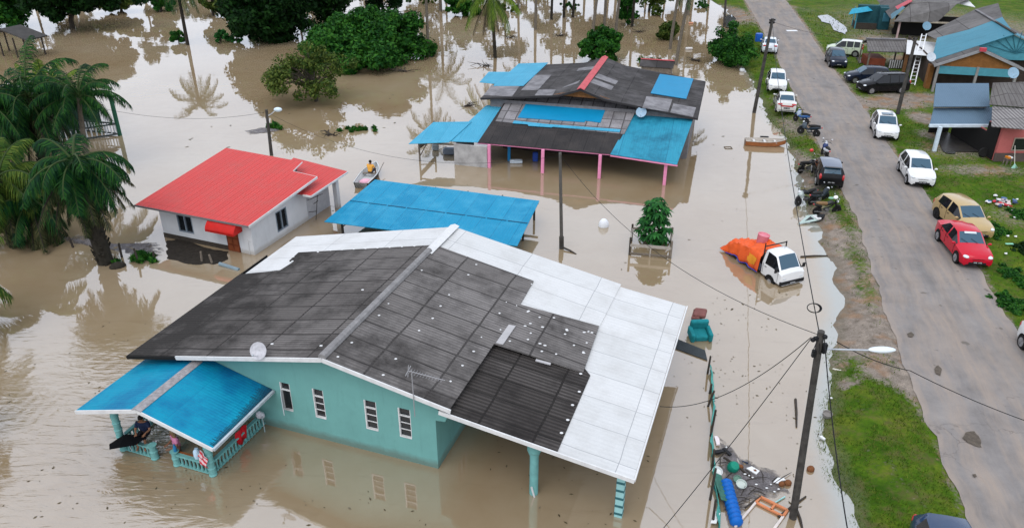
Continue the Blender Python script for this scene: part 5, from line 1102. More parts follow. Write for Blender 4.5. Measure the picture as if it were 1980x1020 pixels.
m = MB(); m.box((.0, .62, .46), (.6, .14, .1)); m.build('outboard_block', M_blk, bw)
p = at(714, 345, 0); bp = empty('rowing_boat', (p.x, p.y, -.05), math.radians(82), 'small pale boat carrying a person in a yellow shirt behind the blue shed', 'boat')
hull(bp, 3.5, 1.15, .42, mat('dark boat hull', (.04, .038, .03), .6, .3), mat('pale boat inside', (.55, .56, .55), .7, .15), .2, .85)
m = MB(); m.box((.25, 0, .34), (.22, .95, .03)); m.build('thwart', M_wood, bp)

# ------------------------------------------------------------------ plants
def leafmat(name, dark, mid, light, trans=.25, rough=.5):
    if name in _mc: return _mc[name]
    t = NT(name); geo = t.n('NewGeometry'); co = t.co('Object')
    r = geo.outputs['Random Per Island']
    f = t.math('ADD', t.math('MULTIPLY', r, .5), t.math('MULTIPLY', t.noise(co, .45, 5, .65), .72))
    c = t.ramp(f, [(.22, dark), (.52, mid), (.86, light)])
    t.base(c, max(rough, .6), .10)
    tr = t.n('BsdfTranslucent'); t.l(c, tr.inputs[0]); mx = t.n('MixShader'); mx.inputs[0].default_value = trans
    out = t.t.nodes['Material Output']; t.l(t.b.outputs[0], mx.inputs[1]); t.l(tr.outputs[0], mx.inputs[2]); t.l(mx.outputs[0], out.inputs[0])
    _mc[name] = t.m; return t.m
L_dark = leafmat('dark evergreen leaves', (.0015, .007, .002), (.004, .022, .004), (.014, .050, .008))
L_mid = leafmat('bright bush leaves', (.003, .018, .004), (.011, .066, .009), (.044, .150, .015))
L_olive = leafmat('olive leaves', (.008, .022, .004), (.034, .068, .010), (.110, .140, .026))
L_palm = leafmat('palm leaflets', (.0015, .012, .006), (.004, .032, .010), (.024, .090, .012), .2, .5)
L_palmy = leafmat('yellow green palm leaflets', (.03, .07, .008), (.085, .16, .015), (.17, .25, .03), .3)
L_palmy2 = leafmat('ageing palm leaflets', (.010, .030, .006), (.035, .080, .010), (.110, .150, .022), .25)
L_dead = leafmat('dead fronds', (.030, .022, .014), (.065, .048, .030), (.12, .09, .055), .1, .8)
L_shag = leafmat('browning hanging fronds', (.008, .014, .006), (.022, .034, .012), (.075, .070, .030), .15, .8)
L_young = leafmat('glossy young leaves', (.004, .028, .008), (.012, .075, .016), (.035, .16, .03), .2, .35)
L_grass = leafmat('grass blades', (.020, .048, .004), (.050, .102, .008), (.165, .190, .028), .3, .7)
M_bark = mat('bark', (.075, .062, .048), .9, .45, 4, .5, 18)
M_ptrunk = mat('palm trunk', (.16, .135, .105), .9, .4, 6, .5, 12)
M_dtrunk = mat('dark palm trunk', (.035, .030, .022), .9, .5, 5, .6, 12)
def quads_obj(name, V, m, parent=None, loc=None, kk=4):
    n = len(V)//kk; me = bpy.data.meshes.new(name); me.vertices.add(len(V)); me.vertices.foreach_set('co', np.asarray(V, dtype=np.float32).ravel())
    me.loops.add(len(V)); me.loops.foreach_set('vertex_index', np.arange(len(V), dtype=np.int32)); me.polygons.add(n)
    me.polygons.foreach_set('loop_start', np.arange(0, len(V), kk, dtype=np.int32)); me.polygons.foreach_set('loop_total', np.full(n, kk, dtype=np.int32)); me.update(calc_edges=True); me.validate()
    me.materials.append(m); o = bpy.data.objects.new(name, me); COL.objects.link(o)
    if parent is not None: o.parent = parent
    if loc is not None: o.location = loc
    return o
def leaves(rg, cl, per, size, up=.5, elong=1.7):
    """cl: array of clump (x, y, z, r). Returns leaf quads spread through every clump."""
    cl = np.asarray(cl, float); n = len(cl)*per; c = np.repeat(cl, per, 0)
    d = rg.normal(size=(n, 3)); d /= np.linalg.norm(d, axis=1)[:, None]; rr = rg.random(n)**.45
    p = c[:, :3] + d*(rr*c[:, 3])[:, None]*np.array([1, 1, .8])
    nrm = d*.7 + np.array([0, 0, up]) + rg.normal(size=(n, 3))*.55; nrm /= np.linalg.norm(nrm, axis=1)[:, None]
    t = rg.normal(size=(n, 3)); t -= nrm*np.sum(t*nrm, 1)[:, None]; t /= np.linalg.norm(t, axis=1)[:, None]; b = np.cross(nrm, t)
    s = size*(.55+.9*rg.random(n))[:, None]; droop = nrm*(-.18)
    a0 = p - t*s*elong*.5; a1 = p + b*s*.42 + t*s*.05; a2 = p + t*s*elong*.5 + droop*s; a3 = p - b*s*.42 + t*s*.05
    return np.stack([a0, a1, a2, a3], 1).reshape(-1, 3)
def ell_clumps(rg, c, r, n, rc, shell=.55, zmin=None, lump=.25):
    out = []
    while len(out) < n:
        d = rg.normal(size=3); d /= np.linalg.norm(d); k = 1+lump*mnoise.noise(Vector(d*1.7)+Vector((c[0], c[1], 3)))*1.6
        q = np.array(c)+d*np.array(r)*(shell+(1-shell)*rg.random())*k
        if zmin is not None and q[2] < zmin: continue
        out.append((*q, rc*(.7+.6*rg.random())))
    return out
def tree(name, label, cat, base, crown_c, crown_r, ncl, per, lsize, lm, seed, rc=None, trunk=(.22, .10), nl=6, shell=.5, zmin=None, group=None, bark=None, up=.5, extra=None, lump=.25, fine=1.6):
    rg = np.random.default_rng(seed); root = empty(name, (base[0], base[1], base[2]), 0, label, cat, group)
    cl = ell_clumps(rg, crown_c, crown_r, int(ncl*fine), (rc or min(crown_r)*.38)*(fine**-.3), shell, zmin, lump); lsize = lsize*.62; per = int(per*1.5)
    if extra: cl += extra
    quads_obj('crown', leaves(rg, cl, per, lsize, up), lm, root)
    if trunk:
        m = MB(); top = Vector(crown_c); m.tube([(0, 0, -.6), (.05*top.x, .05*top.y, top.z*.25), (top.x*.45, top.y*.45, top.z*.55), (top.x*.85, top.y*.85, top.z*.95)], [trunk[0], trunk[0]*.85, trunk[0]*.7, trunk[1]], 9)
        for i in range(nl):
            q = cl[int(rg.integers(len(cl)))]; s = Vector((top.x*.4, top.y*.4, top.z*(.42+.12*rg.random()))); e = Vector(q[:3]); mid = s.lerp(e, .5)+Vector((0, 0, .12*(e-s).length))
            m.tube([s, mid, e], [trunk[1]*.9, trunk[1]*.6, trunk[1]*.2], 6)
        m.build('trunk', bark or M_bark, root, True)
    return root
def href(bx, by, ref_y):            # height of something at pixel (bx, by) whose mirror image ends in row ref_y
    b = at(bx, by, 0); k = -(ref_y-510)/FPX; return -((k*b.y*_c-b.y*_s)/(_c+k*_s)+CAMH)
def px_tree(name, label, cat, bpx, x0, x1, y0, y1, ncl, per, lsize, lm, seed, depth=.85, ref=None, **kw):
    """tree whose base stands at pixel bpx and whose crown spans the given pixel box in the picture plane at that distance."""
    b = at(*bpx, 0); s = mpp(b); cx = ((x0+x1)/2-bpx[0])*s; zc = hz(bpx[0], bpx[1], (y0+y1)/2); rx = (x1-x0)/2*s; rz = (hz(bpx[0], bpx[1], y0)-hz(bpx[0], bpx[1], y1))/2
    if ref: zt = href(bpx[0], bpx[1], ref); zb_ = hz(bpx[0], bpx[1], y1); zc, rz = (zt+zb_)/2, (zt-zb_)/2
    return tree(name, label, cat, (b.x, b.y, 0), (cx, 0, max(zc, .3)), (rx, rx*depth, rz), ncl, per, lsize, lm, seed, **kw)
# the round thicket and the dark trees behind it
px_tree('leafy_bush', 'largest rounded bright green bush standing in the flood behind the pink post house', 'bush', (703, 112), 596, 812, 26, 133, 150, 200, .40, L_mid, 1, 1.0, shell=.6, zmin=.15, trunk=(.25, .1), up=.7, lump=.42)
px_tree('dark_tree', 'tall very dark dense tree left of the largest round bush', 'tree', (530, 78), 455, 600, -75, 86, 110, 200, .48, L_dark, 2, .9, ref=238, shell=.45, zmin=.1, trunk=(.3, .14), group='dark trees behind the round bush')
px_tree('dark_tree', 'dark tree reaching out of frame above the largest round bush', 'tree', (640, 52), 560, 715, -110, 40, 90, 170, .5, L_dark, 3, .9, ref=215, shell=.4, zmin=.3, trunk=(.3, .14), group='dark trees behind the round bush')
px_tree('dark_tree', 'dark tree at the top edge directly right of the round bush', 'tree', (742, 44), 690, 790, -120, 22, 70, 150, .5, L_dark, 4, .9, ref=225, shell=.4, trunk=(.25, .12), group='dark trees behind the round bush')
px_tree('spreading_tree', 'sparse spreading olive tree with a bare forked trunk standing alone in the flood', 'tree', (612, 196), 520, 692, 94, 186, 40, 80, .26, L_olive, 5, .75, shell=.62, zmin=.9, rc=.85, trunk=(.20, .10), nl=34, lump=.5)
# far left row
px_tree('dark_tree', 'wide dark tree at the far left edge behind the posted hut', 'tree', (22, 54), -50, 58, -60, 54, 60, 150, .5, L_mid, 6, .9, shell=.5, zmin=.2, group='trees along the far left water')
px_tree('dark_tree', 'broad dark tree with its trunk in the water at the top left', 'tree', (140, 55), 66, 262, -120, 30, 120, 150, .5, L_dark, 7, .8, ref=160, shell=.3, lump=.5, zmin=1.5, trunk=(.35, .15), nl=9, group='trees along the far left water')
px_tree('olive_tree', 'low brownish scrub tree right of the broad top left tree', 'tree', (236, 24), 186, 275, -60, 22, 36, 110, .42, L_olive, 8, .8, ref=70, shell=.3, zmin=.3, group='trees along the far left water')
px_tree('leafy_bush', 'bushy green plant cut by the top edge left of the leaning palm', 'bush', (312, 22), 290, 338, -24, 20, 24, 120, .4, L_mid, 9, .8, zmin=.2)
px_tree('leafy_bush', 'small round bush standing beside the foot of the leaning palm', 'bush', (346, 83), 334, 360, 58, 82, 18, 90, .25, L_mid, 10, .9, zmin=.1, trunk=(.08, .05))
px_tree('leafy_bush', 'small loose bush in the water left of the dark dense tree', 'bush', (427, 82), 412, 448, 58, 82, 16, 60, .28, L_young, 11, .8, zmin=.1, trunk=(.08, .05))
px_tree('leafy_bush', 'low dark green bush at the left foot of the dark dense tree', 'bush', (458, 82), 444, 474, 66, 82, 14, 70, .25, L_young, 12, .8, zmin=.1, trunk=(.08, .05))
px_tree('olive_tree', 'olive tree at the top edge above the small loose bush', 'tree', (412, 30), 385, 452, -40, 26, 26, 90, .42, L_olive, 13, .8, shell=.4, zmin=.4)
# plants behind the pink post house
px_tree('leafy_bush', 'dense green bush directly behind the pink ridge of the pink post house', 'bush', (1157, 118), 1116, 1198, 62, 118, 40, 130, .34, L_mid, 14, .9, zmin=.1, trunk=(.14, .07))
px_tree('leafy_bush', 'dark bush round the pale palm trunks right of the pink ridge', 'bush', (1292, 76), 1268, 1312, 42, 78, 24, 90, .34, L_olive, 15, .9, zmin=.1)
px_tree('leafy_bush', 'grassy shrub on the far verge with red tins beside it', 'bush', (1411, 122), 1374, 1444, 54, 126, 70, 150, .28, L_mid, 16, 1.2, zmin=.15, shell=.1, trunk=None, lump=.7)
px_tree('leafy_bush', 'bush at the top edge above the palm with the dead frond skirt', 'bush', (897, 30), 862, 930, -20, 30, 30, 100, .4, L_mid, 17, .8, zmin=.2)
px_tree('leafy_bush', 'banana like clump at the top edge behind the dense green bush', 'bush', (1215, 48), 1190, 1232, -18, 46, 24, 90, .42, L_mid, 18, .8, zmin=.2)
px_tree('leafy_bush', 'round tree behind the roofs at the top right corner', 'tree', (1900, -40), 1868, 1935, -70, 8, 30, 110, .5, L_mid, 19, .9, zmin=.2)
px_tree('olive_tree', 'thin scrub at the top edge over the far palm trunks', 'tree', (1255, 22), 1230, 1300, -50, 16, 26, 70, .4, L_olive, 20, .8, shell=.3, zmin=.3)
for i, (bx, by, w, h) in enumerate([(1270, 30, 30, 16), (1225, 36, 24, 14), (1152, 68, 22, 18), (1100, 18, 40, 14), (980, 22, 44, 14), (1360, 14, 36, 12), (820, 8, 60, 16)]):
    px_tree('water_weed_clump', ['clump of weeds rising from the far water right of the palm trunks', 'low weeds in the far water behind the banana like clump', 'brown weeds at the foot of the leaning far palm', 'scrub at the top edge between the far palm trunks', 'scrub at the top edge beside the palm with the dead frond skirt', 'scrub at the top edge beside the sandy verge', 'dark scrub at the top edge right of the dark trees'][i], 'weeds', (bx, by), bx-w/2, bx+w/2, by-h, by, 12, 50, .3, L_olive if i % 2 == 0 else L_mid, 40+i, .8, zmin=.05, trunk=None)
# palms
def frond(o, az, el, ln, droop, nlf, lw, lm_len, rg, out, rach, kink=.0):
    """one feather frond; writes leaflet quads to out and the rachis to rach."""
    d = Vector((math.cos(az)*math.cos(el), math.sin(az)*math.cos(el), math.sin(el))); p = Vector(o); N = 14; pts = [p.copy()]; dirs = [d.copy()]
    for i in range(N):
        d = (d + Vector((0, 0, -droop/N*(.5+1.2*i/N)))).normalized(); p = p + d*(ln/N); pts.append(p.copy()); dirs.append(d.copy())
    rach.tube(pts, [lw*1.1*(1-.85*i/N)+.006 for i in range(N+1)], 5)
    for k in range(nlf):
        t = .14+.86*k/nlf; f = t*N; i = min(N-1, int(f)); q = pts[i].lerp(pts[i+1], f-i); dd = dirs[i]
        side = dd.cross(Vector((0, 0, 1))); side = side.normalized() if side.length > .05 else Vector((1, 0, 0)); upv = side.cross(dd)
        L_ = lm_len*(math.sin(math.pi*min(1, .12+.88*t*.95))**.6)*(.8+.4*rg.random())
        for s in (-1, 1):
            v = (side*s*.85 + dd*.55 + upv*(.10-.45*rg.random()) + Vector((0, 0, -.30-.45*rg.random()))).normalized(); w = dd*lw*.9
            m_ = q+v*L_*.55; e = q+v*L_*.92 + Vector((0, 0, -L_*.42*(.6+.8*rg.random())))
            out.append((q-w*.5, q+w*.5, m_+w*.75, m_-w*.35)); out.append((m_-w*.35, m_+w*.75, e+w*.08, e-w*.02))
def palm_crown(root, top, n, ln, seed, lm, el=(-.5, 1.2), droop=1.6, nlf=34, lw=.05, ll=.75, name='crown', az0=None, azs=None):
    rg = random.Random(seed); out = []; ra = MB()
    for i in range(n):
        az = (azs[i] if azs else 2*math.pi*i/n*1.0+rg.uniform(-.25, .25)) ; e = el[0]+(el[1]-el[0])*((i*7 % n)/max(1, n-1)) + rg.uniform(-.1, .1)
        frond(top, az, e, ln*rg.uniform(.82, 1.1), droop*rg.uniform(.8, 1.2), nlf, lw, ll, rg, out, ra)
    V = np.array([tuple(v) for q in out for v in q]); quads_obj(name, V, lm, root); ra.build('frond_ribs' if name == 'crown' else 'dead_frond_ribs', mat('frond rib', (.035, .060, .015), .7) if name == 'crown' else M_dtrunk, root)
def palm(label, base, height, lean=(0, 0), n=20, ln=3.6, seed=0, tr=(.2, .14), skirt=0, lm=None, group='coconut palms in the far water', el=(-.6, 1.25), droop=1.7, nlf=30, lw=.06, ll=.8, bark=None, name='palm_tree'):
    r = empty(name, (base[0], base[1], 0), 0, label, 'palm', group); m = MB()
    pts = [(lean[0]*(t**1.4), lean[1]*(t**1.4), -1+(height+1)*t) for t in [k/9 for k in range(10)]]
    m.tube(pts, [tr[0]*(1.25 if k == 0 else 1)+(tr[1]-tr[0])*k/9 for k in range(10)], 9); m.build('trunk', bark or M_ptrunk, r, True)
    top = (lean[0], lean[1], height); palm_crown(r, top, n, ln, seed, lm or L_palm, el, droop, nlf, lw, ll)
    if skirt: palm_crown(r, (top[0], top[1], height-.25), skirt, ln*.95, seed+50, L_dead, (-1.35, -.9), .9, nlf, lw*.9, ll*.65, 'dead_fronds')
    return r
def ppalm(label, bx, by, ref_y, lean=(0, 0), **kw):
    """far palm: ref_y is the row where its crown's mirror image lies in the water."""
    b = at(bx, by, 0); k = -(ref_y-510)/FPX; dz = (k*b.y*_c-b.y*_s)/(_c+k*_s); h = -(dz+CAMH); return palm(label, b, h, lean, **kw)
ppalm('tall coconut palm with a dark leaning trunk at the upper left', 363, 87, 196, (-.2, .6), n=22, ln=3.8, seed=1, bark=M_dtrunk, tr=(.22, .15))
ppalm('pale bare palm trunk rising out of frame right of the round bush', 829, 110, 262, (.0, .3), n=20, ln=3.8, seed=2, tr=(.17, .13))
ppalm('coconut palm whose starry crown mirrors in water right of the round bush', 852, 22, 148, (.0, .0), n=20, ln=5.0, seed=3, tr=(.25, .18), ll=1.0)
b_ = at(958, 112, 0)
palm('coconut palm with a brown skirt of dead fronds at the top edge', b_, hz(958, 112, -12), (-.45, .2), n=22, ln=4.6, seed=4, skirt=9, tr=(.20, .15), lm=L_palmy, bark=M_dtrunk, nlf=36, ll=.95)
far = [(1035, 58, 190, 'slim pale trunk palm left of the pair of dark trunks at the top'), (1066, 38, 150, 'thick dark short trunk palm at the top edge'), (1090, 34, 160, 'thin dark trunk palm just right of the thick dark trunk'), (1107, 34, 170, 'leaning dark trunk palm at the top edge'), (1144, 76, 215, 'palm trunk leaning right above the brown weeds'), (1168, 60, 200, 'straight slim palm behind the dense green bush'), (1190, 65, 195, 'pale palm trunk with a dark foot right of the dense green bush'), (1222, 52, 180, 'palm behind the banana like clump'), (1295, 95, 235, 'pale thick palm trunk rising from the dark bush'), (1306, 126, 260, 'palm trunk with a black foot behind the red ridge outhouse'), (1002, 20, 140, 'short far palm at the top edge right of the skirted palm'), (1330, 30, 170, 'far palm at the top edge left of the sandy verge')]
leans = [(.1, 0), (.2, 0), (.1, 0), (.9, 0), (1.0, 0), (0, 0), (.6, 0), (.2, 0), (.7, 0), (.9, 0), (.3, 0), (.3, 0)]
far_proto = None
for i, (bx, by, ry, lb) in enumerate(far):
    ppalm(lb, bx, by, ry+14, leans[i], n=15, ln=3.4, seed=20+i, nlf=20, lw=.08, ll=.8, tr=(.19, .13), bark=M_dtrunk if i in (1, 2, 3, 7) else M_ptrunk)
# oil palms at the left edge: thick shaggy trunks, dead fronds hanging down
def oilpalm(label, bx, by, ty, lean, n, ln, seed, skirt, tr=(.42, .38), lm=None, el=(-.75, 1.2), droop=1.8, off=None, azs=None):
    b = at(bx, by, 0) if off is None else Vector(off); h = hz(bx, by, ty) if off is None else ty
    r = empty('oil_palm', (b.x, b.y, 0), 0, label, 'palm', 'oil palms at the left edge'); m = MB(); rgr = random.Random(seed)
    pts = [(lean[0]*t, lean[1]*t, -1+(h+1)*t) for t in [k/8 for k in range(9)]]; m.tube(pts, [tr[0]+(tr[1]-tr[0])*k/8 for k in range(9)], 10)
    for k in range(90):                                  # old leaf bases
        t = rgr.uniform(.1, 1); a = rgr.uniform(0, 6.28); c = Vector((lean[0]*t, lean[1]*t, -1+(h+1)*t)); d = Vector((math.cos(a)*.45, math.sin(a)*.45, 1.0)); rr = tr[0]*.96
        m.bar(c+Vector((math.cos(a)*rr, math.sin(a)*rr, 0)), c+Vector((math.cos(a)*rr, math.sin(a)*rr, 0))+d*.20, .13, .06)
    m.build('trunk', M_dtrunk, r)
    palm_crown(r, (lean[0], lean[1], h), n, ln, seed, lm or L_palm, el, droop, 54, .062, .85)
    if skirt: palm_crown(r, (lean[0], lean[1], h-.2), skirt, ln*1.1, seed+9, L_shag, (-1.35, -.3), 1.1, 48, .06, .55, 'dead_fronds')
    return r
oilpalm('oil palm with a thick leaning trunk and hanging fronds left of the red roofed house', 206, 508, 318, (-.42, .3), 26, 3.1, 61, 30, tr=(.42, .38), el=(-.7, .9))
oilpalm('oil palm with a yellow green lower frond beside the left picture edge', 30, 470, 345, (.1, .2), 22, 3.2, 62, 22, lm=L_palmy2)
oilpalm('shaggy oil palm behind the leaning oil palm, in front of the green verandah', 92, 330, 190, (.1, 0), 32, 4.6, 63, 12)
oilpalm('oil palm nearest the left picture edge behind the others', 5, 345, 205, (0, 0), 28, 4.6, 64, 12)
oilpalm('oil palm off the left edge reaching a single frond into view near the water', 0, 0, 3.1, (0, 0), 16, 3.4, 65, 0, off=at(-72, 655, 0), lm=L_palmy2)
oilpalm('low dark frond tip reaching in at the lower left edge', 0, 0, 2.3, (0, 0), 14, 1.75, 66, 0, off=at(-82, 850, 0))
oilpalm('short dark palm trunk hung with old fronds right of the yellow green palm', 84, 466, 388, (.0, .0), 12, 2.6, 67, 28)
g_ = at(118, 290, 0); palm('bright green upright feather palm amid the oil palms', g_, hz(118, 290, 195), (0, .2), n=6, ln=3.4, seed=70, lm=L_palmy, el=(1.0, 1.5), droop=.8, nlf=44, ll=.7, group='oil palms at the left edge', name='young_palm')
g_ = at(172, 330, 0); palm('feathery green palm right of the upright bright palm, over the verandah rails', g_, hz(172, 330, 188), (.5, .2), n=22, ln=3.4, seed=71, lm=L_palm, el=(.0, 1.2), droop=1.7, nlf=44, ll=.7, group='oil palms at the left edge', name='young_palm')
# sapling inside its timber guard
b = at(1262, 470, 0); sp = empty('young_tree', (b.x, b.y, 0), 0, 'small glossy leafed tree growing inside the square timber guard', 'tree')
rg = np.random.default_rng(77); cl = []
for k in range(46):
    a = k*2.4; z = .25+2.35*k/46; rr = (.98-.36*abs(z-1.05))*(.45+.55*rg.random()) ; cl.append((rr*math.cos(a), rr*math.sin(a), z, .22))
Vq = []
for x, y, z, r_ in cl:                                   # whorls of long drooping leaflets
    for q in range(15):
        a = 2*math.pi*q/15+rg.random(); d = Vector((math.cos(a), math.sin(a), .12-.5*rg.random())); o = Vector((x, y, z)); s = Vector((-math.sin(a), math.cos(a), 0))*.085; L_ = .34+.16*rg.random()
        m_ = o+d*L_*.55+Vector((0, 0, .03)); e = o+d*L_+Vector((0, 0, -.12)); Vq += [o-s*.3, o+s*.3, m_+s, m_-s, m_-s, m_+s, e+s*.25, e-s*.25]
quads_obj('crown', np.array([tuple(v) for v in Vq]), L_young, sp)
m = MB(); m.tube([(0, 0, -.5), (.03, 0, 1.0), (0, .02, 2.5)], [.05, .04, .02], 7)
for x, y, z, r_ in cl[::2]: m.tube([(0, 0, z*.8), (x, y, z)], .012, 5)
m.build('trunk', M_bark, sp)
# dry creeper and scrub patches on the right-hand bank
for i, (x, y, w, h) in enumerate([(1965, 520, 70, 40), (1955, 575, 60, 30), (1990, 470, 50, 40), (1925, 440, 50, 16), (1975, 410, 50, 18)]):
    b = at(x, y+h*.4, GZ); s = mpp(b); tree('scrub_bush', ['dark creeping scrub on the bank right of the red sedan', 'low dark scrub below the creeping scrub on the right bank', 'scrub at the right picture edge above the creeping scrub', 'thin low scrub under the rubbish pile', 'low scrub at the right edge beyond the rubbish pile'][i], 'scrub', (b.x, b.y, GZ), (0, 0, .04), (w/2*s, w/2*s*1.5, .10), 34, 40, .16, L_mid if i != 2 else L_dark, 80+i, rc=.22, trunk=None, shell=.1, lump=.5, group='scrub on the right bank')
# short grass of the verges: blades nobody could count
rg = np.random.default_rng(5); P_ = []
def scatter(n, x0, x1, y0, y1):
    xs_ = rg.uniform(x0, x1, n); ys_ = rg.uniform(y0, y1, n)
    for x, y in zip(xs_, ys_):
        el, er = ipl(ROADL, y), ipl(ROADR, y)
        if el-.12 < x < er+.12 : continue
        z = gheight(x, y)
        if z < -.05: continue
        if x > er and z > .3: z += .05*nz(x, y, .45, 5)+.02*nz(x, y, 1.4, 6)
        elif x < el-.25 and z > .3: z += .05*nz(x, y, .45, 5)+.02*nz(x, y, 1.4, 6)
        if rg.random() < dirt_at(x, y)*1.35 - .05 or nz(x, y, .9, 12) < -.38: continue
        P_.append((x, y, z))
scatter(30000, 9.5, 17, 14, 34); scatter(9000, 14, 23, 34, 62); scatter(6000, 20, 31, 62, 112); scatter(26000, 17.5, 40, 20, 60); scatter(14000, 27, 48, 60, 110)
P_ = np.array(P_); n = len(P_); a = rg.uniform(0, 6.283, n); hh_ = rg.uniform(.04, .115, n)*(1+.012*np.maximum(0, P_[:, 1]-25)); w = .018*(1+.03*np.maximum(0, P_[:, 1]-20)); ln_ = rg.normal(0, .05, (n, 2))
d = np.stack([np.cos(a), np.sin(a), np.zeros(n)], 1)*w[:, None]; t = P_+np.concatenate([ln_, hh_[:, None]], 1); base_ = P_-np.array([0, 0, .02])
gr = quads_obj('grass', np.stack([base_-d, base_+d, t], 1).reshape(-1, 3), L_grass, kk=3); tag(gr, 'short green grass covering the verges and yards beside the road', 'grass', kind='stuff')

# a wood beyond the flood, outside the frame: the photograph shows it only as brown mirror images along the top
rg = np.random.default_rng(91); cl = []; trk = MB()
for i in range(64):
    x = rg.uniform(-85, 50); y = rg.uniform(128, 160)
    if -62 < x < -40 and rg.random() < .75: continue
    h = rg.uniform(9, 15)*(.55 if -66 < x < -36 else 1.0)*(1.0 if x < 0 or x > 8 else .8); r = rg.uniform(2.2, 4.2)
    trk.tube([(x, y, -1), (x+rg.normal()*.3, y, h*.8)], [.28, .14], 6)
    for k in range(14):
        d = rg.normal(size=3); d /= np.linalg.norm(d); cl.append((x+d[0]*r*.8, y+d[1]*r*.8, h-r*.7+d[2]*r*.75, r*.42))
fw = quads_obj('far_wood', leaves(rg, cl, 46, .55), L_dark); tag(fw, 'dark wood beyond the top edge seen mainly mirrored in the far flood water', 'wood', kind='stuff'); trk.build('trunks', M_bark, fw, True)

# ------------------------------------------------------------------ poles, lamps and cables
M_pole = mat('tarred timber pole', (.030, .027, .024), .85, .45, 3, .3, 12, (.075, .068, .060))
M_pole2 = mat('grey weathered pole', (.11, .10, .088), .85, .4, 3)
M_cable = mat('black cable', (.012, .012, .012), .6)
def top_at(bx, by, tx, ty):                           # top of a (possibly leaning) pole: keeps the foot's distance
    b = at(bx, by, 0); r = ray(tx, ty); t = b.y/r.y; return CAMP + r*t
def pole(label, b, t, r0, r1, m=M_pole, z0=-.8):
    o = empty('utility_pole', (b[0], b[1], 0), 0, label, 'pole', 'poles along the road'); d = Vector(t)-Vector((b[0], b[1], 0)); mb = MB(); k = z0/d.z
    mb.tube([d*k, d*.3, d*.7, d], [r0, r0*.92, r0*.8, r1], 12); mb.build('shaft', m, o, True); return o, d
b = at(1533, 1000, 0); T1 = top_at(1533, 1000, 1588, 640); pA, dA = pole('tall dark leaning pole carrying a street lamp in the flood at the lower right', b, T1, .125, .10)
m = MB(); m.tube([dA*.918, dA*.918+Vector((.8, -.05, .0)), dA*.918+Vector((1.45, -.08, .0))], .028, 8); m.build('lamp_arm', M_steel, pA)
m = MB(); Ml = Matrix.Translation(dA*.918+Vector((1.78, -.08, .02))); m.ball((0, 0, 0), (.40, .13, .08), 14, 8, Ml); lh = m.build('lamp_head', mat('pale lamp housing', (.62, .66, .68), .4, .1), pA, True)
m = MB(); m.ball((0, 0, 0), (.28, .10, .07), 12, 8, Matrix.Translation(dA*.918+Vector((1.82, -.08, -.02)))); m.build('lamp_glass', M_lamp, lh, True)
m = MB(); m.box(dA*.97, (.4, .10, .10), .3); m.box(dA*.93+Vector((.12, -.1, 0)), (.12, .12, .3)); m.box(dA*.90+Vector((-.14, -.05, 0)), (.10, .1, .22)); m.ball(dA*.985+Vector((.08, -.12, 0)), .07); m.ball(dA*.96+Vector((-.2, 0, 0)), .07); m.build('clamps', M_blk, pA)
m = MB()
for k in range(3): m.tube([dA*(.955)+Vector((-.15+.1*k, -.12, .0)), dA*.93+Vector((-.25+.18*k, -.22, -.05)), dA*.90+Vector((-.1+.1*k, -.15, .05))], .012, 5)
m.build('loose_cables', M_cable, pA)
b2_ = at(1086, 480, 0); T2 = top_at(1086, 480, 1083, 295); pB, dB = pole('slim bare pole in the water between the blue shed and the young tree', b2_, T2, .10, .075, M_pole2)
m = MB(); m.tube([(.05, -.1, .12), (.45, -.4, .06), (.75, -.7, -.02)], .05, 6); m.build('fallen_stay', M_dwood, pB)
m = MB(); m.tube([dB*0.0+Vector((0,0,-.2)), dB*.13], .135, 10); m.build('sleeve', M_pole, pB)
b3 = at(525, 300, 0); T3 = top_at(525, 300, 515, 212); pC, dC = pole('thin dark pole with a small street lamp behind the red roofed house', b3, T3, .13, .10, M_pole)
m = MB(); m.tube([dC*.86, dC*.84+Vector((.35, -.05, .25)), dC*.9+Vector((.65, -.1, .3))], .04, 6); m.build('lamp_arm', M_steel, pC); m = MB(); m.ball(dC*.98+Vector((.85, -.1, .10)), (.30, .2, .16), 12, 8); m.build('lamp_head', mat('pale blue lamp housing', (.60, .70, .76), .4), pC, True)
b4 = at(1458, 218, 0); T4 = top_at(1458, 218, 1494, 36); pD, dD = pole('tall dark pole on the far verge beside the white hatchback', b4, T4, .16, .11)
m = MB(); m.box(dD*.985, (.5, .12, .12), .2); m.ball(dD*.96+Vector((.15, 0, 0)), .1); m.ball(dD*.96+Vector((-.15, 0, 0)), .1); m.build('clamps', M_blk, pD)
b5 = at(1735, 222, GZ); T5 = top_at(1735, 222, 1771, 72); pE, dE = pole('dark pole beside the dirt track in front of the ladder and black people carrier', (b5.x, b5.y, 0), T5, .16, .12)
m = MB(); m.box(dE*.985, (.4, .1, .1), .2); m.build('clamp', M_blk, pE)
b6 = at(1400, 52, 0); T6 = top_at(1400, 52, 1407, -60); pole('distant thin pole at the top edge by the sandy verge', b6, T6, .16, .12)
def cable(label, pts, sag, r=.018, n=24):
    r *= .68
    pts = [Vector(p) for p in pts]; out = []
    for a, b in zip(pts[:-1], pts[1:]):
        for i in range(n): t = i/n; out.append(a.lerp(b, t)-Vector((0, 0, 4*sag*t*(1-t))))
    out.append(pts[-1]); o = MB().tube(out, r, 5).build('power_cable', M_cable, None); tag(o, label, 'cable', 'overhead cables'); return o
At = Vector((b.x, b.y, 0))+dA
cable('thick cable running from the lamp pole to the far verge pole above the water edge', [At*1.0+Vector((-.03, 0, -.1)), Vector((b4.x, b4.y, 0))+dD*.98], .75, .024)
cable('thick cable dropping from the lamp pole out of the bottom edge over the grass', [At+Vector((.12, -.05, -.25)), at(1648, 1075, 5.2)], .25, .024)
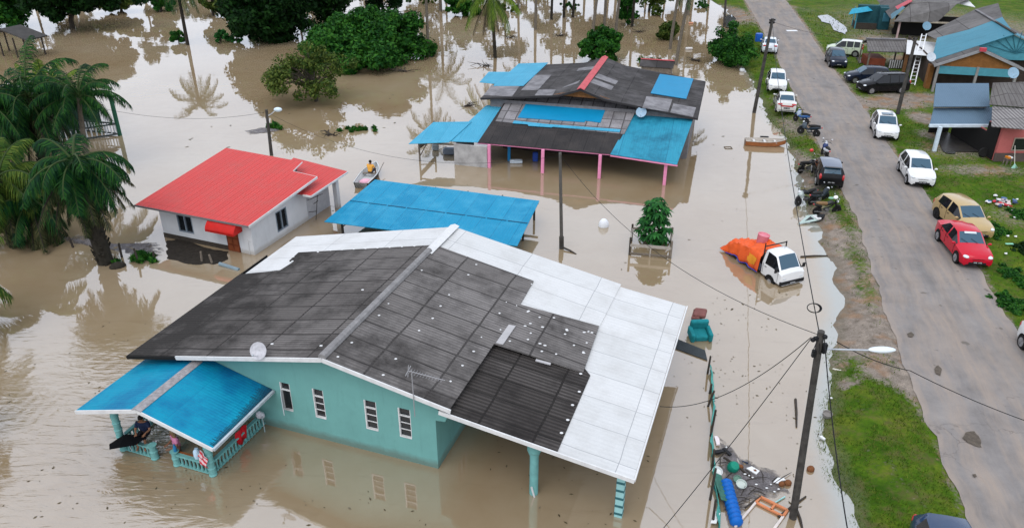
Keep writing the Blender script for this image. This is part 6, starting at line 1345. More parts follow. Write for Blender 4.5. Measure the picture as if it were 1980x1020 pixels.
q = at(1276, 785, 2.35); cable('sagging cable from the lamp pole to the white roof edge of the teal house', [At+Vector((-.25, 0, -.2)), q], .75)
cable('straight cable from the lamp pole to the bottom edge across the fence', [At+Vector((-.25, 0, -.25)), at(1262, 1045, 1.6)], .15)
cable('long thin cable from the lamp pole to the slim pole by the blue shed', [At+Vector((-.1, 0, -.1)), Vector((b2_.x, b2_.y, 0))+dB*.98], 1.25, .015)
cable('cable from the lamp pole crossing the road to the right edge', [At+Vector((.5, 0, -.35)), at(1760, 716, 4.6), at(2040, 832, 3.0)], .12, .02)
cable('faint cable from the small street lamp pole to the slim pole by the blue shed', [Vector((b3.x, b3.y, 0))+dC*.95, Vector((b2_.x, b2_.y, 0))+dB*.97], 1.7, .013)
cable('faint cable from the small street lamp pole out over the oil palms', [Vector((b3.x, b3.y, 0))+dC*.95, at(120, 190, 4.5)], .9, .015)
cable('cable from the far verge pole to the pole by the dirt track', [Vector((b4.x, b4.y, 0))+dD*.97, Vector((b5.x, b5.y, 0))+dE*.97], .6, .015)
q = (At+Vector((-.03, 0, -.1))).lerp(Vector((b4.x, b4.y, 0))+dD*.98, .035)-Vector((0, 0, .10)); m = MB()
for k in range(3): m.tube([q+Vector((.22*math.cos(a)*(1-.06*k), .03*k+.12*math.sin(a), .09*math.sin(a)-.02*k)) for a in [i*2*math.pi/18 for i in range(19)]], .014, 5)
o = m.build('cable_coil', M_cable); tag(o, 'coil of spare cable hanging on the thick cable near the lamp pole', 'cable coil')

# ------------------------------------------------------------------ net fence and stranded debris, lower right
M_net = mat('green net', (.035, .22, .19), .8, .5, 6, .3, 20, (.10, .32, .27))
fence_px = [(1358, 655, 1), (1369, 695, 0), (1374, 715, 0), (1376, 745, 0), (1380, 790, 0), (1376, 830, 0), (1377, 880, 0), (1382, 930, 0), (1388, 985, 0), (1391, 1035, 0)]
fr_ = at(1380, 850, 0); nf = empty('net_fence', (fr_.x, fr_.y, 0), 0, 'sagging green net fence on leaning dark stakes beside the carport of the teal house', 'fence')
fp_ = [at(x, y, 0)-fr_ for x, y, _ in fence_px]; vs = []; rngf = random.Random(3)
for i in range(2, len(fp_)-1):
    for k in range(6):
        p = fp_[i].lerp(fp_[i+1], k/6); h = .26+.12*nz(p.y, 0, 1.3, 2)
        vs += [(p.x-.02+.07*nz(p.y, 1, 3), p.y, -.08), (p.x+.05+.08*nz(p.y, 4, 2.2), p.y, h*.5), (p.x-.03+.10*nz(p.y, 7, 1.7), p.y, h)]
n = len(vs)//3; o = MB().add(vs, [(i*3+k, i*3+k+1, i*3+k+4, i*3+k+3) for i in range(n-1) for k in (0, 1)]).build('netting', M_net, nf, True); s_ = o.modifiers.new('solid', 'SOLIDIFY'); s_.thickness = .02
for (x0, y0, x1, y1) in [(1368, 722, 1374, 688), (1369, 785, 1381, 755), (1374, 842, 1384, 792), (1377, 905, 1381, 868), (1373, 965, 1384, 905), (1378, 1010, 1384, 965), (1372, 760, 1376, 742)]:
    a = at(x0, y0, 0)-fr_; a.z = 0; t = top_at(x0, y0, x1, y1)-fr_; d = (t-a); k = MB(); k.tube([a-d*.6, t], [.05, .04], 7); k.build('stake', M_dwood, nf)
rr_ = at(1384, 940, 0)-fr_; o = MB().add([(rr_.x-.06, rr_.y-.9, .30), (rr_.x+.30, rr_.y-.9, .18), (rr_.x+.24, rr_.y+.35, .2), (rr_.x-.08, rr_.y+.4, .34)], [(0, 1, 2, 3)]).build('torn_panel', mat('torn green sheet', (.05, .16, .12), .7, .4, 5), nf); o.modifiers.new('solid', 'SOLIDIFY').thickness = .02
# floating silt mat with litter fragments
def mat_sheet(name, label, pix, m, h=.03, seed=0, z=.012):
    ps = [at(x, y, 0) for x, y in pix]; c = sum(ps, Vector())/len(ps); out = []
    for i in range(len(ps)):
        a, b_ = ps[i], ps[(i+1) % len(ps)]
        for k in range(8): p = a.lerp(b_, k/8); out.append(c+(p-c)*(1+.10*nz(p.x, p.y, 2.6, seed)+.05*nz(p.x, p.y, 7, seed)))
    N = len(out); vs = []; R_ = 9
    for j in range(R_+1):
        t = j/R_
        for p in out: q = c+(p-c)*t; vs.append((q.x, q.y, -.02+(h+.035*nz(q.x, q.y, 3.5, seed+1)+.02*nz(q.x, q.y, 9, seed))*(1-t**4)+z))
    o = MB().add(vs, [(j*N+i, j*N+(i+1) % N, (j+1)*N+(i+1) % N, (j+1)*N+i) for j in range(R_) for i in range(N)]).build(name, m, None, True); tag(o, label, 'debris', kind='stuff')
    a_ = o.data.attributes.new('inner', 'FLOAT', 'POINT'); a_.data.foreach_set('value', [1-j/R_ for j in range(R_+1) for p in range(N)]); return o
def siltmat():
    t = NT('floating silt and twigs'); co = t.co('Object'); a = t.noise(co, 3.0, 8, .75); b_ = t.noise(co, 17, 5, .7)
    c = t.ramp(a, [(.3, (.075, .066, .066)), (.5, (.150, .135, .134)), (.7, (.24, .22, .215))]); c = t.mix(t.ramp(b_, [(.53, (0, 0, 0)), (.70, (.85, .85, .85))]), c, (.018, .014, .012)); t.base(c, .75, .3); t.bump(t.math('ADD', a, b_), 1.0, .06)
    out = t.t.nodes['Material Output']; tp_ = t.n('BsdfTransparent'); mx = t.n('MixShader'); ia = t.n('Attribute'); ia.attribute_name = 'inner'; al = t.ramp(t.math('ADD', t.noise(co, 2.6, 8, .72), t.math('MULTIPLY', ia.outputs['Fac'], .75)), [(.50, (0, 0, 0)), (.86, (1, 1, 1))]); t.l(al, mx.inputs[0]); t.l(tp_.outputs[0], mx.inputs[1]); t.l(t.b.outputs[0], mx.inputs[2]); t.l(mx.outputs[0], out.inputs[0]); return t.m
M_silt = siltmat()
mat_sheet('silt_mat', 'grey floating silt and twigs trapped against the green net fence', [(1380, 838), (1405, 850), (1425, 875), (1465, 895), (1505, 905), (1528, 935), (1532, 955), (1500, 965), (1470, 962), (1430, 1000), (1402, 1015), (1385, 960), (1382, 900)], M_silt, .03, 3)
mat_sheet('silt_mat', 'line of grey foam and silt drifting behind the oil palms', [(95, 455), (150, 452), (220, 470), (318, 468), (328, 488), (318, 500), (260, 494), (190, 480), (120, 468)], M_silt, .02, 6)
mat_sheet('silt_mat', 'dark floating mat of twigs and litter along the front wall of the red roofed house', [(318, 462), (350, 462), (400, 478), (440, 486), (444, 500), (420, 512), (370, 512), (322, 500)], mat('black leaf litter', (.030, .024, .018), .9, .5, 5, .6, 10), .06, 8)
mat_sheet('silt_mat', 'small grey silt patch round the foot of the small street lamp pole', [(470, 253), (505, 246), (545, 245), (552, 250), (520, 258), (480, 261)], M_silt, .03, 9)
# litter: many single things
def thing_mesh(mb, name, m, label, cat, pos, rz=0, smooth=False, bevel=0, group=None):
    o = mb.build(name, m, None, smooth, bevel, tuple(pos), rz); tag(o, label, cat, group); return o
M_lw = mat('white plastic', (.72, .72, .70), .45, .15, 5); M_brown = mat('coconut husk', (.19, .075, .03), .9, .4, 8)
p = at(1411, 975, 0); bm2 = MB(); N = 10; vs = []       # blue ribbed roll mattress
L_ = 1.95; prof = []
for i in range(61):
    t = i/60; prof.append((.165+.06*abs(math.sin(t*math.pi*N))-(.05*max(0, (.06-t)/.06)+.05*max(0, (t-.94)/.06)), (t-.5)*L_))
bm2.lathe([(0, prof[0][1])]+prof+[(0, prof[-1][1])], 16, Matrix.Rotation(math.pi/2, 4, 'X') @ Matrix.Scale(.72, 4, (0, 1, 0)) if 0 else Matrix.Rotation(math.radians(90), 4, 'X'))
thing_mesh(bm2, 'foam_mattress', mat('royal blue vinyl', (.004, .105, .40), .45, .1, 3), 'long ribbed royal blue foam roll lying beside the green net fence', 'mattress', (p.x+.03, p.y, .12), math.radians(-3), True)
p = at(1414, 906, 0); m = MB(); m.lathe([(0, 0), (.17, .01), (.20, .10), (.20, .26), (.15, .36), (.0, .39)], 14, Matrix.Rotation(math.radians(28), 4, 'X')); thing_mesh(m, 'jerrycan', mat('green plastic drum', (.008, .20, .13), .4, .2, 4), 'rounded green plastic drum floating in the grey silt', 'drum', (p.x, p.y, .0), .3, True)
def tub(px, py, r, h, m_, label, name='tub', cat='tub', tilt=20, z=0.02):
    p = at(px, py, 0); m = MB(); m.lathe([(r*.75, 0), (r, h*.5), (r*1.08, h), (r*1.0, h), (r*.9, h*.55), (0, h*.35)], 16, Matrix.Rotation(math.radians(tilt), 4, 'X')); return thing_mesh(m, name, m_, label, cat, (p.x, p.y, z), 0, True)
tub(1385, 916, .17, .20, M_lw, 'round white basin against the green net left of the green drum')
tub(1432, 940, .0001+.17, .16, mat('pale grey green plastic', (.50, .55, .50), .45), 'pale square cornered tub beside the top of the blue foam roll', tilt=14)
tub(1424, 928, .13, .14, mat('dull green plastic', (.15, .27, .21), .5), 'dull green bowl partly hidden behind the pale tub', tilt=30)
tub(1389, 948, .17, .12, mat('dark teal plastic', (.02, .14, .15), .5), 'dark teal basin at the head of the blue foam roll', tilt=10)
tub(1598, 806, .17, .20, mat('grey concrete ring', (.25, .23, .21), .85, .3, 5), 'small grey ring shaped pot at the edge of the grass', 'plant_pot', 'pot', 8)
def flat(px, py, poly, h, m_, name, label, cat, rz=0, z=.03, group=None):
    p = at(px, py, 0); m = MB(); m.slab([(x, y, h+.03*nz(x, y, 5, len(label))) for x, y in poly], h); return thing_mesh(m, name, m_, label, cat, (p.x, p.y, z), rz, False, 0, group)
flat(1455, 911, [(-.20, .10), (.02, .19), (.24, -.02), (.08, -.18)], .04, M_lw, 'white_sheet', 'creased white sheet with a brown stain, right of the green drum', 'sheet')
flat(1458, 911, [(-.03, .03), (.06, .05), (.08, -.04), (0, -.05)], .02, M_brown, 'stain', 'brown stain on the creased white sheet', 'stain', 0, .065)
flat(1508, 930, [(-.26, -.08), (-.05, .12), (.15, .10), (.20, .0), (.05, -.02), (-.1, -.14)], .04, M_lw, 'plastic_bag', 'torn white plastic bag near the foot of the lamp pole', 'plastic bag')
flat(1386, 853, [(-.08, -.26), (.05, -.24), (.10, .08), (.06, .24), (-.05, .22)], .06, mat('pinkish white foam', (.70, .62, .62), .6, .1), 'foam_board', 'pinkish white foam board at the top end of the silt beside the net', 'foam board')
flat(1397, 931, [(-.18, .05), (.14, -.10), (.18, -.05), (-.14, .10)], .05, M_lw, 'white_stick', 'white stick floating above the blue foam roll', 'stick')
flat(1382, 1006, [(-.20, -.22), (-.02, -.24), (.20, .18), (.06, .26)], .04, M_lw, 'white_board', 'pale board leaning on the net at the bottom edge', 'board', 0, .12)
flat(1390, 875, [(-.16, -.12), (.18, -.04), (.16, .10), (-.14, .04)], .08, M_blk, 'tray', 'black tray among the silt above the white basin', 'tray')
flat(1401, 876, [(-.05, .17), (.06, .19), (.22, -.12), (.12, -.18)], .07, M_blk, 'black_plank', 'short black plank beside the black tray', 'plank')
flat(1441, 895, [(-.10, .05), (.08, -.06), (.10, -.01), (-.08, .09)], .03, mat('navy scrap', (.02, .03, .06), .6), 'scrap', 'small navy scrap above the creased white sheet', 'scrap')
flat(1508, 966, [(-.22, -.14), (.2, .14), (.22, .11), (-.20, -.17)], .03, mat('pale turquoise strip', (.30, .55, .52), .5), 'plastic_strip', 'pale turquoise strip right of the orange door frame', 'strip')
def coconut(px, py, label, r=.11, z=.05): p = at(px, py, 0); m = MB(); m.ball((0, 0, 0), (r*1.15, r, r), 12, 8); thing_mesh(m, 'coconut', M_brown, label, 'coconut', (p.x, p.y, z), .4, True, 0, 'floating coconuts')
coconut(1567, 908, 'lone brown coconut floating between the lamp pole and the grass', .125); coconut(1523, 935, 'brown coconut touching the torn white plastic bag', .12); coconut(1511, 937, 'dull coconut left of the brown one by the torn bag', .10); coconut(1432, 904, 'small coconut between the green drum and the creased white sheet', .09)
rngl = random.Random(8)
for i in range(26):                                   # twigs in the silt
    x, y = rngl.uniform(1388, 1520), rngl.uniform(868, 985)
    if y < 868+(x-1388)*.45 or y > 1010-(x-1388)*.35: continue
    p = at(x, y, 0); a = rngl.uniform(0, 3.14); L_ = rngl.uniform(.15, .5); m = MB(); m.tube([(-L_*math.cos(a), -L_*math.sin(a), 0), (.04, .03, .03), (L_*math.cos(a), L_*math.sin(a), .0)], [.012, .018, .008], 5)
    o = thing_mesh(m, 'twig', M_dwood, 'dark wet twig lying in the grey silt by the green net fence', 'twig', (p.x, p.y, .05), 0, False, 0, 'twigs in the silt')
for i in range(9):
    x, y = [(1404,866),(1455,925),(1482,945),(1490,938),(1497,952),(1440,918),(1448,921),(1505,947),(1462,938)][i]; p = at(x, y, 0); m = MB(); m.ball((0, 0, 0), (.035+.01*(i % 3), .03, .02), 8, 5); thing_mesh(m, 'litter_scrap', M_lw, 'tiny white scrap of litter in the grey silt by the green net fence', 'litter', (p.x, p.y, .06), 0, True, 0, 'white scraps in the silt')
# orange door frame
d0, d1, d2, d3 = at(1470, 962, 0), at(1522, 988, 0), at(1492, 1030, 0), at(1428, 1012, 0)
df = empty('door_frame', (d0.x, d0.y, .05), 0, 'orange and white wooden door frame floating at the bottom edge beside the silt', 'door frame'); q = lambda v: v-d0
M_or = mat('salmon orange paint', (.58, .21, .09), .6, .25, 3); m = MB(); m.bar(q(d0), q(d1), .09, .07); e0, e1 = d0.lerp(d3, .22), d1.lerp(d2, .28); m.bar(q(e0), q(e1), .08, .06); m.bar(q(d0.lerp(d1, .55)), q(e0.lerp(e1, .55)), .07, .06); m.bar(q(d0), q(e0), .08, .07); m.bar(q(d1), q(e1), .08, .07); m.build('upper_frame', M_or, df)
m = MB(); m.bar(q(e0), q(d3)+(q(d3)-q(e0))*.2, .07, .06); m.bar(q(e1), q(d2)+(q(d2)-q(e1))*.2, .08, .06); m.build('jambs', mat('flaking white paint', (.62, .55, .50), .6, .25, 4), df)
m = MB(); m.tube([(-.02, .0, .02), (-.65, -.5, .02)], .035, 6); m.build('dark_batten', M_dwood, df)
# planks and stays round the lamp pole foot, floating stick
for (x0, y0, x1, y1, lb) in [(1505, 1000, 1558, 960, 'dark plank wedged behind the foot of the lamp pole'), (1540, 985, 1552, 1025, 'short dark plank in front of the foot of the lamp pole'), (1538, 772, 1540, 826, 'thin dark stick floating alone between the net fence and lamp pole'), (1400, 885, 1456, 927, 'long dark branch crossing the silt below the green drum'), (1548, 497, 1600, 495, 'thin dark pole floating beside the white lorry cab')]:
    a, c = at(x0, y0, 0), at(x1, y1, 0); m = MB(); m.tube([(0, 0, 0), (c-a)*.5+Vector((.02, .02, .02)), c-a], [.05, .045, .03], 6); thing_mesh(m, 'driftwood', M_dwood, lb, 'driftwood', (a.x, a.y, .03), 0, False, 0, 'driftwood pieces')
# armchairs and board beside the teal house
def armchair(label, px, py, rz, col, rx=0, z=-.05, sc=1.0):
    p = at(px, py, 0); r = empty('armchair', (p.x, p.y, z), rz, label, 'armchair'); r.rotation_euler = (rx, 0, rz); r.scale = (sc,)*3; mm = mat('chair cloth %.3f %.3f' % col[:2], col, .8, .3, 5, .2, 25)
    m = MB(); m.box((0, 0, .22), (.62, .62, .30)); m.build('seat', mm, r, bevel=.07); m = MB(); m.box((0, .33, .50), (.84, .22, .66), 0, .12); m.build('backrest', mm, r, bevel=.09)
    for s_ in (-1, 1): m = MB(); m.box((s_*.40, -.02, .30), (.20, .74, .46)); m.build('armrest', mm, r, bevel=.08)
    return r
armchair('plump teal armchair floating off the white roof corner of the teal house', 1352, 652, math.radians(4), (.012, .20, .22), .15)
armchair('overturned dull red armchair behind the plump teal one', 1336, 620, math.radians(70), (.19, .075, .065), math.radians(80), .15, .85)
a, c = at(1300, 662, 0), at(1362, 686, 0); m = MB(); m.slab([(0, 0, .30), ((c-a).x, (c-a).y, .26), ((c-a).x+.02, (c-a).y-.45, .05), (.0, -.5, .05)], .05); thing_mesh(m, 'floating_board', mat('dark slate board', (.045, .055, .06), .5, .4, 3), 'dark slate board floating against the teal house below the armchairs', 'board', (a.x, a.y, .0))
# timber guard round the young tree
g0, g1 = at(1217, 492, 0), at(1296, 499, 0); tgd = empty('tree_guard', (g0.x, g0.y, 0), 0, 'square grey timber guard around the small glossy leafed tree', 'tree guard'); ex = (g1-g0); ey_ = Vector((-ex.y, ex.x, 0)).normalized()*1.75
for k, o_ in enumerate((Vector(), ex, ey_, ex+ey_)): m = MB(); m.box((o_.x, o_.y, .15), (.10, .10, 1.75)); m.build('post', M_wood if k % 2 else M_dwood, tgd)
for (u, v, z) in ((Vector(), ex, .60), (Vector(), ex, .12), (Vector(), ey_, .75), (ex, ex+ey_, .75), (ey_, ex+ey_, .80), (Vector(), ey_, .3), (ex, ex+ey_, .3)): m = MB(); m.bar(u+Vector((0, -.03, z)), v+Vector((0, -.03, z)), .05, .16 if z == .60 else .09); m.build('rail', mat('pale plank', (.38, .34, .29), .8, .35, 5) if z in (.60, .75) else M_wood, tgd)
m = MB(); c_ = ex*.5; m.box((c_.x, c_.y-.02, .2), (.07, .07, .8)); m.build('post', mat('pale plank', (.38, .34, .29), .8), tgd)
# white floating sack, white drum, stakes, bushes of grass, branches
p = at(1167, 438, 0); m = MB(); m.ball((0, 0, .22), (.30, .22, .40), 12, 9); thing_mesh(m, 'sack', mat('white sack', (.70, .71, .73), .6, .1, 3, .3, 8), 'upright white sack floating between the slim pole and the young tree', 'sack', (p.x, p.y, -.1), 0, True)
for i, (x, y, ty, lb) in enumerate([(235, 497, 470, 'leaning stake nearest the leaning oil palm, by the foam line'), (270, 508, 480, 'stake standing in the green weeds before the red roofed house'), (298, 502, 486, 'short broken stake at the corner of the dark litter mat'), (143, 478, 458, 'short stake in the foam line behind the oil palms'), (390, 505, 486, 'short pale stake in the dark litter mat'), (412, 508, 492, 'stubby stake at the right of the dark litter mat')]):
    b_ = at(x, y, 0); h = hz(x, y, ty); m = MB(); m.tube([(0, 0, -.4), (-.12 if i % 2 else .05, 0, h)], [.07, .055], 7); thing_mesh(m, 'stake', M_dwood if i < 4 else M_wood, lb, 'stake', (b_.x, b_.y, 0), 0, False, 0, 'old fence stakes')
p = at(228, 516, 0); m = MB(); m.ball((0, 0, 0), (.42, .26, .24), 10, 7); thing_mesh(m, 'palm_log', M_dtrunk, 'dark round stump floating right of the leaning oil palm', 'stump', (p.x, p.y, .05), .5, True)
a, c = at(425, 512, 0), at(462, 522, 0); m = MB(); m.tube([(0, 0, .08), c-a+Vector((0, 0, .02))], .10, 8); thing_mesh(m, 'pipe', mat('blue grey pipe', (.20, .26, .29), .5, .2), 'blue grey pipe floating left of the white roof corner', 'pipe', (a.x, a.y, 0))
def tuft(label, px, py, rx, ry, h, n, lm, seed): 
    b_ = at(px, py, 0); rg_ = np.random.default_rng(seed); cl = [(rg_.normal()*rx*.5, rg_.normal()*ry*.5, h*.4, h*.55) for _ in range(n)]; o = quads_obj('water_weeds', leaves(rg_, cl, 40, .16, .3, 2.6), lm, None, (b_.x, b_.y, 0)); tag(o, label, 'weeds'); return o
tuft('bright green weeds floating by the stakes before the red roofed house', 272, 502, .75, .5, .35, 18, L_mid, 1); tuft('green grass clump in open water above the blue roof of the shed', 690, 251, 1.5, .5, .25, 16, L_mid, 2); tuft('sprig of weeds beside the small street lamp pole', 532, 247, .5, .35, .4, 8, L_mid, 3); tuft('weeds beside the rear outhouse with the red ridge', 1258, 122, 1.1, .6, .6, 12, L_mid, 4)
for i, (x, y, s_, lb) in enumerate([(938, 128, 1.6, 'tangle of dark branches left of the pink post house'), (905, 205, 1.1, 'sunken branch left of the light blue roof'), (640, 262, .9, 'thin branch floating above the red roofed house'), (780, 138, 1.5, 'dead branches at the right foot of the round bush'), (1082, 70, 1.0, 'driftwood pile between the far palm trunks'), (985, 74, .9, 'small branch right of the skirted palm'), (1345, 118, 1.2, 'twigs sticking up beside the far verge shrub'), (1238, 62, 1.2, 'drift branches behind the pink post house')]):
    b_ = at(x, y, 0); rg_ = random.Random(i); m = MB()
    for k in range(9): a_ = rg_.uniform(0, 6.28); m.tube([(rg_.uniform(-.3, .3)*s_, rg_.uniform(-.2, .2), 0), (math.cos(a_)*s_*.5, math.sin(a_)*.4*s_, rg_.uniform(.05, .35)), (math.cos(a_)*s_*rg_.uniform(.7, 1.2), math.sin(a_)*s_*.8, rg_.uniform(.0, .4))], [.05, .035, .015], 5)
    thing_mesh(m, 'dead_branches', M_dwood, lb, 'branches', (b_.x, b_.y, 0), 0, False, 0, 'dead branches in the water')
# small bright litter far away and on the verges
def bit(px, py, d, col, label, name, cat, z=None, rz=0): p = at(px, py, .3); z = gheight(p.x, p.y) if z is None else z; p = at(px, py, z); m = MB(); m.box((0, 0, d[2]/2), d); return thing_mesh(m, name, mat('bit %.2f %.2f %.2f' % col, col, .5, .2, 6), label, cat, (p.x, p.y, max(z, 0)), rz, False, min(d)*.3)
p = at(1466, 82, .3); m = MB(); m.lathe([(.0, 0), (.36, 0), (.40, .2), (.42, .9), (.38, 1.0), (0, 1.0)], 16); thing_mesh(m, 'plastic_drum', mat('blue plastic drum', (.01, .09, .40), .4, .2), 'upright blue plastic drum by the silver white sedan', 'drum', (p.x, p.y, .3), 0, True)
bit(1419, 113, (.28, .28, .55), (.55, .05, .03), 'red tin standing at the foot of the far verge shrub', 'tin', 'tin'); bit(1431, 121, (.5, .35, .3), (.55, .12, .09), 'red box on the grass beside the far verge shrub', 'box', 'box')
bit(1434, 142, (.45, .4, .35), (.75, .76, .76), 'white tub at the water edge below the far verge shrub', 'tub', 'tub'); bit(1531, 60, (1.3, .6, .05), (.72, .73, .74), 'flat white scrap lying on the far road', 'sheet', 'sheet', GZ+.06); bit(1332, 96, (.8, .3, .25), (.65, .62, .6), 'white float among the far palm trunks', 'float', 'float', .0); bit(997, 12, (1.4, .4, .3), (.6, .62, .64), 'white object in the far water near the top edge', 'float', 'float', 0.)
bit(1182, 96, (.7, .35, .3), (.55, .56, .55), 'pale scrap in the dense green bush', 'scrap', 'scrap', .6); bit(1336, 46, (.6, .3, .2), (.55, .25, .15), 'orange scrap in the far water', 'scrap', 'scrap', 0.); bit(1590, 848, (.10, .22, .10), (.7, .7, .68), 'small white bottle at the water edge beside the grass', 'bottle', 'bottle', .03, .5)
bit(1618, 715, (.34, .06, .05), (.62, .58, .5), 'pale stick on the grass below the street lamp', 'stick', 'stick', None, -.4); bit(1607, 770, (.09, .09, .05), (.7, .7, .7), 'white scrap on the grass edge above the grey pot', 'scrap', 'scrap')
bit(998, 315, (.9, .35, .25), (.52, .58, .62), 'pale boat shaped basin under the verandah of the pink post house', 'basin', 'basin', 0.); bit(870, 298, (1.0, .5, .5), (.20, .23, .28), 'grey bundle under the light blue side roof', 'bundle', 'bundle', .0); bit(842, 290, (.5, .4, .5), (.30, .34, .36), 'pale bundle under the far left of the light blue side roof', 'bundle', 'bundle', 0.); bit(1035, 312, (.4, .3, .7), (.02, .06, .3), 'navy thing standing under the verandah of the pink post house', 'crate', 'crate', 0.)
p = at(1403, 288, 0); m = MB()
for a_, b_ in (((0, 0), (.5, 0)), ((.5, 0), (.5, .45)), ((.5, .45), (0, .45)), ((0, .45), (0, 0))): m.bar((a_[0], a_[1], .02), (b_[0], b_[1], .02), .045)
thing_mesh(m, 'wire_frame', M_wood, 'small square frame floating left of the long wooden boat', 'frame', (p.x, p.y, 0))
# rubbish pile on the right bank
RC = [((.72, .70, .70), 'white'), ((.03, .05, .12), 'navy'), ((.5, .03, .04), 'red'), ((.55, .45, .42), 'pinkish'), ((.10, .16, .30), 'blue'), ((.45, .42, .38), 'grey')]
for i in range(24):
    rgx = random.Random(100+i); x, y = 1932+rgx.gauss(0, 15), 391+rgx.gauss(0, 5.5); p = at(x, y, GZ+.05); col, cn = RC[i % 6]; m = MB(); m.slab([(x_*rgx.uniform(.6, 1.2), y_*rgx.uniform(.6, 1.2), .05+.09*rgx.random()) for x_, y_ in ((-.16, -.1), (.02, -.14), (.17, -.06), (.14, .1), (-.04, .13), (-.17, .06))], .05); thing_mesh(m, 'rubbish_bag', mat('rubbish '+cn, col, .6, .2, 6), cn+' scrap in the rubbish pile on the bank right of the gold hatchback', 'rubbish', (p.x, p.y, GZ+.04), rgx.uniform(0, 3), False, 0, 'scraps in the rubbish pile')
for i, (x, y) in enumerate([(1957, 408), (1968, 412), (1961, 421), (1950, 399), (1948, 457), (1963, 458), (1944, 491), (1966, 386)]): p = at(x, y, GZ+.05); m = MB(); m.slab([(-.08, -.05, .05), (.05, -.07, .03), (.09, .03, .07), (-.03, .07, .04)], .03); thing_mesh(m, 'litter_scrap', M_lw, 'small white scrap strewn below the rubbish pile on the right bank', 'litter', (p.x, p.y, GZ+.06), 0, True, 0, 'white scraps on the right bank')
p = at(1951, 473, GZ+.05); m = MB(); m.box((0, 0, .03), (.42, .12, .03)); thing_mesh(m, 'plastic_strip', mat('mint strip', (.25, .6, .42), .5), 'mint green strip on the bank right of the red sedan', 'strip', (p.x, p.y, GZ+.08))
# rake, stool and wheel at the carport house
p = at(1960, 325, GZ); rk = empty('leaf_rake', (p.x, p.y, GZ), 0, 'pale green fan rake leaning on the pink wall', 'rake'); m = MB(); m.tube([(0, 0, .2), (.12, .75, 1.35)], .02, 6); m.build('handle', mat('pale handle', (.55, .52, .45), .6), rk); m = MB()
for k in range(9): a_ = math.radians(-35+k*8.75); m.bar((0, 0, .32), (math.sin(a_)*.38, -.08, .32-math.cos(a_)*.34), .035, .015)
m.build('tines', mat('mint rake', (.35, .62, .50), .5), rk)
p = at(1946, 318, GZ); st_ = empty('stool', (p.x, p.y, GZ), .2, 'small stool with orange and white cloth beside the fan rake', 'stool'); m = MB(); m.box((0, 0, .45), (.42, .34, .05))
for x in (-.17, .17):
    for y in (-.13, .13): m.box((x, y, .21), (.05, .05, .43))
m.build('frame', M_wood, st_); m = MB(); m.box((-.08, -.02, .54), (.2, .36, .14)); m.build('orange_cloth', mat('orange cloth', (.6, .2, .02), .7), st_, bevel=.03); m = MB(); m.box((.12, -.02, .53), (.16, .34, .12)); m.build('white_cloth', M_lw, st_, bevel=.03)
p = at(1899, 303, GZ); wl = empty('spare_wheel', (p.x, p.y, GZ+.32), 0, 'old wheel leaning in the dark carport', 'wheel'); m = MB(); Mw = Matrix.Rotation(math.radians(80), 4, 'X'); m.lathe([(.2, -.08), (.3, -.09), (.33, -.05), (.33, .05), (.3, .09), (.2, .08)], 20, Mw); m.build('tyre', M_tyre, wl, 40); m = MB(); m.lathe([(0, -.03), (.2, -.03), (.2, .03), (0, .03)], 16, Mw); m.build('rim', mat('dull rim', (.14, .14, .13), .5), wl)
p = at(1728, 66, GZ); w2 = MB(); w2.lathe([(.2, -.1), (.36, -.11), (.4, -.06), (.4, .06), (.36, .11), (.2, .1)], 18, Matrix.Rotation(math.radians(75), 4, 'X')); thing_mesh(w2, 'old_tyre', M_tyre, 'old tyre leaning under the grey roofed house at the top right', 'tyre', (p.x, p.y, GZ+.4), .4, True)
p = at(1940, 170, 2.9); dish(37.9, 58.4, 4.3, F5, 'pale blue satellite dish behind the blue grey carport roof', .42, (.25, .38, .48)); dish(36.9, 68.6, 3.2, F5, 'white satellite dish at the lower corner of the turquoise roof', .40, (.5, .54, .58)); dish(40.5, 77.5, 4.2, F5, 'blue grey satellite dish above the white canopy', .42, (.16, .28, .36))
# porch clutter
def tpos(w, l, z): q = F1.o+F1.W*w+F1.L*l; return (q.x, q.y, z)
m = MB(); m.lathe([(0, 0), (.11, 0), (.13, .1), (.12, .3), (.07, .36), (.06, .4), (0, .4)], 12); thing_mesh(m, 'water_bottle', mat('pale blue bottle', (.45, .60, .72), .3, .1), 'large pale blue bottle on the front porch rail', 'bottle', tpos(-7.85, -2.85, .56), 0, True)
m = MB(); m.ball((0, 0, .1), (.22, .14, .14), 12, 8); thing_mesh(m, 'bundle', mat('dark navy bundle', (.012, .025, .05), .6), 'dark navy bundle beside the large pale bottle on the porch rail', 'bundle', tpos(-7.52, -2.84, .55), 0, True)
m = MB(); m.lathe([(0, 0), (.06, 0), (.06, .2), (.03, .25), (.03, .3), (0, .3)], 10); thing_mesh(m, 'small_bottle', mat('blue bottle', (.02, .17, .34), .3), 'small blue bottle on the porch gate post', 'bottle', tpos(-8.76, -2.9, .62), 0, True)
m = MB(); m.ball((0, 0, 0), (.05, .05, .06), 8, 6); 
cl_ = MB(); n_ = 14; vs = []
for i in range(n_+1):
    for j in range(7): u, v = i/n_, j/6; vs.append((-.05+.28*u, -.08+.06*math.sin(v*9+u*5)-.10*v, .34-.52*v*(.5+.5*u)-.12*u+.03*math.sin(u*12)))
cl_.add(vs, [(i*7+j, i*7+j+1, (i+1)*7+j+1, (i+1)*7+j) for i in range(n_) for j in range(6)])
def stripemat():
    t = NT('red and white striped cloth'); co = t.co('Object'); w = t.n('TexWave', bands_direction='DIAGONAL'); t.l(co, w.inputs[0]); w.inputs['Scale'].default_value = 3.2; w.inputs['Distortion'].default_value = 2
    t.base(t.ramp(w.outputs[1], [(.45, (.45, .025, .035)), (.55, (.58, .42, .43))]), .8); return t.m
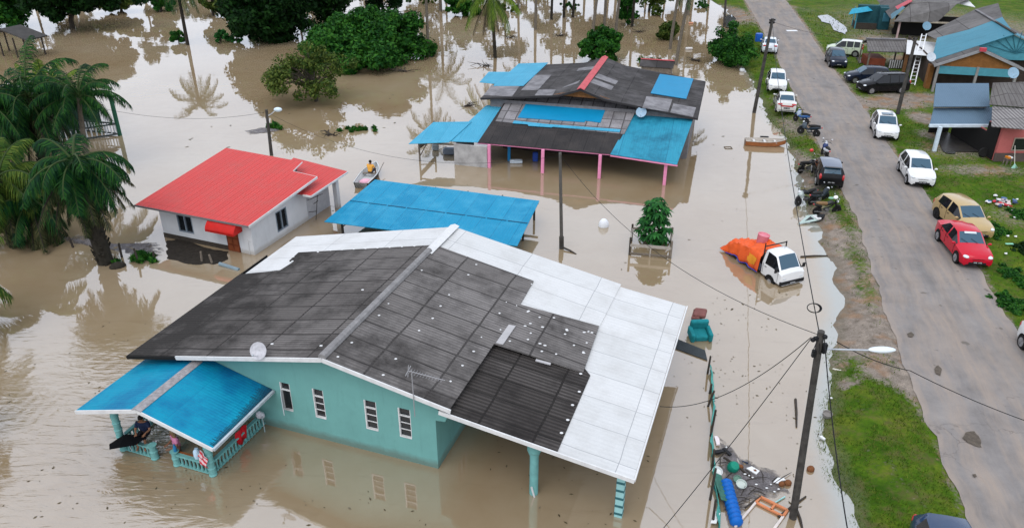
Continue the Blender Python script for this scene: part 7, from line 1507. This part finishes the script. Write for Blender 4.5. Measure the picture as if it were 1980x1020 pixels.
o = thing_mesh(cl_, 'cloth', stripemat(), 'red and white striped cloth hung on the front corner post of the porch', 'cloth', tpos(-7.42, -3.02, .82), F1.rz, True); o.modifiers.new('solid', 'SOLIDIFY').thickness = .015
cl2 = MB(); cl2.add([(x, y+.05*math.sin(x*20), z) for x, y, z in [(-.30, 0, .42), (-.1, 0, .45), (.12, 0, .44), (.28, 0, .40), (-.26, .06, .1), (-.08, .07, .05), (.12, .06, .08), (.24, .05, .0), (-.18, .05, -.2), (-.05, .06, -.28), (.12, .06, -.22), (.2, .05, -.16)]], [(0, 1, 5, 4), (1, 2, 6, 5), (2, 3, 7, 6), (4, 5, 9, 8), (5, 6, 10, 9), (6, 7, 11, 10)])
o = thing_mesh(cl2, 'cloth', mat('red cloth', (.55, .012, .02), .8, .3, 5), 'plain red cloth hung over the side porch rail', 'cloth', tpos(-7.15, -1.35, .45), F1.rz+math.pi/2, True); o.modifiers.new('solid', 'SOLIDIFY').thickness = .02
m = MB(); m.ball((0, 0, 0), (.13, .12, .17), 12, 8); m.ball((.07, .03, -.05), (.12, .1, .15), 10, 8); thing_mesh(m, 'plastic_bag', mat('greyish white bag', (.55, .54, .57), .5, .15), 'greyish white bag hung where the porch rail meets the teal wall', 'plastic bag', tpos(-7.12, -.32, .72), 0, True)
m = MB(); m.tube([(0, 0, -.6), (0, 0, .7)], .018, 6); thing_mesh(m, 'thin_pipe', mat('pipe grey', (.35, .42, .42), .5), 'thin upright pipe in the water beside the porch and teal wall', 'pipe', tpos(-6.95, -.38, 0))
um = empty('umbrella', tpos(-10.75, -3.05, .62), F1.rz, 'black open umbrella lying over the left porch rail', 'umbrella'); m = MB(); n_ = 8; um_r = .80
ring = [(um_r*math.cos(2*math.pi*k/n_), um_r*.55*math.sin(2*math.pi*k/n_), -.06*(k % 2)) for k in range(n_)]; m.add([(0, 0, .28)]+ring, [(0, 1+k, 1+(k+1) % n_) for k in range(n_)]); o = m.build('canopy', mat('black umbrella cloth', (.004, .004, .005), .8, .2, 3, 0, 20, None, 0, .04), um); o.modifiers.new('solid', 'SOLIDIFY').thickness = .008; m = MB(); m.tube([(0, 0, .34), (0, 0, -.4)], .012, 6); m.build('shaft', M_steel, um); um.rotation_euler = (-.15, -.30, F1.rz+.2)

# ------------------------------------------------------------------ people
def person(label, pos, rz, joints, shirt, trousers, hair, skin=(.24, .115, .065), long_hair=False, skirt=False):
    r = empty('person', pos, rz, label, 'person'); J = {k: Vector(v) for k, v in joints.items()}
    def skinobj(name, edges, rad, m, root, sub=2, extra=None):
        ks = []; [ks.append(k) for e in edges for k in e if k not in ks]; me = bpy.data.meshes.new(name); me.from_pydata([tuple(J[k]) for k in ks], [(ks.index(a), ks.index(b)) for a, b in edges], []); o = bpy.data.objects.new(name, me); COL.objects.link(o); o.parent = r
        md = o.modifiers.new('skin', 'SKIN'); md.use_smooth_shade = True
        for i, k in enumerate(ks):
            v = me.skin_vertices[0].data[i]; q = rad.get(k, .04); v.radius = q if isinstance(q, tuple) else (q, q); v.use_root = (k == root)
        s = o.modifiers.new('sub', 'SUBSURF'); s.levels = 1; s.render_levels = sub; me.materials.append(m); return o
    for s in 'lr':                                    # fingers and thumb fan out from the palm
        w, h = J['wrist_'+s], J['hand_'+s]; d = (h-w).normalized(); sd = d.cross(Vector((0, 0, 1))); sd = sd.normalized() if sd.length > .1 else Vector((1, 0, 0)); dn = Vector((0, 0, -1))
        for i, ln in enumerate((.062, .074, .078, .07)): o_ = (i-1.5)*.022; J['f%d%s1' % (i, s)] = h+sd*o_+d*.03; J['f%d%s2' % (i, s)] = h+sd*o_+d*(.03+ln*.6)+dn*.012; J['f%d%s3' % (i, s)] = h+sd*o_+d*(.03+ln*.9)+dn*.035
        J['t%s1' % s] = h-sd*.045-d*.02; J['t%s2' % s] = h-sd*.06+d*.025+dn*.012
    E = [('pelvis', 'belly'), ('belly', 'chest'), ('chest', 'neck'), ('neck', 'head'), ('head', 'crown')]; Rr = {'pelvis': (.15, .12), 'belly': (.14, .11), 'chest': (.16, .115), 'neck': .055, 'head': (.078, .09), 'crown': (.065, .075)}
    for s in 'lr':
        E += [('chest', 'shoulder_'+s), ('shoulder_'+s, 'elbow_'+s), ('elbow_'+s, 'wrist_'+s), ('wrist_'+s, 'hand_'+s), ('pelvis', 'hip_'+s), ('hip_'+s, 'knee_'+s), ('knee_'+s, 'ankle_'+s), ('ankle_'+s, 'toe_'+s), ('wrist_'+s, 't%s1' % s), ('t%s1' % s, 't%s2' % s)]
        Rr.update({'shoulder_'+s: .065, 'elbow_'+s: .044, 'wrist_'+s: .03, 'hand_'+s: (.04, .02), 'hip_'+s: .095, 'knee_'+s: .062, 'ankle_'+s: .042, 'toe_'+s: .035, 't%s1' % s: .012, 't%s2' % s: .009})
        for i in range(4): E += [('hand_'+s, 'f%d%s1' % (i, s)), ('f%d%s1' % (i, s), 'f%d%s2' % (i, s)), ('f%d%s2' % (i, s), 'f%d%s3' % (i, s))]; Rr.update({'f%d%s%d' % (i, s, k): .0095-.001*k for k in (1, 2, 3)})
    sk = mat('skin %.2f' % skin[0], skin, .55, .1, 8); skinobj('body', E, Rr, sk, 'pelvis')
    J['waist'] = J['pelvis'].lerp(J['belly'], -.15)
    Es = [('waist', 'belly'), ('belly', 'chest'), ('chest', 'collar')]; J['collar'] = J['chest'].lerp(J['neck'], .6); Rs = {'waist': (.17, .14), 'belly': (.165, .135), 'chest': (.185, .14), 'collar': (.085, .08)}
    for s in 'lr': J['sleeve_'+s] = J['shoulder_'+s].lerp(J['elbow_'+s], .75); Es += [('chest', 'shoulder_'+s), ('shoulder_'+s, 'sleeve_'+s)]; Rs.update({'shoulder_'+s: .09, 'sleeve_'+s: .066})
    skinobj('shirt', Es, Rs, mat('shirt %.2f %.2f %.2f' % shirt, shirt, .85, .2, 6), 'belly')
    Et = [('waist2', 'pelvis')]; J['waist2'] = J['pelvis'].lerp(J['belly'], .4); Rt = {'waist2': (.155, .13), 'pelvis': (.165, .14)}
    for s in 'lr': J['hem_'+s] = J['knee_'+s].lerp(J['ankle_'+s], .25); Et += [('pelvis', 'hip_'+s), ('hip_'+s, 'knee_'+s), ('knee_'+s, 'hem_'+s)]; Rt.update({'hip_'+s: .115, 'knee_'+s: .083, 'hem_'+s: .07})
    skinobj('trousers', Et, Rt, mat('trousers %.2f %.2f %.2f' % trousers, trousers, .85, .2, 6), 'pelvis')
    f = (Vector(joints['face'])-J['head']).normalized(); up = (J['crown']-J['head']).normalized(); sd = f.cross(up).normalized(); c = J['head'].lerp(J['crown'], .45)
    m = MB(); m.ball(c+up*.035-f*.025, (.098, .105, .10), 14, 10)
    if long_hair: m.ball(c-f*.05-up*.09, (.105, .08, .17), 12, 9)
    m.build('hair', mat('hair %.2f %.2f' % hair[:2], hair, .7, .3, 20), r, True)
    m = MB(); 
    for s in (-1, 1): m.ball(c+f*.083+sd*.032*s-up*.005, .011, 8, 6)
    m.build('eyes', M_blk, r, True); m = MB(); m.ball(c+f*.095-up*.03, (.014, .014, .022), 8, 6)
    for s in (-1, 1): m.ball(c+sd*.088*s-up*.015, (.014, .02, .03), 8, 6)
    m.build('nose_and_ears', sk, r, True); m = MB(); m.ball(c+f*.082-up*.065, (.026, .012, .009), 8, 5); m.build('mouth', mat('lips', (.22, .06, .05), .5), r, True)
    return r
def seated(lean=.12, arm=(.16, .30, -.12)):
    j = dict(pelvis=(0, 0, .10), belly=(0, lean*.5, .28), chest=(0, lean, .46), neck=(0, lean+.02, .60), head=(0, lean+.05, .68), crown=(0, lean+.05, .80), face=(0, lean+.25, .66))
    for s, k in (('l', -1), ('r', 1)): j.update({'shoulder_'+s: (k*.19, lean, .52), 'elbow_'+s: (k*.26, lean+.10, .28), 'wrist_'+s: (k*arm[0], lean+arm[1], .26), 'hand_'+s: (k*arm[0]*.9, lean+arm[1]+.08, .25), 'hip_'+s: (k*.10, .06, .09), 'knee_'+s: (k*.15, .46, .16), 'ankle_'+s: (k*.14, .50, -.26), 'toe_'+s: (k*.15, .66, -.30)})
    return j
p = bp.location; person('person in a yellow shirt sitting in the small pale boat, seen from behind', (p.x+.05, p.y+.25, .31), math.radians(-18), seated(.10), (.74, .36, .06), (.04, .045, .06), (.008, .007, .006))
o = MB(); o.ball((0, 0, .12), (.40, .34, .16), 14, 8); thing_mesh(o, 'bundle', mat('pink bundle', (.70, .38, .46), .8, .2, 4, .3, 8), 'pink cloth bundle in the stern of the small pale boat', 'bundle', (p.x-.08, p.y-.95, .05), 0, True)
a = Vector((p.x+.62, p.y-.1, .3)); m = MB(); m.tube([(0, 0, 0), (.15, 1.3, .25), (.2, 1.6, .3)], .02, 6); m.box((-.08, -.5, -.2), (.10, .5, .02)); thing_mesh(m, 'paddle', M_dwood, 'dark paddle laid across the right side of the small pale boat', 'paddle', a)
person('person in a navy shirt sitting on the left porch rail behind the black umbrella', tpos(-10.45, -2.45, .62), F1.rz+math.radians(200), seated(.08), (.012, .02, .05), (.02, .02, .025), (.010, .009, .008))
person('person with long light brown hair and a pink top standing in the flooded porch opening', tpos(-9.25, -2.35, -.62), F1.rz+math.radians(150), (lambda j: (j.update({'pelvis': (0, 0, .90), 'belly': (0, .0, 1.05), 'chest': (0, .03, 1.24), 'neck': (0, .04, 1.40), 'head': (0, .06, 1.47), 'crown': (0, .06, 1.59), 'face': (0, .3, 1.42)}), [j.update({'shoulder_'+s: (k*.17, .03, 1.31), 'elbow_'+s: (k*.24, .05, 1.06), 'wrist_'+s: (k*.16, .24, 1.0), 'hand_'+s: (k*.13, .32, 1.0), 'hip_'+s: (k*.09, 0, .86), 'knee_'+s: (k*.11, .04, .48), 'ankle_'+s: (k*.11, 0, .08), 'toe_'+s: (k*.12, .14, .03)}) for s, k in (('l', -1), ('r', 1))], j)[2])({}), (.62, .22, .36), (.03, .028, .03), (.20, .135, .075), long_hair=True)

# leaves, husks and specks drifting on the water, too many to count
rg = np.random.default_rng(33); V = []
def drift(n, x0, x1, y0, y1, s0=.03, s1=.09):
    for i in range(n):
        p = at(rg.uniform(x0, x1), rg.uniform(y0, y1), 0)
        if p.x > ipl(SHORE, p.y)-.2 or nz(p.x, p.y, .35, 21) < -.02: continue
        a = rg.uniform(0, 6.28); s = rg.uniform(s0, s1); c, d = math.cos(a)*s, math.sin(a)*s
        V.extend([(p.x-c, p.y-d, .008), (p.x+d*.4, p.y-c*.4, .012), (p.x+c, p.y+d, .009), (p.x-d*.4, p.y+c*.4, .012)])
drift(160, 0, 420, 460, 1010); drift(130, 430, 1340, 820, 1015); drift(160, 1270, 1600, 560, 1000); drift(140, 640, 1500, 200, 620, .05, .12); drift(160, 330, 1400, 60, 300, .08, .22); drift(120, 1360, 1560, 560, 900, .02, .06)
o = quads_obj('floating_leaves', np.array(V), leafmat('drifting leaves', (.03, .022, .014), (.07, .055, .03), (.16, .13, .09), .1, .8)); tag(o, 'tiny leaves and specks drifting on the brown flood water', 'floating leaves', kind='stuff')
